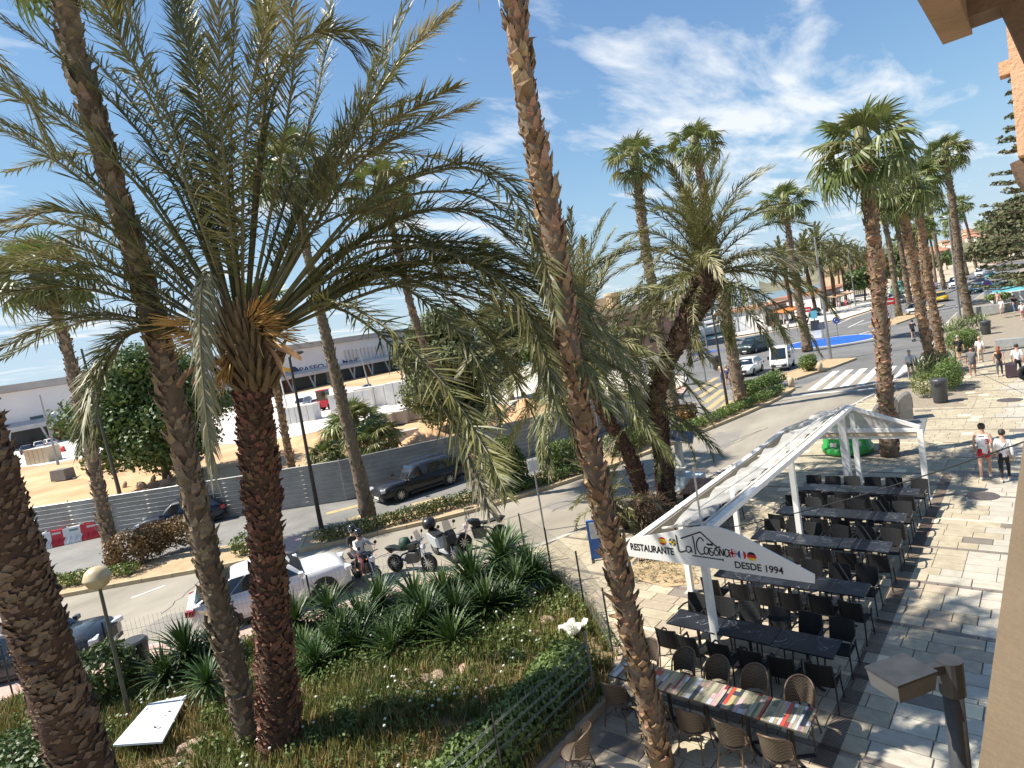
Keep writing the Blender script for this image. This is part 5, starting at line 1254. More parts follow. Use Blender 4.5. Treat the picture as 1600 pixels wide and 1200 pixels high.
# dry litter and the shaggy foot of the palm clump
p = G(1014, 812); rr = random.Random(91); b = MB(); b.lathe([(.95, -.05), (.85, .2), (.6, .55), (.3, .8), (0, .86)], 14)
for i in range(1000):
    a = rr.uniform(0, 6.28); el = rr.uniform(-.2, 1.4); d = A([math.cos(a)*math.cos(el), math.sin(a)*math.cos(el), math.sin(el)]); o0 = d*A([.8, .8, .75]); tp2 = o0+d*rr.uniform(.2, .6)+A([rr.uniform(-.3, .3), rr.uniform(-.3, .3), -.25]); s2 = A([-d[1], d[0], 0])*.022
    b.add([o0-s2, o0+s2, (o0+tp2)/2+A([0, 0, .08])+s2, (o0+tp2)/2+A([0, 0, .08])-s2, tp2], [(0, 1, 2, 3), (3, 2, 4)])
tag(b.build('dead_leaf_mound', mat('dead_fibre', (.07, .042, .025), .9, sc=5, col2=(.20, .135, .08)), None, loc=p), 'shaggy brown mound of dead leaf bases at the foot of the palm clump', 'mound')
sheet('litter_bed', [G(985, 872), G(992, 905), G(1040, 918), G(1092, 912), G(1080, 880), G(1045, 865)], .012, m_soil)
b = MB()
for i in range(260):
    q = G(rr.uniform(985, 1085), rr.uniform(875, 912)); a = rr.uniform(0, 6.28); l = rr.uniform(.1, .3); d = A([math.cos(a), math.sin(a), 0]); s2 = A([-d[1], d[0], 0])*.018; q = q+A([0, 0, .03+rr.uniform(0, .08)])
    b.add([q-s2, q+s2, q+d*l], [(0, 1, 2)])
tag(b.build('dry_leaf_litter', m_dated, None, kind='stuff'), 'dry pale leaf litter on the bed behind the restaurant sign', 'litter')
t = thing('low_railing', 'low dark railing round the palm bed behind the restaurant sign', 'railing', G(1000, 880)); g0 = G(1000, 880); g1 = G(1082, 872)-g0
for i in range(22): e = g1*i/21; MB().bar((e[0], e[1], 0), (e[0], e[1], .62), .025).build('baluster', m_blk, t)
for z in (.08, .6): MB().bar((0, 0, z), (g1[0], g1[1], z), .04).build('rail', m_blk, t)
# solar charging post with bench
p = G(1068, 760); t = thing('solar_post', 'grey solar charging post with tilted panel and pale shelf by the road', 'solar post', p)
tp = D(1058, 685, depth_of(p)-.15)-p
MB().bar((0, 0, 0), (tp[0], tp[1], tp[2]), .2, .28).build('post', mat('pale_grey_post', (.44, .45, .45), .5, sc=3), t)
pm = MB(); pm.box((0, 0, 0), (1.3, .85, .05)); pan = pm.build('panel', m_whited, t, loc=tp+A([0, 0, .08]), rot=(R_(18), R_(10), R_(20)))
cellm = mat('solar_cell', (.03, .035, .05), .15, sc=4, coat=.5); cb = MB().box((0, 0, 0), (.195, .19, .008)).mesh('solar_cell', cellm)
for i in range(6):
    for j in range(4): link('solar_cell', cb, pan, loc=(-.52+i*.208, -.305+j*.203, .03))
MB().box((-.05, -.25, .8), (.6, .5, .04)).build('shelf', m_whited, t)
MB().box((.35, .0, .25), (.9, .8, .5)).build('battery_box', mat('pale_blue_box', (.42, .52, .58), .5), t)
p = G(1090, 778); t = thing('wooden_bench', 'slatted reddish wooden bench beside the road next to the palm clump', 'bench', p, R_(12))
m_wood = mat('red_brown_wood', (.20, .075, .03), .5, sc=6, col2=(.32, .14, .06), stretch=(1, .2, 1))
for i in range(7): MB().box((-.33+i*.11, 0, .46), (.09, 1.9, .05)).build('slat', m_wood, t)
for s in (-.75, .75): MB().box((0, s, .22), (.6, .08, .43)).build('leg', m_dgrey, t)
# blue board, road signs
p = G(944, 874); t = thing('blue_board', 'blue sign board standing on its edge half behind the scaly trunk', 'sign', p, R_(38)); MB().box((0, 0, .66), (.75, .08, 1.2)).build('panel', mat('board_blue', (.02, .10, .36), .4, col2=(.03, .14, .44), sc=2), t); MB().box((0, -.045, .95), (.6, .01, .5)).build('poster', m_paint, t)
for s in (-.35, .35): MB().box((s, 0, .02), (.06, .4, .04)).build('foot', m_dgrey, t)
def sign_post(label, basep, h, kind, rz, r=.3, name='road_sign'):
    base = G(*basep, 0); t = thing(name, label, 'road sign', base, rz, 'road signs'); MB().tube([(0, 0, 0), (0, 0, h)], .035, 7).build('pole', m_steel, t)
    M = Matrix.Rotation(PI/2, 3, 'X'); z = h-r
    col = {'noentry': (.48, .02, .03), 'round_blue': (.015, .09, .36), 'back': (.25, .25, .25), 'cross': (.05, .09, .40), 'ped': (.62, .62, .66)}[kind]
    sq = kind in ('ped',)
    if sq: MB().box((0, -.05, z), (r*1.7, .02, r*1.7)).build('plate', mat('plate_'+kind, col, .4), t)
    elif kind == 'noentry': MB().box((0, -.05, z), (r*2, .02, r*1.55)).build('plate', mat('plate_'+kind, col, .4), t)
    else: MB().lathe([(0, 0), (r, 0), (r, .02), (0, .02)], 20, (0, -.04, z), M).build('plate', mat('plate_'+kind, col, .4), t)
    if kind == 'noentry': MB().box((0, -.064, z), (r*1.3, .006, r*.36)).build('bar', m_paint, t)
    if kind == 'round_blue':
        for i in range(3):
            a0 = i*2.094; MB().tube([(r*.5*math.cos(a0+q*.25), -.066, z+r*.5*math.sin(a0+q*.25)) for q in range(6)], .03, 4).build('arrow', m_paint, t)
    if kind == 'cross':
        for a in (PI/4, -PI/4): MB().box((0, -.065, z), (r*1.7, .006, r*.22), M=Matrix.Rotation(a, 3, 'Y')).build('bar', mat('plate_red', (.48, .02, .03), .4), t)
    return t
sign_post('red no-entry sign on the sandy island beside the slim palms', (1394, 500), 3.0, 'noentry', .4, .55); sign_post('red no-entry sign left of the roundabout', (1265, 508), 2.9, 'noentry', .2, .5)
sign_post('round blue roundabout sign on the blue island', (1310, 530), 2.5, 'round_blue', .5, .38); sign_post('round sign seen from behind near the lamp post on the blue island', (1288, 535), 2.2, 'back', -2.5, .4)
sign_post('round blue no-stopping sign on the right of the avenue', (1545, 472), 2.9, 'cross', .3, .5); sign_post('white and pink lollipop sign leaning over the road edge', (850, 825), 2.6, 'ped', .9, .24)
# info totem on roundabout left
p = G(1276, 528); t = thing('info_totem', 'dark information totem with white base and blue top by the roundabout', 'sign', p, .3); MB().box((0, 0, .45), (1.1, .4, .9)).build('base', m_white, t); MB().box((0, 0, 1.5), (.95, .3, 1.2)).build('screen', m_dgrey, t); MB().box((0, 0, 2.8), (.7, .25, .9)).build('top_board', mat('aqua_board', (.15, .45, .52), .5), t); MB().tube([(0, 0, 2.0), (0, 0, 2.5)], .06, 6).build('stalk', m_steel, t)
# stone bollards on the island
for k, (x, y) in enumerate(((1282, 580), (1237, 605))):
    t = MB().lathe([(.2, 0), (.2, .55), (.15, .68), (0, .72)], 12).build('stone_bollard', mat('sand_stone', (.45, .36, .25), .8, sc=5), None, loc=G(x, y), smooth=True); tag(t, ('pale stone bollard beside the round clipped bush', 'pale stone bollard at the median end by the crossing')[k], 'bollard', 'stone bollards')
MB_ = MB().box((0, 0, .28), (2.6, .6, .56)); tag(MB_.build('stone_bench', mat('grey_stone', (.30, .31, .30), .8, sc=4), None, loc=G(1592, 540), rot=(0, 0, 0)), 'long grey stone bench at the right edge of the promenade', 'bench')
# loose things in the garden
m_rag = mat('white_rag', (.72, .70, .64), .8, sc=4, trans=.15)
for k, (x, y, lab) in enumerate(((898, 1003, 'crumpled white rag lying in the garden near the fence corner'), (836, 940, 'white cloth caught beside the corner yucca'))):
    b = MB(); rr = random.Random(k+40); n = 7; vs = [(lerp(-.22, .22, i/(n-1))+rr.uniform(-.03, .03), lerp(-.3, .3, j/(n-1))+rr.uniform(-.03, .03), .38+rr.uniform(-.12, .12)) for j in range(n) for i in range(n)]
    b.add(vs, [(j*n+i, j*n+i+1, (j+1)*n+i+1, (j+1)*n+i) for j in range(n-1) for i in range(n-1)]); o = b.build('rag', m_rag, None, loc=G(x, y), smooth=True); tag(o, lab, 'rag')
q0, q1, q2 = G(190, 1215), G(292, 1118), G(245, 1125)
b = MB(); b.prism([tuple(G(185, 1200)[:2]), tuple(G(262, 1195)[:2]), tuple(G(300, 1118)[:2]), tuple(G(240, 1132)[:2])], .46, .50); tag(b.build('white_board', mat('pale_board', (.55, .60, .66), .5, sc=1.5, col2=(.66, .68, .70)), None), 'white board lying tilted in the weeds at the lower left', 'board')
# ---------------------------------------------------------------- wire fences
m_wire = mat('fence_wire', (.26, .27, .26), .5, metal=.4); m_fpost = mat('fence_post', (.25, .26, .25), .5, metal=.6); m_fgreen = mat('green_post', (.04, .055, .045), .6)
def mesh_fence(label, pts, h, sx=.06, sz=.20, m=m_wire, mp=m_fpost, wr=.0035, z0=.1, dbl=True, posts=True, name='wire_fence', lean=0.0):
    base = A([pts[0][0], pts[0][1], 0.]); t = thing(name, label, 'fence', base, 0, 'wire mesh fences')
    for p, q in zip(pts, pts[1:]):
        p, q = A([p[0], p[1], z0])-base, A([q[0], q[1], z0])-base; L = np.linalg.norm(q-p); d = (q-p)/L; up = A([lean*d[1], -lean*d[0], 1.0]); b = MB(); n = int(L/sx)
        for i in range(n+1): a = p+d*(L*i/n); b.tube([a, a+up*h], wr, 3, caps=False)
        for j in range(int(h/sz)+1):
            for o in ((0, .03) if dbl else (0,)): b.tube([p+up*min(h, j*sz+o), q+up*min(h, j*sz+o)], wr*1.25, 3, caps=False)
        b.build('mesh_panel', m, t)
        for e in ((p, q) if posts else ()): MB().tube([e-A([0, 0, .1]), e+up*(h+.06)], .024, 6).build('post', mp, t)
    return t
mesh_fence('grey welded wire fence along the terrace edge in front of the green shrub', [(-7.12, 3.2), (-7.12, 6.1), (-7.12, 8.75)], 1.3, .2, .22, wr=.0032)
mesh_fence('dark wire fence panel bordering the promenade at the garden corner', [(-7.55, 10.1), (-9.3, 11.6), (-11.2, 12.75), (-12.9, 13.6)], 1.5, .09, .30, m_wire, m_fgreen, dbl=False)
mesh_fence('thin wire fence between the garden and the white car', [(-14.6, 10.9), (-16.2, 8.1), (-17.6, 6.1), (-19.4, 3.9), (-21.0, 2.0)], 1.35, .11, .35, m_wire, m_fgreen, .003, dbl=False)
# overhead wires
for k, (a, b_, sag, lab) in enumerate((((1010, 838, 15), (1640, 676, 6), .5, 'thin black cable hanging across the terrace and the walking couple'), ((1400, 470, 40), (1640, 365, 14), 1.2, 'black overhead cable in front of the far avenue'))):
    p, q = D(*a), D(*b_); pts = [p+(q-p)*t-A([0, 0, sag*4*t*(1-t)*.5]) for t in np.linspace(0, 1, 24)]
    o = MB().tube(pts, .008 if k == 0 else .02, 4).build('cable', m_blk, None); tag(o, lab, 'cable')
# ---------------------------------------------------------------- the balcony we look from
m_stucco = mat('tan_stucco', (.135, .095, .056), .9, sc=1.2, col2=(.18, .132, .08), bump=.18, bsc=60)  # tan darkened in the colour itself, standing in for shade on the parapet
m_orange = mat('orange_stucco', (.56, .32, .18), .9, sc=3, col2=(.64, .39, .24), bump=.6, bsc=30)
m_dwood = mat('dark_wood', (.10, .062, .04), .7, sc=5, col2=(.15, .095, .06), stretch=(1, .1, 1), bump=.3, bsc=30)
bal = thing('balcony', 'tan stucco balcony parapet along the right edge of the view', 'balcony', (.1, 2, 0))
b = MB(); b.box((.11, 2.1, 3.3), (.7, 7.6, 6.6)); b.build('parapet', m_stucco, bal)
MB().lathe([(.0, 0), (.016, 0), (.016, .003), (0, .003)], 10).build('screw_hole', m_blk, bal, loc=(-.19, .05, 6.6))
eave = thing('roof_eave', 'dark wooden roof eave with stucco edge and carved bracket at the top right', 'eave', (0, 1.5, 8.2))
MB().box((-.215, .0, .12), (.09, 3.0, .30)).build('edge_beam', mat('stucco_edge', (.28, .19, .12), .9, sc=4, bump=.5, bsc=40), eave)
MB().box((.20, 1.42, .11), (.74, .16, .24)).build('end_beam', m_dwood, eave)
for i in range(5): MB().box((.02+0*i, 1.25-i*.28, .16), (.38, .12, .05)).build('soffit_board', m_dwood, eave)
MB().box((.25, -.2, .25), (.9, 3.0, .04)).build('roof_deck', m_dwood, eave)
br = MB(); pr = [(-.10, .05), (.6, .05), (.6, -.75), (.02, -.62), (-.005, -.50), (-.015, -.35), (-.035, -.2), (-.07, -.06)]
n = len(pr); br.add([(x, 1.36, z) for x, z in pr]+[(x, 1.48, z) for x, z in pr], [tuple(range(n)), tuple(range(2*n-1, n-1, -1))]+[((i+1) % n, i, n+i, n+(i+1) % n) for i in range(n)]); br.build('bracket', m_dwood, eave)
pier = thing('orange_wall', 'sunlit orange stucco wall of the next house at the top right edge', 'wall', (.2, 8.4, 8.2))
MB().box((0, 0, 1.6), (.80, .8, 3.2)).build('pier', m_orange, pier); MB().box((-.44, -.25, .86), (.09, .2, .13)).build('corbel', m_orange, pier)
b = MB(); b.tube(bez([(-.36, 0, 0), (-.30, 0, -.25), (-.05, 0, -.6)], 6), .12, 8); b.build('bracket', m_dwood, pier)
# ================================================================== vehicles
m_tyre = mat('tyre', (.018, .018, .019), .85, sc=20); m_rim = mat('alloy', (.48, .48, .49), .3, metal=.8, sc=6)
m_glass = mat('car_glass', (.012, .016, .02), .06, sc=1, spec=.9, coat=.6); m_lightw = mat('headlight', (.62, .64, .66), .12, sc=9, coat=.8); m_lightr = mat('tail_light', (.35, .01, .012), .2, sc=9, coat=.8)
m_trim = mat('black_trim', (.02, .02, .021), .5); m_plate = mat('number_plate', (.70, .70, .66), .5); m_chrome = mat('chrome', (.6, .6, .6), .15, metal=1.0)
def paint(n, c): return mat('paint_'+n, c, .45, var=.04, sc=1.0, coat=.7, spec=.25)
def wheel_mesh(r, w):
    M = Matrix.Rotation(PI/2, 3, 'X'); b = MB(); b.lathe([(r*.62, -w/2), (r*.94, -w/2), (r, -w*.35), (r, w*.35), (r*.94, w/2), (r*.62, w/2), (r*.62, -w/2)], 22, M=M); ty = b.mesh('tyre', m_tyre, True)
    b = MB(); b.lathe([(0, -w*.30), (r*.62, -w*.30), (r*.63, w*.47), (r*.56, w*.47), (r*.54, w*.2), (0, w*.18)], 22, M=M, m=0)
    for s in (1, -1):
        for i in range(10):
            a = 2*PI*i/10; d = A([math.cos(a), 0, math.sin(a)]); b.bar(d*r*.08-A([0, w*.42*s, 0]), d*r*.60-A([0, w*.46*s, 0]), .05*r/.33, .03, m=1)
        b.lathe([(0, 0), (r*.15, 0), (r*.12, .03), (0, .03)], 10, (0, -s*w*.42, 0), M, m=1)
    ri = b.mesh('rim', [m_trim, m_rim]); return ty, ri
WH = {}
def car_proto(name, label, cat, L, W, H, hood, belt, cabin, col, r=.33, wb=None, grp=None, tail=None, rack=False, detail=True, roofcol=None):
    """cabin = (x windscreen base, x roof front, x roof rear, x rear base) measured from the front bumper as fractions of L; hood = hood height fraction"""
    t = thing(name, label, cat, (0, 0, 0), 0, grp); pm = col
    zb = .22; zbelt = belt*H; zh = hood*H; tail = tail if tail is not None else zbelt/H
    xa, xr0, xr1, xd = [L/2-q*L for q in cabin]; W2 = W/2
    # body loft
    ns = 19; b = MB(); vs = []; fs = []; nsec = 8
    for i in range(ns):
        u = i/(ns-1); x = L/2-u*L
        if x > xa: q = (L/2-x)/(L/2-xa); top = lerp(zh*.80, zh, min(1, q*2.2)**.6) if q < .45 else lerp(zh, zbelt, (q-.45)/.55)
        elif x > xd: top = zbelt
        else: q = (xd-x)/max(.01, (xd+L/2)); top = lerp(zbelt, tail*H, q**.7)
        e = min(1, min(u, 1-u)*7.5); wf = W2*(.80+.20*e**.55); zl = zb+.10*(1-e)
        if u in (0, 1): top *= .93
        vs += [(x, 0, zl), (x, -wf*.88, zl), (x, -wf*.985, zl+.10), (x, -wf, zl+(top-zl)*.45), (x, -wf*.985, zl+(top-zl)*.72), (x, -wf*.93, top-.035), (x, -wf*.80, top), (x, 0, top+.02)]
    for i in range(ns-1):
        for j in range(nsec-1): a = i*nsec+j; fs.append((a, a+1, a+nsec+1, a+nsec))
    fs.append(tuple(range(nsec-1, -1, -1))); fs.append(tuple((ns-1)*nsec+j for j in range(nsec)))
    n0 = len(vs); vs += [(p[0], -p[1], p[2]) for p in vs]; fs += [tuple(n0+i for i in f[::-1]) for f in fs]
    b.add(vs, fs); body = b.build('body', pm, t, smooth=True)
    # greenhouse
    wB, wR = W2*.93, W2*.70; b = MB(); vs = []; fs = []
    st = [(xa, zbelt-.02, 0.0), (lerp(xa, xr0, .55), lerp(zbelt, H, .62), .62), (xr0, H-.03, .97), (lerp(xr0, xr1, .5), H, 1.0), (xr1, H-.05, .95), (lerp(xr1, xd, .5), lerp(H-.05, tail*H if False else zbelt, .45), .52), (xd, zbelt-.02, 0.0)]
    for x, z, k in st:
        wt = lerp(wB, wR, k); vs += [(x, -wB, zbelt-.03), (x, -lerp(wB, wt, .97), zbelt+(z-zbelt)*.86), (x, -wt*.86, z), (x, 0, z+.015)]
    ms = len(st)
    for i in range(ms-1):
        for j in range(3): a = i*4+j; fs.append((a, a+1, a+5, a+4))
    n0 = len(vs); vs += [(p[0], -p[1], p[2]) for p in vs]; fs += [tuple(n0+i for i in f[::-1]) for f in fs]
    b.add(vs, fs); b.build('roof', roofcol or pm, t, smooth=True)
    hz = H-zbelt
    def side_y(z): return lerp(wB, lerp(wB, wR, .97), (z-zbelt)/(hz*.86))+.012
    def fx(z): return lerp(xa, xr0, (z-zbelt)/hz)
    def rx(z): return lerp(xd, xr1, (z-zbelt)/hz)
    zl, zt = zbelt+.03, zbelt+hz*.80; cuts = [.0, .36, .70, 1.0] if cabin[3]-cabin[0] > .5 else [0, .5, 1.0]
    for s in (-1, 1):
        for c0, c1 in zip(cuts, cuts[1:]):
            q = []
            for z in (zl, zt):
                x0, x1 = fx(z)-.10, rx(z)+.10; q.append((lerp(x0, x1, c0)-.025, z)); q.append((lerp(x0, x1, c1)+.025, z))
            pts = [q[0], q[1], q[3], q[2]]
            b = MB(); b.add([(x, s*side_y(z), z) for x, z in pts]+[(x, s*(side_y(z)-.01), z) for x, z in pts], [(0, 1, 2, 3), (7, 6, 5, 4), (0, 4, 5, 1), (1, 5, 6, 2), (2, 6, 7, 3), (3, 7, 4, 0)]); b.build('side_window', m_glass, t)
    for nm, xx0, xx1 in (('windscreen', xa, xr0), ('rear_window', xd, xr1)):
        sg = 1 if nm == 'windscreen' else -1; b = MB(); p = []
        for k, wq in ((.08, .90), (.60, .86), (.90, .86)):
            zc = lerp(zbelt, H-.03, k); xx = lerp(xx0, xx1, k); 
            if nm == 'windscreen' and k == .60: xx = lerp(xx0, xx1, .57)
            w_ = lerp(wB, wR, k)*wq; p += [(xx+sg*.03, -w_, zc+.022), (xx+sg*.03, w_, zc+.022)]
        b.add(p, [(0, 1, 3, 2), (2, 3, 5, 4)]); b.build(nm, m_glass, t)
    # wheels
    wb = wb or L*.59; fxw = L/2-L*.185; key = round(r, 3)
    if key not in WH: WH[key] = wheel_mesh(r, .22)
    for x in (fxw, fxw-wb):
        for s in (-1, 1):
            MB().lathe([(0, 0), (r*1.16, 0), (r*1.16, .01), (0, .01)], 20, (0, 0, 0), Matrix.Rotation(PI/2, 3, 'X')).build('wheel_arch', m_trim, t, loc=(x, s*(W2*.985)+(.012 if s > 0 else 0), r+.02))
            ty = link('wheel', WH[key][0], t, loc=(x, s*(W2-.10), r)); link('rim', WH[key][1], ty)
    # lights, plates, bumpers
    for s in (-1, 1):
        b = MB(); b.box((L/2-.10, s*W2*.68, zh*.76), (.22, .42, .13), rz=-s*.32); b.build('headlight', m_lightw, t)
        b = MB(); b.box((-L/2+.10, s*W2*.80, max(tail*H, zbelt)*.83), (.22, .34, .16), rz=s*.25); b.build('tail_light', m_lightr, t)
        b = MB(); b.box((xa-.12, s*(W2+.07), zbelt+.06), (.13, .20, .13)); b.build('mirror', pm, t)
        if detail:
            for xx in (lerp(xa, xd, .36), lerp(xa, xd, .68)): MB().box((xx, s*(W2*.985+.004), zbelt*.86), (.18, .025, .03)).build('door_handle', m_trim, t)
            for xx in (lerp(xa, xd, .03), lerp(xa, xd, .40), lerp(xa, xd, .74)): MB().box((xx, s*W2*.992, (zb+zbelt)/2+.07), (.010, .012, zbelt-zb-.25)).build('door_seam', m_trim, t)
            MB().box((0, s*(W2*.97), zb+.05), (wb-.85, .05, .09)).build('sill', m_trim, t)
    MB().box((L/2-.02, 0, zh*.55), (.06, W*.5, zh*.26)).build('grille', m_trim, t); MB().box((L/2+.02, 0, zh*.36), (.02, .5, .11)).build('plate', m_plate, t); MB().box((-L/2-.012, 0, zbelt*.55), (.02, .5, .11)).build('plate', m_plate, t)
    MB().box((L/2-.06, 0, .27), (.12, W*.8, .12)).build('bumper', m_trim, t); MB().box((-L/2+.06, 0, .30), (.12, W*.8, .14)).build('bumper', m_trim, t)
    if rack:
        for s in (-1, 1): MB().tube([(xr0-.2, s*wR*.80, H+.0), (xr0-.3, s*wR*.80, H+.04), (xr1+.3, s*wR*.80, H+.04), (xr1+.2, s*wR*.80, H-.01)], .018, 5).build('roof_rail', m_chrome, t)
    return t
def heading(p, q): return math.atan2(q[1]-p[1], q[0]-p[0])
def at(o, front, rear):
    """put a car so that its axle points lie on two ground points"""
    f, r = G(*front, ROADZ), G(*rear, ROADZ); c = (f+r)/2; o.location = (c[0], c[1], ROADZ); o.rotation_euler = (0, 0, heading(r, f)); return o
suv = car_proto('parked_suv', 'white coupe-style SUV parked behind the two leaning trunks', 'car', 4.67, 1.90, 1.62, .66, .66, (.29, .43, .70, .97), paint('white', (.74, .74, .73)), .37, 2.82, tail=.68)
suv.location = (-19.05, 8.35, ROADZ); suv.rotation_euler = (0, 0, R_(66))
est = car_proto('estate_car', 'black estate car with silver roof rails passing the corrugated fence', 'car', 4.77, 1.83, 1.50, .62, .62, (.27, .43, .86, .985), paint('black', (.010, .010, .012)), .34, 2.79, rack=True, tail=.62)
f, r_ = G(612, 775, ROADZ), G(680, 753, ROADZ); d_ = (f-r_)/np.linalg.norm(f-r_); nn_ = A([d_[1], -d_[0], 0]); c = (f+r_)/2
if np.dot(nn_, c) > 0: nn_ = -nn_
c = c-nn_*(-.8); est.location = (c[0], c[1], ROADZ); est.rotation_euler = (0, 0, math.atan2(d_[1], d_[0]))
hat = car_proto('hatchback', 'dark hatchback with pale roof beside the red and white barriers', 'car', 4.2, 1.78, 1.48, .62, .62, (.27, .42, .82, .97), paint('navy', (.014, .018, .03)), .32, roofcol=None)
at(hat, (262, 832), (335, 815)); hat.location[0] -= .6
drk = car_proto('parked_car', 'dark blue-grey car parked in the left corner beside the garden fence', 'car', 4.4, 1.8, 1.46, .64, .62, (.27, .42, .78, .96), paint('slate', (.02, .028, .04)), .33)
drk.location = (-22.9, 2.75, ROADZ); drk.rotation_euler = (0, 0, R_(50))
# traffic near the roundabout
wh = car_proto('hatchback', 'white hatchback driving towards us by the yellow crossing', 'car', 4.0, 1.74, 1.46, .62, .62, (.26, .42, .80, .96), paint('white', (.74, .74, .73)), .31); at(wh, (1160, 590), (1180, 579))
van = car_proto('people_carrier', 'dark green people carrier leaving the roundabout', 'car', 4.5, 1.85, 1.82, .62, .58, (.17, .36, .88, .985), paint('green', (.018, .04, .036)), .33); at(van, (1163, 555), (1196, 545))
yt = car_proto('taxi', 'yellow taxi with black rear driving away on the avenue', 'car', 4.5, 1.82, 1.60, .62, .62, (.27, .42, .84, .985), paint('yellow', (.62, .42, .02)), .33); at(yt, (1462, 467), (1479, 476))
yt.rotation_euler[2] += 0
FARC = [('silver hatchback parked on the island side of the avenue', (.40, .41, .42), (1424, 494), (1440, 487), 0), ('teal car driving behind the pale blue one on the avenue', (.02, .22, .25), (1540, 438), (1556, 432), 0), ('pale blue saloon waiting on the right of the avenue', (.10, .30, .36), (1516, 460), (1540, 452), 0), ('black car between the two blue cars on the avenue', (.012, .012, .014), (1526, 449), (1540, 443), 0),
        ('white car far down the avenue', (.72, .72, .72), (1548, 428), (1562, 422), 0), ('grey car far along the avenue right lane', (.2, .2, .21), (1515, 448), (1525, 440), 0), ('white car near the crest of the avenue', (.72, .72, .72), (1545, 412), (1556, 408), 0), ('white car in the middle queue of the avenue', (.72, .72, .72), (1390, 474), (1402, 468), 0), ('dark grey car queueing behind the no-entry sign', (.05, .05, .055), (1398, 478), (1412, 470), 0),
        ('silver car by the far left pavement', (.42, .42, .43), (1372, 472), (1380, 466), 0), ('dark car parked far left by the terraces', (.03, .03, .035), (1268, 497), (1280, 490), 0), ('red car far down the queue', (.35, .03, .03), (1450, 455), (1462, 450), 0)]
far0 = {}
for k, (lab, c, fp, rp_, _) in enumerate(FARC):
    key = tuple(c)
    o = car_proto('car', lab, 'car', 4.2, 1.76, 1.48, .62, .62, (.26, .42, .80, .96), paint('far_%d' % k, c), .32, grp='distant traffic', detail=False); at(o, fp, rp_)
def box_van(label, L, W, H, col, fp, rp_, name='van'):
    o = car_proto(name, label, 'van', L, W, H, .5, .52, (.10, .24, .95, .99), paint('van_'+str(len(label)), col), .34, detail=False); at(o, fp, rp_); return o
box_van('white panel van behind the yellow taxi', 5.2, 2.0, 2.3, (.74, .74, .73), (1488, 452), (1500, 447)); box_van('white van with roof ladder in the avenue queue', 5.0, 1.95, 2.2, (.70, .70, .70), (1525, 435), (1538, 429)); box_van('green and white bus far behind the big trunk', 8.5, 2.4, 3.0, (.08, .25, .18), (1393, 466), (1412, 455), 'bus'); box_van('white delivery van behind the left row of palms', 5.2, 2.0, 2.4, (.72, .72, .72), (1360, 468), (1376, 460))
# small electric utility truck
f, r_ = G(1222, 580, ROADZ), G(1214, 566, ROADZ); t = thing('utility_truck', 'small white electric utility truck with one large windscreen facing us', 'truck', (f[0]-.3, f[1]+1.2, ROADZ), R_(-82))
m_uw = paint('white', (.74, .74, .73))
b = MB(); pr = [(1.55, .35), (1.60, .62), (1.42, 1.05), (.98, 2.0), (.80, 2.06), (-.35, 2.06), (-.40, .35)]; n = len(pr)
b.add([(x, -.70, z) for x, z in pr]+[(x, .70, z) for x, z in pr], [tuple(range(n-1, -1, -1)), tuple(range(n, 2*n))]+[(i, (i+1) % n, n+(i+1) % n, n+i) for i in range(n)]); b.build('cab', m_uw, t)
b = MB(); b.add([(1.432, -.60, 1.05), (1.432, .60, 1.05), (1.02, .56, 1.94), (1.02, -.56, 1.94)], [(0, 1, 2, 3)]); b.build('windscreen', m_glass, t)
for s in (-1, 1):
    b = MB(); b.add([(1.25, s*.706, 1.05), (-.2, s*.706, 1.05), (-.2, s*.706, 1.85), (.92, s*.706, 1.85)], [(0, 1, 2, 3)]); b.build('side_window', m_glass, t)
    MB().box((1.57, s*.5, .72), (.08, .22, .14)).build('headlight', m_lightw, t); MB().box((1.15, s*.84, 1.2), (.06, .16, .26)).build('mirror', m_trim, t)
MB().box((-1.35, 0, .95), (1.85, 1.36, 1.15)).build('cargo_box', m_uw, t); MB().box((1.585, 0, .52), (.06, 1.2, .22)).build('grille', m_trim, t); MB().box((1.62, 0, .5), (.02, .45, .11)).build('plate', m_plate, t)
WHs = wheel_mesh(.28, .18)
for x in (1.0, -1.5):
    for s in (-1, 1): ty = link('wheel', WHs[0], t, loc=(x, s*.62, .28)); link('rim', WHs[1], ty)

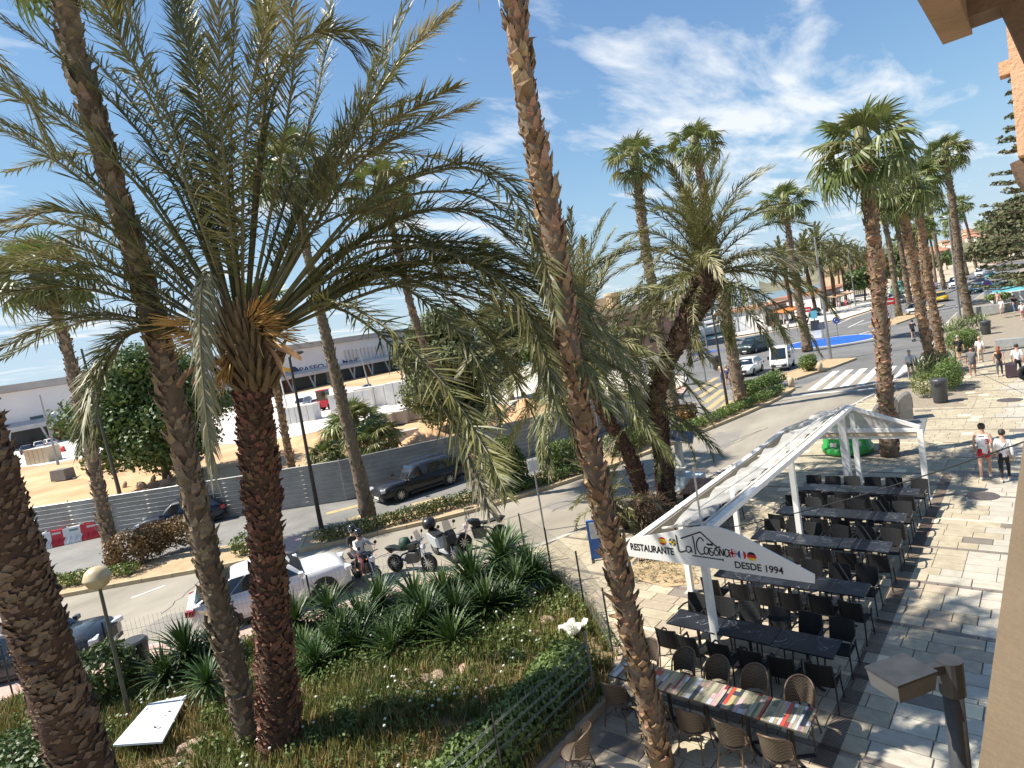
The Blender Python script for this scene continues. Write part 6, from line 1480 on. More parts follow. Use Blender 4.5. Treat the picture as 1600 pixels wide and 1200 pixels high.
# ---------------------------------------------------------------- motorbikes
MW = wheel_mesh(.30, .12)
def moto(label, loc, rz, kind, col, box=False, scr=True):
    t = thing('motorbike' if kind == 'bike' else 'scooter', label, 'motorbike', loc, rz, 'motorbikes by the garden'); pm = paint('moto_'+str(len(label)), col)
    for x in (.68, -.66): ty = link('wheel', MW[0], t, loc=(x, 0, .30)); link('rim', MW[1], ty)
    for s in (-.07, .07): MB().tube([(.68, s, .30), (.42, s, .98)], .026, 6).build('fork', m_chrome, t)
    MB().tube([(.40, -.36, 1.04), (.36, -.18, 1.02), (.42, 0, 1.0), (.36, .18, 1.02), (.40, .36, 1.04)][:], .016, 6).build('handlebar', m_trim, t)
    for s in (-1, 1):
        MB().tube([(.38, s*.24, 1.03), (.40, s*.30, 1.26)], .007, 4).build('mirror_stem', m_trim, t); MB().lathe([(0, -.01), (.06, -.01), (.06, .01), (0, .01)], 10, (.40, s*.31, 1.30), Matrix.Rotation(PI/2, 3, 'Y')).build('mirror', m_trim, t)
    MB().lathe([(0, -.08), (.08, -.05), (.095, .02), (.09, .05), (0, .06)], 12, (.56, 0, .86), Matrix.Rotation(PI/2, 3, 'Y')).build('headlight', m_lightw, t)
    for x, z in ((.56, .98), (-.75, .80)):
        for s in (-1, 1): MB().lathe([(0, -.03), (.03, 0), (0, .03)], 7, (x-.02, s*.17, z-.06)).build('indicator', mat('orange_lens', (.7, .22, .03), .3), t)
    def lens(pts, w, m, nm):
        b = MB(); vs = []; k = len(pts)
        for y, s in ((-w, .82), (-w*.6, 1.0), (w*.6, 1.0), (w, .82)):
            cx = sum(p[0] for p in pts)/k; cz = sum(p[1] for p in pts)/k; vs += [(cx+(p[0]-cx)*s, y, cz+(p[1]-cz)*s) for p in pts]
        fs = [tuple(range(k-1, -1, -1)), tuple(range(3*k, 4*k))]
        for q in range(3): fs += [(q*k+i, q*k+(i+1) % k, (q+1)*k+(i+1) % k, (q+1)*k+i) for i in range(k)]
        if sum(pts[i][0]*pts[(i+1) % k][1]-pts[(i+1) % k][0]*pts[i][1] for i in range(k)) > 0: fs = [f[::-1] for f in fs]
        b.add(vs, fs); return b.build(nm, m, t, smooth=False)
    if kind == 'bike':
        lens([(.38, .92), (.42, 1.0), (.25, 1.05), (.0, .98), (-.08, .82), (.1, .76), (.3, .80)], .17, pm, 'tank'); lens([(-.05, .86), (-.3, .82), (-.7, .92), (-.85, .90), (-.6, .78), (-.1, .76)], .14, m_trim, 'seat')
        lens([(.35, .75), (.3, .35), (-.1, .30), (-.2, .5), (0, .75)], .17, mat('engine', (.09, .09, .095), .4, metal=.6, sc=20), 'engine'); lens([(-.6, .78), (-.85, .9), (-.95, .86), (-.7, .66)], .10, pm, 'tail')
        MB().tube([(.25, .14, .35), (-.1, .17, .26), (-.75, .19, .42)], [.03, .04, .055], 8).build('exhaust', m_chrome, t); MB().tube([(.42, 0, .95), (.1, 0, .72), (-.3, 0, .6), (-.66, 0, .30)], .03, 6).build('frame', m_trim, t)
        lens([(.86, .62), (.72, .66), (.5, .62), (.72, .60)], .06, pm, 'mudguard')
    else:
        lens([(.62, .95), (.50, 1.1), (.38, 1.0), (.32, .55), (.3, .36), (.5, .40), (.68, .7)], .20, m_trim, 'front_shield'); lens([(.32, .38), (-.2, .34), (-.2, .26), (.4, .27)], .17, pm, 'footboard')
        lens([(-.12, .36), (-.2, .74), (-.75, .84), (-.95, .78), (-.8, .50), (-.5, .34)], .19, pm, 'rear_body'); lens([(-.12, .76), (-.4, .74), (-.85, .88), (-.8, .92), (-.4, .84), (-.15, .84)], .17, m_trim, 'seat')
        MB().tube([(-.2, .2, .3), (-.8, .24, .36)], [.04, .055], 8).build('exhaust', m_trim, t)
    if scr: b = MB(); b.add([(.50, -.17, 1.02), (.50, .17, 1.02), (.36, .13, 1.42), (.36, -.13, 1.42)], [(0, 1, 2, 3)]); b.build('windshield', mat('smoked_screen', (.06, .065, .07), .1, alpha=.6), t)
    if box: MB().lathe([(.0, .90), (.21, .92), (.25, 1.02), (.25, 1.10), (.20, 1.24), (.0, 1.28)], 16).build('top_box', mat('top_box', (.02, .02, .022), .35), t, loc=(-.88, 0, .03), smooth=True)
    MB().tube([(-.1, .1, .3), (-.15, .3, 0.0)], .014, 5).build('side_stand', m_trim, t)
    return t
mk = G(575, 908, ROADZ); hd1 = heading(G(560, 902, ROADZ), G(603, 917, ROADZ))
moto('black motorbike carrying two riders beside the white car', mk, hd1, 'bike', (.015, .016, .02))
moto('small black motorbike with a green cover on its seat next to the riders', G(646, 893, ROADZ), heading(G(632, 880, 0), G(662, 880, 0)), 'bike', (.03, .035, .03))
moto('silver scooter with a round black top box', G(698, 872, ROADZ), heading(G(678, 862, 0), G(722, 880, 0)), 'scooter', (.42, .44, .46), box=True)
moto('black covered motorbike at the end of the parked row', G(756, 852, ROADZ), heading(G(780, 838, 0), G(735, 850, 0)), 'bike', (.012, .012, .014), box=False)
b = MB(); b.lathe([(.0, .35), (.16, .30), (.22, .12), (.2, 0), (0, -.02)], 10); p = G(646, 893, ROADZ); tag(b.build('seat_cover', mat('green_cover', (.02, .06, .04), .6, sc=8), None, loc=p+A([-.12, -.05, .86]), smooth=True), 'dark green cover sitting on the small black motorbike', 'cover')
# ================================================================== people
SK = mat('skin', (.50, .28, .19), .55, sc=6, col2=(.56, .33, .23)); SK2 = mat('skin_dark', (.36, .18, .11), .55, sc=6)
HAIRB = mat('dark_hair', (.03, .02, .015), .6, sc=20, var=.4); HAIRG = mat('grey_hair', (.30, .28, .26), .7, sc=20, var=.3); HAIRL = mat('blond_hair', (.45, .32, .17), .6, sc=20, var=.3)
def cloth(c): return mat('cloth_%d_%d_%d' % tuple(int(q*200) for q in c), c, .85, sc=9, var=.16, bump=.3, bsc=30)
def skinned(name, verts, edges, rads, m, parent, root=0, lv=1):
    me = bpy.data.meshes.new(name); me.from_pydata([tuple(map(float, v)) for v in verts], edges, []); me.materials.append(m); o = link(name, me, parent)
    o.modifiers.new('skin', 'SKIN'); sv = me.skin_vertices[0].data
    for i, r in enumerate(rads): sv[i].radius = r if hasattr(r, '__len__') else (r, r)
    sv[root].use_root = True; o.modifiers['skin'].use_smooth_shade = True
    s = o.modifiers.new('sub', 'SUBSURF'); s.levels = lv; s.render_levels = lv; return o
def person(label, loc, rz, h=1.75, top=(.6, .6, .6), bottom=(.05, .05, .06), hair=None, stride=.22, sleeve=.5, legs='long', arms=None, fat=1.0, skin=None, shoe=(.6, .6, .6), seated=False, helmet=None, group='people', hold=None, bald=False, hem=0.0, jewel=None, longhair=False):
    t = thing('person', label, 'person', loc, rz, group, h/1.75); skin = skin or SK; hair = hair or HAIRB; F = fat
    hp = .09*F**.5
    if seated: pel = (0, 0, .82); ch = (0, .03, 1.22); nk = (0, .06, 1.38); base = .82-.95
    else: pel = (0, 0, .95); ch = (0, .015, 1.34); nk = (0, .01, 1.48); base = 0
    hd = A(nk)+A([0, .015, .10]); ht = hd+A([0, .012, .13]); hm = hd+A([0, .02, .055])
    hips = {s: A([s*hp, 0, pel[2]-.04]) for s in (-1, 1)}; sh = {s: A([s*.175*F**.35, ch[1], ch[2]+.075]) for s in (-1, 1)}
    kn, an, toe = {}, {}, {}
    for s in (-1, 1):
        if seated: kn[s] = hips[s]+A([s*.10, .40, -.10]); an[s] = kn[s]+A([s*.02, -.10, -.42]); toe[s] = an[s]+A([0, .15, -.05])
        else:
            st = stride*s; kn[s] = hips[s]+A([0, st*.6+.03, -.43]); an[s] = A([s*hp*.9, st if st > 0 else st*1.1, .085 if st >= 0 else .11]); toe[s] = an[s]+A([s*.02, .15, -.055 if st >= 0 else -.08])
    el, wr = {}, {}
    ar = arms or {}
    for s in (-1, 1):
        if s in ar: el[s] = sh[s]+A(ar[s][0]); wr[s] = el[s]+A(ar[s][1])
        else: el[s] = sh[s]+A([s*.06, -s*stride*.25-.02, -.28]); wr[s] = el[s]+A([s*.01, -s*stride*.35+.06, -.25])
    V, E_, Rr = [], [], []
    def add(p, r, par=None):
        V.append(p); Rr.append(r); 
        if par is not None: E_.append((par, len(V)-1))
        return len(V)-1
    ip = add(pel, .125*F); isp = add(lerp(A(pel), A(ch), .5), .115*F, ip); ic = add(ch, (.15*F**.7, .11*F), isp); ink = add(nk, .055, ic); ihd = add(hm, (.082, .095), ink); iht = add(ht, (.070, .080), ihd)
    inose = add(hm+A([0, .115, .005]), .012, ihd)
    for s in (-1, 1):
        add(hm+A([s*.088, 0, .01]), .014, ihd)
        i1 = add(hips[s], .095*F**.6, ip); i2 = add(lerp(hips[s], kn[s], .5), .078*F**.4, i1); i3 = add(kn[s], .056, i2); i4 = add(lerp(kn[s], an[s], .4), .054, i3); i5 = add(an[s], .036, i4); add(toe[s], .032, i5)
        j1 = add(sh[s], .058, ic); j2 = add(el[s], .040, j1); j3 = add(wr[s], .028, j2); d = (wr[s]-el[s]); d = d/np.linalg.norm(d); sd_ = np.cross(d, A([0, 1, .2])); sd_ /= np.linalg.norm(sd_); cu = np.cross(sd_, d)
        j4 = add(wr[s]+d*.06, .026, j3)
        for q in range(4): f0 = add(wr[s]+d*.095+sd_*(.016*(q-1.5)), .0095, j4); f1 = add(wr[s]+d*(.135-.012*abs(q-1.2))+sd_*(.018*(q-1.5))+cu*.012, .008, f0); add(wr[s]+d*(.160-.014*abs(q-1.2))+sd_*(.018*(q-1.5))+cu*.034, .007, f1)
        f0 = add(wr[s]+d*.05+sd_*.036, .0095, j4); add(wr[s]+d*.085+sd_*.052+cu*.012, .008, f0)
    skinned('body', V, E_, Rr, skin, t)
    # shirt
    V2, E2, R2 = [], [], []
    def ad2(p, r, par=None):
        V2.append(p); R2.append(r)
        if par is not None: E2.append((par, len(V2)-1))
        return len(V2)-1
    a0 = ad2(A(pel)+A([0, 0, -.12-hem]), (.155*F, .135*F)); a1 = ad2(lerp(A(pel), A(ch), .5), (.145*F, .132*F), a0); a2 = ad2(A(ch), (.165*F**.7, .128*F), a1); a3 = ad2(A(nk)-A([0, 0, .045]), .066, a2)
    for s in (-1, 1):
        b1 = ad2(sh[s], .068, a2)
        if sleeve > 0:
            b2 = ad2(lerp(sh[s], el[s], min(1, sleeve*2)), .056 if sleeve < .9 else .05, b1)
            if sleeve > .5: ad2(lerp(el[s], wr[s], min(.95, sleeve*2-1)), .040, b2)
    skinned('top', V2, E2, R2, cloth(top), t)
    V2, E2, R2 = [], [], []; a0 = ad2(A(pel)+A([0, 0, .13]), (.138*F, .124*F)); 
    a1 = ad2(A(pel)+A([0, 0, -.03]), (.145*F, .13*F), a0)
    if legs != 'skirt':
        for s in (-1, 1):
            b1 = ad2(lerp(hips[s], kn[s], .25), .098*F**.6, a1); b2 = ad2(lerp(hips[s], kn[s], .62 if legs == 'short' else .6), .086*F**.5 if legs == 'short' else .078, b1)
            if legs != 'short': b3 = ad2(kn[s], .062, b2); b4 = ad2(lerp(kn[s], an[s], .5), .055, b3); ad2(lerp(kn[s], an[s], .93), .044, b4)
    else: a2 = ad2(A(pel)+A([0, 0, -.28]), (.20*F, .17*F), a1); ad2(A(pel)+A([0, 0, -.42]), (.215*F, .18*F), a2)
    skinned('trousers' if legs == 'long' else 'shorts' if legs == 'short' else 'skirt', V2, E2, R2, cloth(bottom), t)
    for s in (-1, 1):
        d = toe[s]-an[s]; skinned('shoe', [an[s]+A([0, -.05, -.045]), an[s]+A([0, .05, -.04]), toe[s]+A([0, .03, .01])], [(0, 1), (1, 2)], [.042, .044, .038], cloth(shoe), t, lv=1)
    if helmet:
        b = MB(); b.lathe([(.0, -.12), (.10, -.12), (.135, -.05), (.142, .02), (.125, .10), (.07, .15), (0, .165)], 14); b.build('helmet', helmet, t, loc=hm+A([0, .0, .03]), smooth=True)
        b = MB(); b.box((0, .125, .02), (.20, .05, .09)); b.build('visor', m_glass, t, loc=hm)
    elif not bald:
        b = MB(); b.lathe([(.088, -.05), (.100, .0), (.102, .04), (.088, .09), (.05, .122), (0, .13)], 12); hh = b.build('hair', hair, t, loc=hm+A([0, -.014, .03]), smooth=True)
        if longhair:
            b = MB(); b.tube([hm+A([0, -.07, .05]), hm+A([0, -.11, -.05]), hm+A([0, -.12, -.2]), hm+A([0, -.11, -.32])], [.07, .085, .075, .03], 8); b.build('long_hair', hair, t, smooth=True)
    for s in (-1, 1): MB().lathe([(0, -.008), (.009, 0), (0, .008)], 6, hm+A([s*.032, .088, .018])).build('eye', m_blk, t)
    return t, dict(hm=hm, ch=ch, pel=pel, wr=wr)
def face(dx, dy): return math.atan2(-dx, dy)
AW = face(0.05, 1)                     # walking away along the promenade
TO = face(0, -1)
t, J = person('man in white basketball vest number 3 and red shorts walking away', G(1541, 748), AW, 1.80, (.78, .76, .74), (.52, .02, .03), HAIRB, .20, 0.0, 'short', fat=1.12, shoe=(.7, .7, .68), hem=.06)
for s, z, sz in (('3', 1.16, .24),):
    me = text_mesh(s, sz, mat('vest_red', (.42, .02, .06), .8), .006); link('vest_number', me, t, loc=(.075, -.158, z), rot=(PI/2, 0, 0))
MB().box((0, -.156, 1.40), (.15, .006, .035)).build('vest_name', cloth((.25, .10, .12)), t)
t, J = person('woman in white top and black leggings with a cross-body bag walking away', G(1572, 752), AW, 1.64, (.76, .75, .75), (.014, .014, .016), HAIRB, .16, .95, 'long', shoe=(.72, .72, .70), hem=.05)
MB().lathe([(0, -.05), (.05, -.03), (.055, .02), (0, .055)], 10, (0, -.10, 1.70)).build('hair_bun', HAIRB, t, smooth=True)
MB().tube([(.16, -.02, 1.44), (.02, -.15, 1.2), (-.15, -.1, 1.02)], .012, 5).build('bag_strap', m_blk, t)
person('heavy-set man in a grey T-shirt and shorts walking towards us', G(1521, 588), TO, 1.74, (.13, .13, .135), (.16, .16, .165), HAIRB, .18, .5, 'short', fat=1.45, skin=SK2, bald=True, hem=.12)
person('man in a black T-shirt and shorts walking beside the planter hedge', G(1500, 566), face(-.3, .9), 1.80, (.014, .014, .015), (.016, .016, .018), HAIRG, .24, .5, 'short', fat=1.2)
person('blond woman in white top and beige trousers behind the grey-shirted man', G(1533, 566), AW, 1.66, (.78, .76, .75), (.55, .44, .32), HAIRL, .15, .5, 'long')
person('red-haired woman in black top and grey leggings walking away', G(1563, 588), AW, 1.68, (.016, .016, .018), (.09, .09, .095), mat('red_hair', (.22, .06, .02), .6), .18, 0.0, 'long', longhair=True)
person('man in white T-shirt pulling a wheeled suitcase', G(1592, 588), AW, 1.78, (.74, .75, .76), (.014, .014, .018), HAIRB, .18, .5, 'long')
p = G(1581, 590); t = thing('suitcase', 'dark wheeled suitcase pulled along the promenade', 'suitcase', p); MB().box((0, 0, .42), (.5, .32, .68)).build('shell', mat('plum_case', (.05, .03, .04), .6, sc=8), t)
for s in (-.18, .18): MB().tube([(s, -.06, .06), (s, .06, .06)], .055, 8).build('wheel', m_blk, t); MB().tube([(s*.5, 0, .75), (s*.5, 0, 1.05)], .012, 5).build('handle', m_steel, t)
person('man in patterned white shirt and black shorts standing at the zebra crossing', G(1424, 590), face(.2, 1), 1.74, (.60, .62, .63), (.014, .014, .016), HAIRG, .14, .5, 'short')
t, J = person('rider with black backpack on an electric kick scooter on the road', G(1428, 533, ROADZ)+A([0, 0, .16]), AW, 1.78, (.02, .022, .03), (.02, .022, .03), HAIRB, .12, .5, 'short', arms={-1: ((-.05, .12, -.24), (.02, .22, -.06)), 1: ((.05, .12, -.24), (-.02, .22, -.06))})
MB().box((0, -.20, 1.22), (.32, .18, .46)).build('backpack', cloth((.016, .016, .018)), t)
p = G(1428, 533, ROADZ); t = thing('kick_scooter', 'black electric kick scooter under the rider on the road', 'scooter', p, AW); MB().box((0, 0, .12), (.16, .9, .06)).build('deck', m_blk, t); MB().tube([(0, .45, .12), (0, .40, 1.15)], .022, 6).build('stem', m_blk, t); MB().tube([(-.25, .38, 1.15), (.25, .38, 1.15)], .016, 6).build('handlebar', m_blk, t)
for y in (.47, -.47): MB().lathe([(0, -.02), (.10, -.02), (.10, .02), (0, .02)], 14, (0, y, .10), Matrix.Rotation(PI/2, 3, 'Y')).build('wheel', m_tyre, t)
PE = [((1566, 492), 'woman in white top and pale shorts by the far wall', (.75, .75, .74), (.6, .6, .6), 1.7), ((1586, 488), 'man in black top and jeans walking by the far fountain', (.02, .02, .02), (.10, .16, .28), 1.78), ((1560, 478), 'person in a pink hat near the fountain wall', (.5, .3, .3), (.5, .45, .4), 1.7), ((1598, 500), 'woman in white top and pink leggings at the right edge', (.72, .7, .7), (.45, .15, .25), 1.66),
      ((1073, 598), 'man in blue shirt walking on the pale pavement behind the fronds', (.25, .32, .42), (.05, .06, .10), 1.76), ((1130, 600), 'man in beige shirt crossing by the brown post', (.52, .42, .30), (.10, .14, .22), 1.75), ((1139, 606), 'man in dark blue shirt crossing by the brown post', (.03, .05, .12), (.04, .05, .08), 1.78),
      ((1199, 524), 'person in grey on the far pavement left of the lamp post', (.4, .4, .42), (.12, .12, .14), 1.75), ((1208, 517), 'person in red on the far pavement', (.42, .08, .07), (.3, .3, .3), 1.7), ((1220, 521), 'person in dark shirt on the far pavement', (.05, .05, .06), (.4, .4, .4), 1.75), ((1232, 517), 'person in white on the far pavement', (.7, .7, .7), (.2, .2, .22), 1.7),
      ((1322, 480), 'person in a red dress among the far crowd', (.5, .05, .05), (.5, .05, .05), 1.7), ((1328, 481), 'person in black trousers among the far crowd', (.6, .6, .6), (.02, .02, .025), 1.75), ((1300, 487), 'person in white sitting place among the far terrace crowd', (.7, .7, .7), (.5, .5, .5), 1.7), ((1312, 484), 'person in pale pink on the far pavement', (.6, .42, .40), (.3, .3, .32), 1.68), ((1290, 490), 'person in light blue on the far pavement by the lamp', (.35, .5, .6), (.4, .4, .4), 1.7), ((1336, 476), 'person in grey among the far crowd', (.35, .35, .36), (.2, .2, .2), 1.7)]
for k, (pp_, lab, tc_, bc_, hh) in enumerate(PE): person(lab, G(*pp_), (AW if k % 2 else TO)+U(-.5, .5), hh, tc_, bc_, HAIRB if k % 3 else HAIRG, .16, .5, 'short' if k % 3 == 0 else 'long')
# two riders on the motorbike
ax = A([math.cos(hd1), math.sin(hd1), 0])
for k, off in enumerate((-.12, -.50)):
    rzr = hd1-PI/2; lab = ('motorbike rider in white jacket, dark red trousers and black helmet', 'passenger in dark jacket and black helmet behind the rider')[k]
    AR = {s: ((s*.10, .20, -.17), (-s*.02, .24, .02)) for s in (-1, 1)} if k == 0 else {s: ((s*.10, .10, -.22), (-s*.06, .22, -.06)) for s in (-1, 1)}
    person(lab, mk+ax*off+A([0, 0, .10 if k == 0 else .20]), rzr, 1.74, (.66, .66, .66) if k == 0 else (.02, .02, .022), (.12, .02, .035) if k == 0 else (.03, .03, .035), None, 0, 1.0, 'long', arms=AR, seated=True, helmet=mat('helmet_black', (.02, .02, .022), .2, coat=.8), shoe=(.03, .03, .03))
# ================================================================== building site behind the fence
fl = [A([p[0], p[1]]) for p in fence_line]
m_corr = mat('grey_sheet_metal', (.24, .245, .24), .45, sc=1.2, col2=(.32, .32, .31), metal=.3, bump=.05, rand=.14, blotch=.25)
fence = thing('hoarding_fence', 'long grey corrugated metal fence in front of the orange building site', 'fence', (fl[3][0], fl[3][1], 0))
FH = 2.15; pr = []
for k in range(9):
    z = k*FH/9; h = FH/9; pr += [(0, z), (0, z+h*.62), (.035, z+h*.72), (.035, z+h*.90)]
pr.append((0, FH))
for p, q in zip(fl[1:], fl[2:]):
    L = np.linalg.norm(q-p); n = max(1, round(L/2.4)); d = (q-p)/L; nn = A([d[1], -d[0]])
    for i in range(n):
        a, c = p+d*L*i/n-fl[3], p+d*(L*(i+1)/n-.02)-fl[3]; b = MB(); k = len(pr); off = .012*(i % 2)
        b.add([(a[0]+nn[0]*(o+off), a[1]+nn[1]*(o+off), z-.08) for o, z in pr]+[(c[0]+nn[0]*(o+off), c[1]+nn[1]*(o+off), z-.08) for o, z in pr], [(j, k+j, k+j+1, j+1) for j in range(k-1)])
        b.build('fence_panel', m_corr, fence)
        MB().bar((c[0]-nn[0]*.05, c[1]-nn[1]*.05, -.1), (c[0]-nn[0]*.05, c[1]-nn[1]*.05, FH), .06).build('post', m_steel, fence)
sheet('building_site', [tuple(p) for p in fl]+[(-30, 47), (-80, 60), (-150, 120), (-260, 60), (-200, -10), (-60, -8)], -.02, m_site)
sheet('gravel_yard', [G(-60, 735), G(60, 728), G(150, 712), G(240, 700), G(430, 690), G(520, 668), G(620, 650), G(760, 640), G(760, 600), G(520, 605), G(200, 660), G(-60, 690)], .01, m_sitew)
def heap(label, p, rx, ry, h, seed, m, name='sand_heap'):
    rn = random.Random(seed); n = 18; b = MB(); vs = [(0, 0, h)]; fs = []
    for k in range(1, 5):
        for i in range(n): a = 2*PI*i/n; q = k/4*(1+rn.uniform(-.14, .14)); vs.append((rx*q*math.cos(a), ry*q*math.sin(a), h*(1-(k/4)**1.1)*rn.uniform(.8, 1.15)-(.12 if k == 4 else 0)))
    fs += [(0, 1+i, 1+(i+1) % n) for i in range(n)]
    for k in range(3): fs += [(1+k*n+i, 1+(k+1)*n+i, 1+(k+1)*n+(i+1) % n, 1+k*n+(i+1) % n) for i in range(n)]
    b.add(vs, fs); o = b.build(name, m, None, loc=p, smooth=True); return tag(o, label, 'heap')
m_heap = mat('orange_heap', (.45, .24, .11), .95, sc=1.2, col2=(.60, .40, .23), bump=.7, bsc=5)
heap('orange earth heap behind the fence right of the pine', G(825, 662), 4.5, 3, 2.0, 1, m_heap); heap('orange earth heap behind the fence below the hanging frond', G(668, 700), 3.2, 2.2, 1.5, 2, m_heap); heap('pale orange mound left of the dwarf palms', G(525, 728), 3.0, 2.0, 1.3, 3, m_heap); heap('low orange mound at the far right of the site', G(905, 640), 4, 3, 1.6, 4, m_heap)
heap('long low ridge of earth crossing the site', G(470, 690), 9, 1.4, .5, 5, m_heap); heap('low earth ridge near the left fan palm', G(150, 742), 8, 1.5, .45, 6, m_heap)
for k in range(26):
    p = G(262+rnd.gauss(0, 28), 768+rnd.gauss(0, 7)); s = U(.3, .75)
    o = link('rubble_block', RK[k % 5], None, loc=(p[0], p[1], s*.2), rot=(U(0, 3), U(0, 3), U(0, 3)), scale=(s, s*.7, s*.6)); RUB = globals().setdefault('RUB', []); RUB.append(o); tag(o, 'broken pale rubble block in the pile under the broadleaf tree', 'rubble', 'rubble pile under the broadleaf tree')
relabel(RUB, 'broken rubble blocks piled under the broadleaf tree')
m_blockc = mat('concrete_block', (.42, .38, .33), .9, sc=2, col2=(.52, .48, .42))
for k, (x, y, s, lab) in enumerate(((100, 750, 1.3, 'dark concrete block lying on the orange sand at the left'), (602, 668, 1.5, 'first pale stone block of the row by the dwarf palms'), (622, 663, 1.5, 'second pale stone block of the row by the dwarf palms'), (645, 656, 1.6, 'third pale stone block of the row by the dwarf palms'), (668, 650, 1.6, 'fourth pale stone block of the row by the dwarf palms'), (690, 645, 1.6, 'last pale stone block of the row by the hanging frond'), (640, 692, 1.2, 'grey slatted crate on the sand near the hanging frond'))):
    b = MB(); b.box((0, 0, .45*s), (1.4*s, .9*s, .8*s), taper=.93); tag(b.build('stone_block', m_blockc if k != 0 else mat('dark_block', (.16, .15, .14), .9), None, loc=G(x, y), rot=(0, 0, .5+.1*k)), lab, 'block', 'stone blocks on the site')
# water filled barriers
m_bred = mat('red_barrier', (.50, .015, .025), .45, sc=3, col2=(.58, .03, .045)); m_bwh = mat('white_barrier', (.66, .64, .62), .5, sc=3, col2=(.74, .73, .71))
def barrier(label, p, rz, m, grp='red and white barriers'):
    t = thing('traffic_barrier', label, 'barrier', p, rz, grp); pf = [(-.26, 0), (.26, 0), (.26, .14), (.15, .34), (.11, .80), (.09, .86), (-.09, .86), (-.11, .80), (-.15, .34), (-.26, .14)]; n = len(pf); b = MB()
    b.add([(-.52, y, z) for y, z in pf]+[(.52, y, z) for y, z in pf], [tuple(range(n)), tuple(range(2*n-1, n-1, -1))]+[((i+1) % n, i, n+i, n+(i+1) % n) for i in range(n)]); b.build('shell', m, t)
    for s in (-1, 1):
        for x in (-.28, 0, .28): MB().bar((x-.07, s*.255, .10), (x+.07, s*.15, .40), .10, .05).build('rib', m, t)
        MB().box((0, s*.115, .70), (.42, .02, .11)).build('label_plate', m_whited if m is m_bred else mat('green_plate', (.15, .24, .22), .5), t)
    for x in (-.3, .3): MB().tube([(x, 0, .85), (x, 0, .93)], .045, 8).build('cap', m, t)
BP = [(68, 858), (94, 852), (121, 846), (148, 840), (176, 834), (203, 828), (231, 821), (259, 815)]
b0, b1 = G(*BP[0]), G(*BP[-1])
for k, q in enumerate(BP):
    barrier(('white', 'red')[k % 2]+' plastic barrier, '+ORD[k]+' from the left of the row along the fence', G(*q, ROADZ)+A([0, 0, 0]), heading(b0, b1), (m_bwh, m_bred)[k % 2])
for k, (x, y) in enumerate(((60, 716), (80, 712), (98, 706), (525, 642), (548, 640), (562, 636), (574, 633))): barrier('small red barrier far on the site, '+ORD[k]+' from the left', G(x, y), .4, m_bred, 'distant red barriers')
# vehicles and huts on the site
for k, (x, y, c, lab) in enumerate(((478, 640, (.7, .7, .7), 'white van parked before the shopping building left of the palm'), (498, 636, (.72, .72, .72), 'white car beside the parked van at the shopping building'), (575, 612, (.30, .36, .34), 'pale green car in the mouth of the dark entrance'), (45, 708, (.05, .05, .06), 'dark car in the row at the foot of the white building'), (62, 702, (.55, .56, .57), 'silver car in the row at the foot of the white building'), (78, 698, (.68, .68, .68), 'white car at the end of the row by the white building'))):
    o = car_proto('car', lab, 'car', 4.3, 1.78, 1.5 if k else 2.1, .6, .62, (.26 if k else .12, .42 if k else .26, .8, .96), paint('site_%d' % k, c), .32, grp='cars on the site', detail=False); p = G(x, y); o.location = (p[0], p[1], 0); o.rotation_euler = (0, 0, 2.2+.2*k)
p = G(512, 640); t = thing('red_digger', 'red compact digger working by the shopping building', 'digger', p, .6); MB().box((0, 0, 1.0), (3.2, 1.8, 1.0)).build('chassis', m_bred, t); MB().box((-.3, 0, 2.2), (1.4, 1.5, 1.4)).build('cab', m_glass, t); MB().box((-.3, 0, 2.95), (1.6, 1.6, .12)).build('cab_roof', m_bred, t); MB().tube([(1.4, 0, 1.2), (2.6, 0, 3.0), (3.8, 0, 1.2)], .16, 6).build('arm', m_bred, t); MB().box((3.9, 0, .8), (.7, .9, .7), taper=.6).build('bucket', m_dgrey, t)
for x in (-1, 1): ty = link('wheel', MW[0], t, loc=(x, -.95, .5), scale=(1.7, 2.5, 1.7)); ty = link('wheel', MW[0], t, loc=(x, .95, .5), scale=(1.7, 2.5, 1.7))
m_pan = mat('white_panel', (.60, .58, .55), .6, sc=2, col2=(.70, .69, .66))
hutp = [(555, 640, 6, 2.4), (600, 632, 7, 2.6), (640, 628, 5, 2.8), (475, 658, 4, 2.0), (70, 722, 3.4, 2.0)]
for k, (x, y, w, h) in enumerate(hutp):
    t = thing('site_hut', ('white panelled hoarding box right of the grey fan palm', 'long white hoarding box in the middle of the site', 'white hoarding box with a red mark behind the hanging frond', 'low mesh enclosure left of the fan palm', 'stack of pale pallets beside the left trunk')[k], 'hut', G(x, y), .62, 'white site boxes')
    n = 5
    for i in range(n): MB().box((-w/2+w*(i+.5)/n, 0, h/2), (w/n-.06, 2.2, h)).build('panel', m_pan if k != 4 else m_canvas, t)
    MB().box((0, 0, h+.04), (w+.1, 2.3, .08)).build('roof', m_whited, t)
def dwarf(label, p, R, seed):
    t = thing('dwarf_palm', label, 'palm tree', p, 0, 'dwarf palms on the site'); MB().tube([(0, 0, 0), (.1, 0, .5), (.1, .05, R*.75)], [.22, .2, .16], 8).build('trunk', m_trw, t); fan_crown(t, (.1, .05, R*.8), R, seed, 40, 4, -30, False)
dwarf('bushy dwarf fan palm behind the fence, front of the pair by the grey palm', G(590, 728), 2.0, 201); dwarf('taller dwarf fan palm at the back of the pair by the grey palm', G(560, 705), 2.6, 202); dwarf('small dwarf fan palm at the left behind the fence', G(512, 738), 1.4, 203); dwarf('bright green young fan palm in front of the pines', G(738, 665), 1.9, 204)
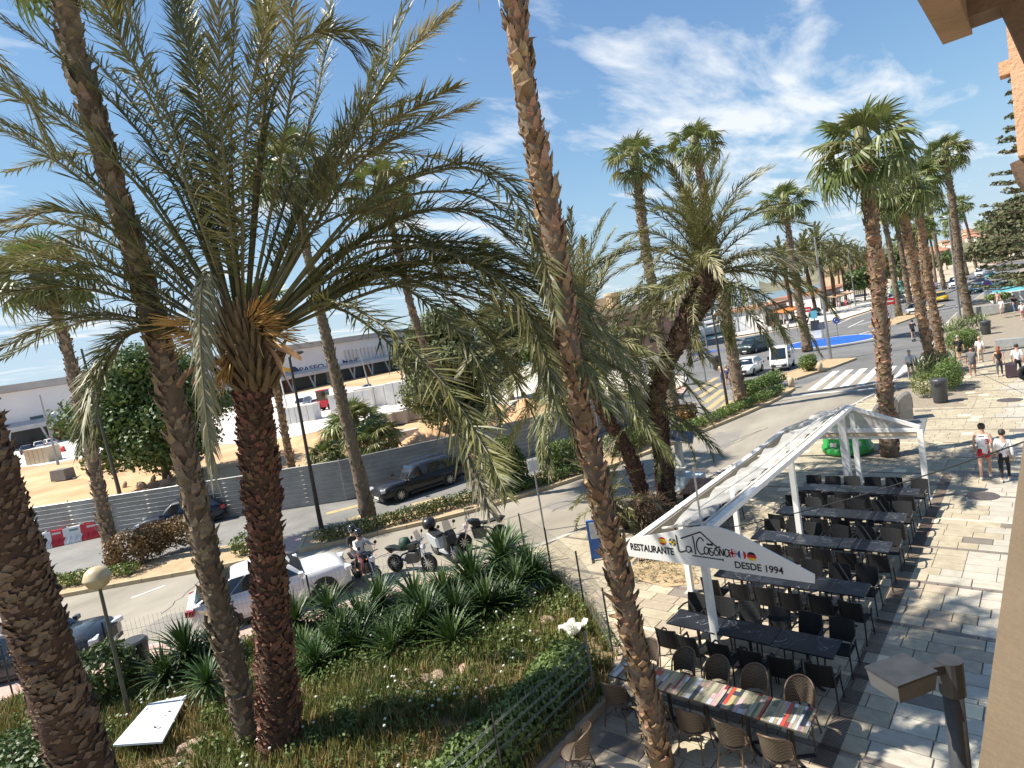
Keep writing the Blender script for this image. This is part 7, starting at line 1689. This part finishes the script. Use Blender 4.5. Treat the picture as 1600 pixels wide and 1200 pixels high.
fan_palm('slim palm trunk behind the fence right of the large date palm', (458, 742), [(440, 650)], (408, 470), 2.0, .2, 205, bw(0, .3, 7, .36, .26, .09, m=m_bootg), far=True, n=24, dead=8, rb=.26); fan_palm('second slim palm trunk hidden behind the large date palm', (436, 748), [(420, 650)], (392, 480), 2.0, .2, 206, bw(0, .3, 7, .36, .26, .09, m=m_bootg), far=True, n=24, dead=8, rb=.26)
fan_palm('distant fan palm behind the pines with a small round crown', (800, 600), [(780, 500)], (758, 396), 2.6, .2, 207, None, far=True, n=24, dead=6, rb=.26)
# ---------------------------------------------------------------- the shopping building
FA, FB = D(-40, 690, 116), D(690, 590, 214); FA[2] = FB[2] = 0; fd = (FB-FA); FL = np.linalg.norm(fd); fd /= FL; fang = math.atan2(fd[1], fd[0])
mall = thing('shopping_building', 'low white shopping building with grey roof band and sign reading PASEO DEL MAR', 'building', FA, fang)
m_wallw = mat('white_render', (.62, .60, .60), .8, sc=.3, col2=(.68, .66, .65)); m_gband = mat('grey_roof_band', (.36, .34, .32), .7, sc=.3); m_soff = mat('pale_canopy', (.50, .47, .45), .7, sc=.4)
ZT = 12.6
MB().box((FL/2, 12, 8.2), (FL, 24, 6.0)).build('wall', m_wallw, mall); MB().box((FL/2, 11.6, 11.95), (FL+1.2, 25, 1.4), taper=1.0).build('roof_band', m_gband, mall)
b = MB(); b.add([(0, -3.2, 3.5), (FL, -3.2, 3.5), (FL, -3.2, 4.4), (0, -3.2, 4.4), (0, 0, 5.2), (FL, 0, 5.2), (0, 0, 3.5), (FL, 0, 3.5)], [(0, 1, 2, 3), (3, 2, 5, 4), (6, 7, 1, 0), (0, 3, 4, 6), (1, 7, 5, 2)]); b.build('canopy', m_soff, mall)
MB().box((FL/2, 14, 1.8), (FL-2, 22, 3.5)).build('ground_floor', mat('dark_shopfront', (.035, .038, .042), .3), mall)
for i in range(18):
    x = 4+i*(FL-8)/17
    for s in (-.9, .9): MB().bar((x, -2.6, 0), (x+s, -2.4, 3.5), .35).build('column', m_soff, mall)
    if i % 2: MB().box((x+2.6, 2.9, 1.7), (2.6, .2, 3.2)).build('shop_panel', mat('brick_panel', (.30, .12, .08), .8) if i % 4 == 1 else m_soff, mall)
def fac(x, y):
    d = ray(x, y); nrm = A([-fd[1], fd[0], 0]); tt = np.dot(FA-CAMP, nrm)/np.dot(d, nrm); p = CAMP+d*tt; return float(np.dot(p-FA, fd)), float(p[2])
x0, z0 = fac(468, 582); x1, _ = fac(561, 570)
me = text_mesh('PASEO DEL MAR', 1.9, mat('navy_letter', (.02, .03, .10), .5), .03); w = max(v.co.x for v in me.vertices); link('lettering', me, mall, loc=(x0, -.03, z0), rot=(PI/2, 0, 0), scale=((x1-x0)/w, 1, 1))
me = text_mesh('TORREVIEJA CENTRO', .7, mat('navy_letter', (.02, .03, .10), .5), .02)
b = MB(); 
for i in range(14): b.box((x0+.4+i*.62, -.03, z0-.9), (.45, .04, .38))
b.build('small_lettering', mat('navy_letter', (.02, .03, .10), .5), mall)
lx, lz = fac(449, 582)
for k, (c, dz, h) in enumerate((((.75, .38, .03), .75, 1.2), ((.05, .33, .55), -.5, 1.1))):
    b = MB(); pts = [(-1.5, 0), (-.8, .35), (0, 0), (.8, -.3), (1.5, 0)]; q = bez([A([p[0], p[1], 0]) for p in pts], 13); n = len(q)
    b.add([(p[0], -.04, p[1]+dz-h/2) for p in q]+[(p[0], -.04, p[1]+dz+h/2) for p in q], [(i, i+1, n+i+1, n+i) for i in range(n-1)]); b.build('logo_wave', mat('logo_%d' % k, c, .5), mall, loc=(lx, 0, lz))
lx2, lz2 = fac(461, 580); b = MB(); q = [(-.9, 1.4), (.2, 1.3), (1.1, .5), (1.4, 0), (1.1, -.5), (.2, -1.3), (-.9, -1.4)]; b.add([(x, -.04, z) for x, z in q], [tuple(range(len(q)-1, -1, -1))]); b.build('logo_disc', mat('navy_letter', (.02, .03, .10), .5), mall, loc=(lx2, 0, lz2))
wx, wz = fac(59, 659); MB().box((wx, -.02, wz), (2.2, .1, 2.4)).build('window', mat('teal_glass', (.03, .08, .09), .15), mall)
for i in range(11): x, z = fac(540+i*6, 558-i*.8); MB().box((x, -.25, z+.5), (.25, .4, 3.2)).build('fin', m_soff, mall)
gx, gz = fac(549, 590); MB().box((gx, -2.9, 4.0), (2.0, .15, .8)).build('green_sign', mat('green_sign', (.04, .35, .10), .5), mall)
# ---------------------------------------------------------------- port side: building, yachts, terraces
pb_ = D(968, 520, 92); pb_[2] = 0; t = thing('port_building', 'beige stone building with stepped roof and round turret behind the palms', 'building', pb_, R_(35)); m_beige = mat('beige_render', (.50, .37, .23), .85, sc=.6, col2=(.58, .45, .30)); m_brick2 = mat('rose_wall', (.38, .22, .15), .85, sc=.6)
MB().box((0, 4, 3.4), (22, 12, 6.8)).build('wall', m_brick2, t); MB().box((0, 4, 7.1), (22.6, 12.6, .9)).build('cornice', m_beige, t); MB().box((-5, 4, 8.4), (8, 9, 1.8)).build('upper_floor', m_beige, t); MB().lathe([(1.1, 7.4), (1.1, 9.4), (1.3, 9.5), (1.3, 9.8), (0, 9.9)], 14, (-.2, 0, 0)).build('turret', m_beige, t)
for i in range(8): MB().box((3+i*1.0-.5, -1.8, 8.0), (.5, .4, .9)).build('merlon', m_beige, t)
for i in range(6):
    w_ = MB().box((-8.5+i*3.3, -2.02, 3.0), (1.4, .12, 2.6)).build('window', m_glass, t); MB().box((-8.5+i*3.3, -2.06, 4.5), (1.7, .16, .25)).build('lintel', m_beige, w_)
m_hull = mat('gelcoat', (.70, .70, .70), .3, sc=1, var=.05); m_sea = mat('sea_water', (.02, .06, .09), .15, sc=.05, col2=(.03, .09, .13), bump=.3, bsc=.8)
sheet('sea', [(-1500, -800), (-300, -300), (-265, 40), (-150, 125), (-60, 110), (-75, 170), (-95, 260), (-90, 700), (-60, 2600), (-1500, 2600)], -.12, m_sea)
sheet('marina_water', [(-50, 78), (-44, 92), (-40, 108), (-46, 150), (-60, 230), (-160, 230), (-170, 130), (-70, 84)], .02, m_sea)
def yacht(label, p, rz, s, mast):
    t = thing('yacht', label, 'boat', p, rz, 'moored yachts', s); st = [(5.5, .05, 1.5), (4.2, .8, 1.35), (2, 1.45, 1.2), (-1, 1.6, 1.1), (-4.5, 1.35, 1.1)]; b = MB(); vs = []; fs = []
    for x, w, z in st: vs += [(x, -w, z), (x*.96, -w*.7, .15), (x*.94, 0, -.2), (x*.96, w*.7, .15), (x, w, z)]
    for i in range(4): fs += [(i*5+j, i*5+j+1, i*5+j+6, i*5+j+5) for j in range(4)]+[(i*5+4, i*5, i*5+5, i*5+9)]
    fs.append((20, 21, 22, 23, 24)); b.add(vs, fs); b.build('hull', m_hull, t); MB().box((-.8, 0, 1.65), (4.6, 2.0, .95), taper=.8).build('cabin', m_hull, t)
    for sd_ in (-1, 1): MB().box((-.8, sd_*.93, 1.68), (3.4, .06, .34)).build('cabin_window', m_glass, t)
    if mast: MB().tube([(.6, 0, 1.2), (.6, 0, 14.5)], [.09, .05], 5).build('mast', m_steel, t); MB().tube([(.6, 0, 3.0), (-3.8, 0, 2.9)], .12, 5).build('boom', m_whited, t); MB().bar((.6, -1.0, 8.5), (.6, 1.0, 8.5), .05).build('spreader', m_steel, t)
    else: MB().box((-1.6, 0, 2.9), (2.6, 1.7, .10)).build('flybridge_roof', m_hull, t); MB().box((-1.4, 0, 2.35), (2.0, 1.6, .8), taper=.85).build('wheelhouse', m_glass, t)
rn = random.Random(31)
YW = ['nearest', 'second', 'third', 'fourth', 'fifth', 'sixth', 'seventh', 'eighth', 'ninth', 'tenth', 'eleventh', 'twelfth', 'thirteenth', 'fourteenth', 'fifteenth', 'sixteenth']
for k in range(16):
    yacht('white moored yacht with '+('a tall mast' if k % 4 else 'a flybridge')+', '+YW[k]+' from the quay', D(1052+(k*37 % 130), 0, 1)*0+A(list(G(1050+(k*37) % 125, 536-k*3.1-((k*37) % 125)*.13)[:2])+[.1]), rn.uniform(-.4, .4)+R_(60), rn.uniform(1.0, 1.35), k % 4)
wl = MB().box((0, 0, .9), (22, .3, 1.8)); o = wl.build('white_wall', m_pan, None, loc=G(1150, 508), rot=(0, 0, heading(G(1130, 515), G(1185, 497)))); tag(o, 'long white wall beside the far pavement in front of the yachts', 'wall')
p = G(1168, 500); t = thing('white_framework', 'tall white lattice framework between the yachts and terraces', 'framework', p, heading(G(1150, 505), G(1190, 494)))
for i in range(6):
    MB().bar((-4+i*1.6, 0, 0), (-4+i*1.6, 0, 6), .12).build('upright', m_white, t); MB().bar((-4, 0, .8+i*1.0), (4, 0, .8+i*1.0), .10).build('rail', m_white, t)
def terrace(label, px, w, d, h, rz, awn):
    p = G(*px); t = thing('terrace_building', label, 'building', p, rz, 'far terrace buildings'); MB().box((0, d/2, h/2), (w, d, h)).build('wall', m_wallw, t); MB().box((0, d/2, h+.2), (w+.8, d+.8, .4)).build('roof', mat('tile_roof', (.34, .16, .09), .85, sc=1, col2=(.44, .24, .15)), t)
    b = MB(); b.add([(-w/2, 0, h*.8), (w/2, 0, h*.8), (w/2, -3, h*.62), (-w/2, -3, h*.62), (w/2, -3, h*.55), (-w/2, -3, h*.55)], [(0, 3, 2, 1), (3, 5, 4, 2)]); b.build('awning', mat('awning_%d' % int(awn[1]*99), awn, .8), t)
    for i in range(int(w/2.5)): MB().box((-w/2+1.4+i*2.5, -.03, h*.32), (1.5, .1, h*.5)).build('window', m_glass, t)
    for i in range(int(w/3)): MB().tube([(-w/2+.5+i*3, -2.9, 0), (-w/2+.5+i*3, -2.9, h*.58)], .06, 5).build('pole', m_white, t)
ta = heading(G(1230, 500), G(1345, 460))
terrace('white terrace restaurant with orange awning behind the fan palm', (1215, 505), 14, 8, 3.3, ta, (.62, .22, .06)); terrace('low white terrace restaurant with tan awning behind the far row of palms', (1300, 478), 20, 9, 3.4, ta, (.50, .33, .20)); terrace('far white restaurant with cream awning at the end of the palms', (1345, 462), 16, 9, 3.4, ta, (.60, .52, .40))
p = G(1335, 440); p = D(1345, 420, 230); p[2] = 0; t = thing('villa', 'wide villa with brown tiled roof behind the far row of palms', 'house', p, ta); MB().box((0, 5, 4), (30, 12, 8)).build('wall', m_beige, t); b = MB(); b.add([(-16, -2, 8), (16, -2, 8), (16, 12, 8), (-16, 12, 8), (-11, 5, 11), (11, 5, 11)], [(0, 1, 5, 4), (1, 2, 5), (2, 3, 4, 5), (3, 0, 4), (0, 3, 2, 1)]); b.build('roof', mat('brown_tile_roof', (.20, .11, .075), .9, sc=1, col2=(.28, .17, .12)), t)
for i in range(7): MB().box((-12+i*4, -1.05, 4.5), (2.2, .15, 3)).build('window', m_glass, t)
# hill with houses
def hill_h(x): return 9+13*math.exp(-((x-1535)/110)**2)+3*math.sin(x*.05)+2*math.sin(x*.13)
hb = MB(); n = 40; vs = []
for i in range(n):
    x = lerp(1180, 1720, i/(n-1)); h = hill_h(x)
    q = D(x, 400, 640+.25*abs(x-1500)); q2 = D(x, 400, 480); q3 = D(x, 400, 900); vs += [(q2[0], q2[1], -.3), ((q[0]+q2[0])/2, (q[1]+q2[1])/2, h*.5), (q[0], q[1], h), (q3[0], q3[1], h*.8)]
hb.add(vs, [(i*4+j, (i+1)*4+j, (i+1)*4+j+1, i*4+j+1) for i in range(n-1) for j in range(3)]); hb.build('hill', mat('scrub_hill', (.11, .115, .06), .95, sc=.02, col2=(.22, .19, .12), bump=.8, bsc=.1), None, smooth=True, kind='structure')
hc = [((.68, .66, .62), 'white'), ((.55, .36, .26), 'salmon'), ((.60, .50, .34), 'cream'), ((.62, .58, .52), 'pale grey'), ((.55, .24, .18), 'rose')]
def house_proto(c, nm):
    t = thing('house', nm+' hillside house beyond the end of the avenue', 'house', (0, 0, 0), 0, nm+' hillside houses'); m = mat('house_'+nm, c, .85, sc=.3, var=.06); MB().box((0, 0, 3), (10, 8, 6)).build('wall', m, t)
    b = MB(); b.add([(-5.6, -4.6, 6), (5.6, -4.6, 6), (5.6, 4.6, 6), (-5.6, 4.6, 6), (-3, 0, 8.2), (3, 0, 8.2)], [(0, 1, 5, 4), (1, 2, 5), (2, 3, 4, 5), (3, 0, 4), (0, 3, 2, 1)]); b.build('roof', mat('tile_roof', (.34, .16, .09), .85), t)
    for i in range(3):
        for j in range(2): MB().box((-3.2+i*3.2, -4.02, 1.6+j*2.8), (1.4, .12, 1.5)).build('window', m_glass, t)
    return t
protos = [house_proto(*q) for q in hc]; pu = [False]*5; rn = random.Random(8)
for k in range(64):
    x = rn.uniform(1330, 1600); dd = rn.uniform(520, 636+.2*abs(x-1500)); q = D(x, 395, dd); i = rn.choice((0, 0, 0, 1, 2, 2, 3, 4)); z = hill_h(x)*((dd-480)/(160+.25*abs(x-1500)))+1.5; rz = rn.uniform(-.5, .5)+R_(35)
    if not pu[i]: pu[i] = True; protos[i].location = (q[0], q[1], z-2); protos[i].rotation_euler = (0, 0, rz)
    else: dup(protos[i], (q[0], q[1], z-2), rz, protos[i]['label'], scale=rn.uniform(.5, .9))
for i, (c_, nm) in enumerate(hc): relabel([o for o in C.objects if o.parent is None and o.get('group') == nm+' hillside houses'], nm+' hillside houses beyond the avenue')
# trees in the far distance
FT = []
for k in range(22):
    x = 1405+k*9+rn.uniform(-5, 5); dd = rn.uniform(190, 420); q = D(x, 420, dd); q[2] = 0
    FT.append(broad_tree('far_tree', 'dark green distant street tree along the far avenue', q, rn.uniform(6, 9.5), rn.uniform(3, 4.5), 700+k, 900, .9, m_pine if k % 2 else m_leafd, grp='distant street trees', nb=8))
relabel(FT, 'distant dark trees lining the far avenue')
# ---------------------------------------------------------------- fountain, low walls, tall conifer at right
p = G(1598, 465); t = thing('fountain', 'white fountain basin with turquoise water at the right edge', 'fountain', p, R_(8)); MB().box((0, 0, .7), (7, 12, 1.2)).build('basin', mat('white_basin', (.66, .66, .64), .6), t); b = MB(); b.add([(-3.2, -5.6, 1.22), (3.2, -5.6, 1.22), (3.2, 5.6, 1.9), (-3.2, 5.6, 1.9)], [(0, 1, 2, 3)]); b.build('water', mat('turquoise_water', (.04, .40, .38), .12, sc=1, col2=(.08, .52, .48), bump=.4, bsc=6), t); MB().box((0, 5.8, 1.1), (7, .5, 2.2)).build('back_wall', mat('white_basin', (.66, .66, .64), .6), t)
o = MB().box((0, 0, .45), (7.0, 1.2, .9)).build('planter_wall', mat('grey_stone', (.30, .31, .30), .8, sc=4), None, loc=G(1568, 487), rot=(0, 0, R_(3))); tag(o, 'low grey stone planter wall before the fountain', 'wall')
hedge('dark green planting on the low wall before the fountain', [G(1545, 478), G(1575, 474)], 1.4, .8, 720, m_leaf, 120, .3, 'hedge', 'hedge', None, .6)
p = D(1634, 520, 62); p[2] = 0; t = thing('norfolk_pine', 'tall tiered conifer with flat branches at the right edge', 'tree', p); MB().tube([(0, 0, 0), (0, 0, 12), (0, 0, 24)], [.45, .3, .06], 8).build('trunk', m_bark, t)
z = 3.0; k = 0; m_nor = mat('conifer_needle', (.06, .085, .035), .7, sc=.8, col2=(.16, .15, .07), trans=.1)
while z < 23.5:
    L = lerp(6.2, .8, ((z-3)/20.5)**.9); bl = []; br_ = MB()
    L0 = L
    for i in range(7):
        a = i*2*PI/7+k*.5+rn.uniform(-.3, .3); L = L0*rn.uniform(.6, 1.12)
        if rn.random() < .12: continue
        br_.tube([(0, 0, z), (math.cos(a)*L*.6, math.sin(a)*L*.6, z-.1*L*.3), (math.cos(a)*L, math.sin(a)*L, z+.05*L)], [.09, .06, .02], 5)
        for q in range(5): f = (q+1.2)/5.4; bl.append(((math.cos(a)*L*f+rn.uniform(-.1, .1), math.sin(a)*L*f+rn.uniform(-.1, .1), z+.10*L*f*f+rn.uniform(-.12, .12)), (.12+L*.09, .12+L*.09, .16)))
    b_o = br_.build('branch_tier', m_bark, t); link('needles', cloud_mesh('needles', bl, int(300+90*L0), .34, 740+k, m_nor, shell=.2), b_o); z += lerp(.8, 1.15, z/22); k += 1
broad_tree('pine_tree', 'olive pine tree below the tiered conifer at the right edge', G(1628, 470), 13.0, 5.2, 760, 11000, .5, m_nor, nb=18, crown_lo=.5)
for k, (x, y, lab) in enumerate(((1600, 590, 'dark wheel of a parked cycle cart at the right edge'),)):
    p = G(x+4, y+4); tag(MB().lathe([(.20, -.07), (.34, -.09), (.40, -.04), (.40, .04), (.34, .09), (.20, .07), (.20, -.07)], 22, (0, 0, .4), Matrix.Rotation(PI/2, 3, 'X') @ Matrix.Rotation(.5, 3, 'Y')).build('cart_wheel', m_tyre, None, loc=p, smooth=True), lab, 'wheel')
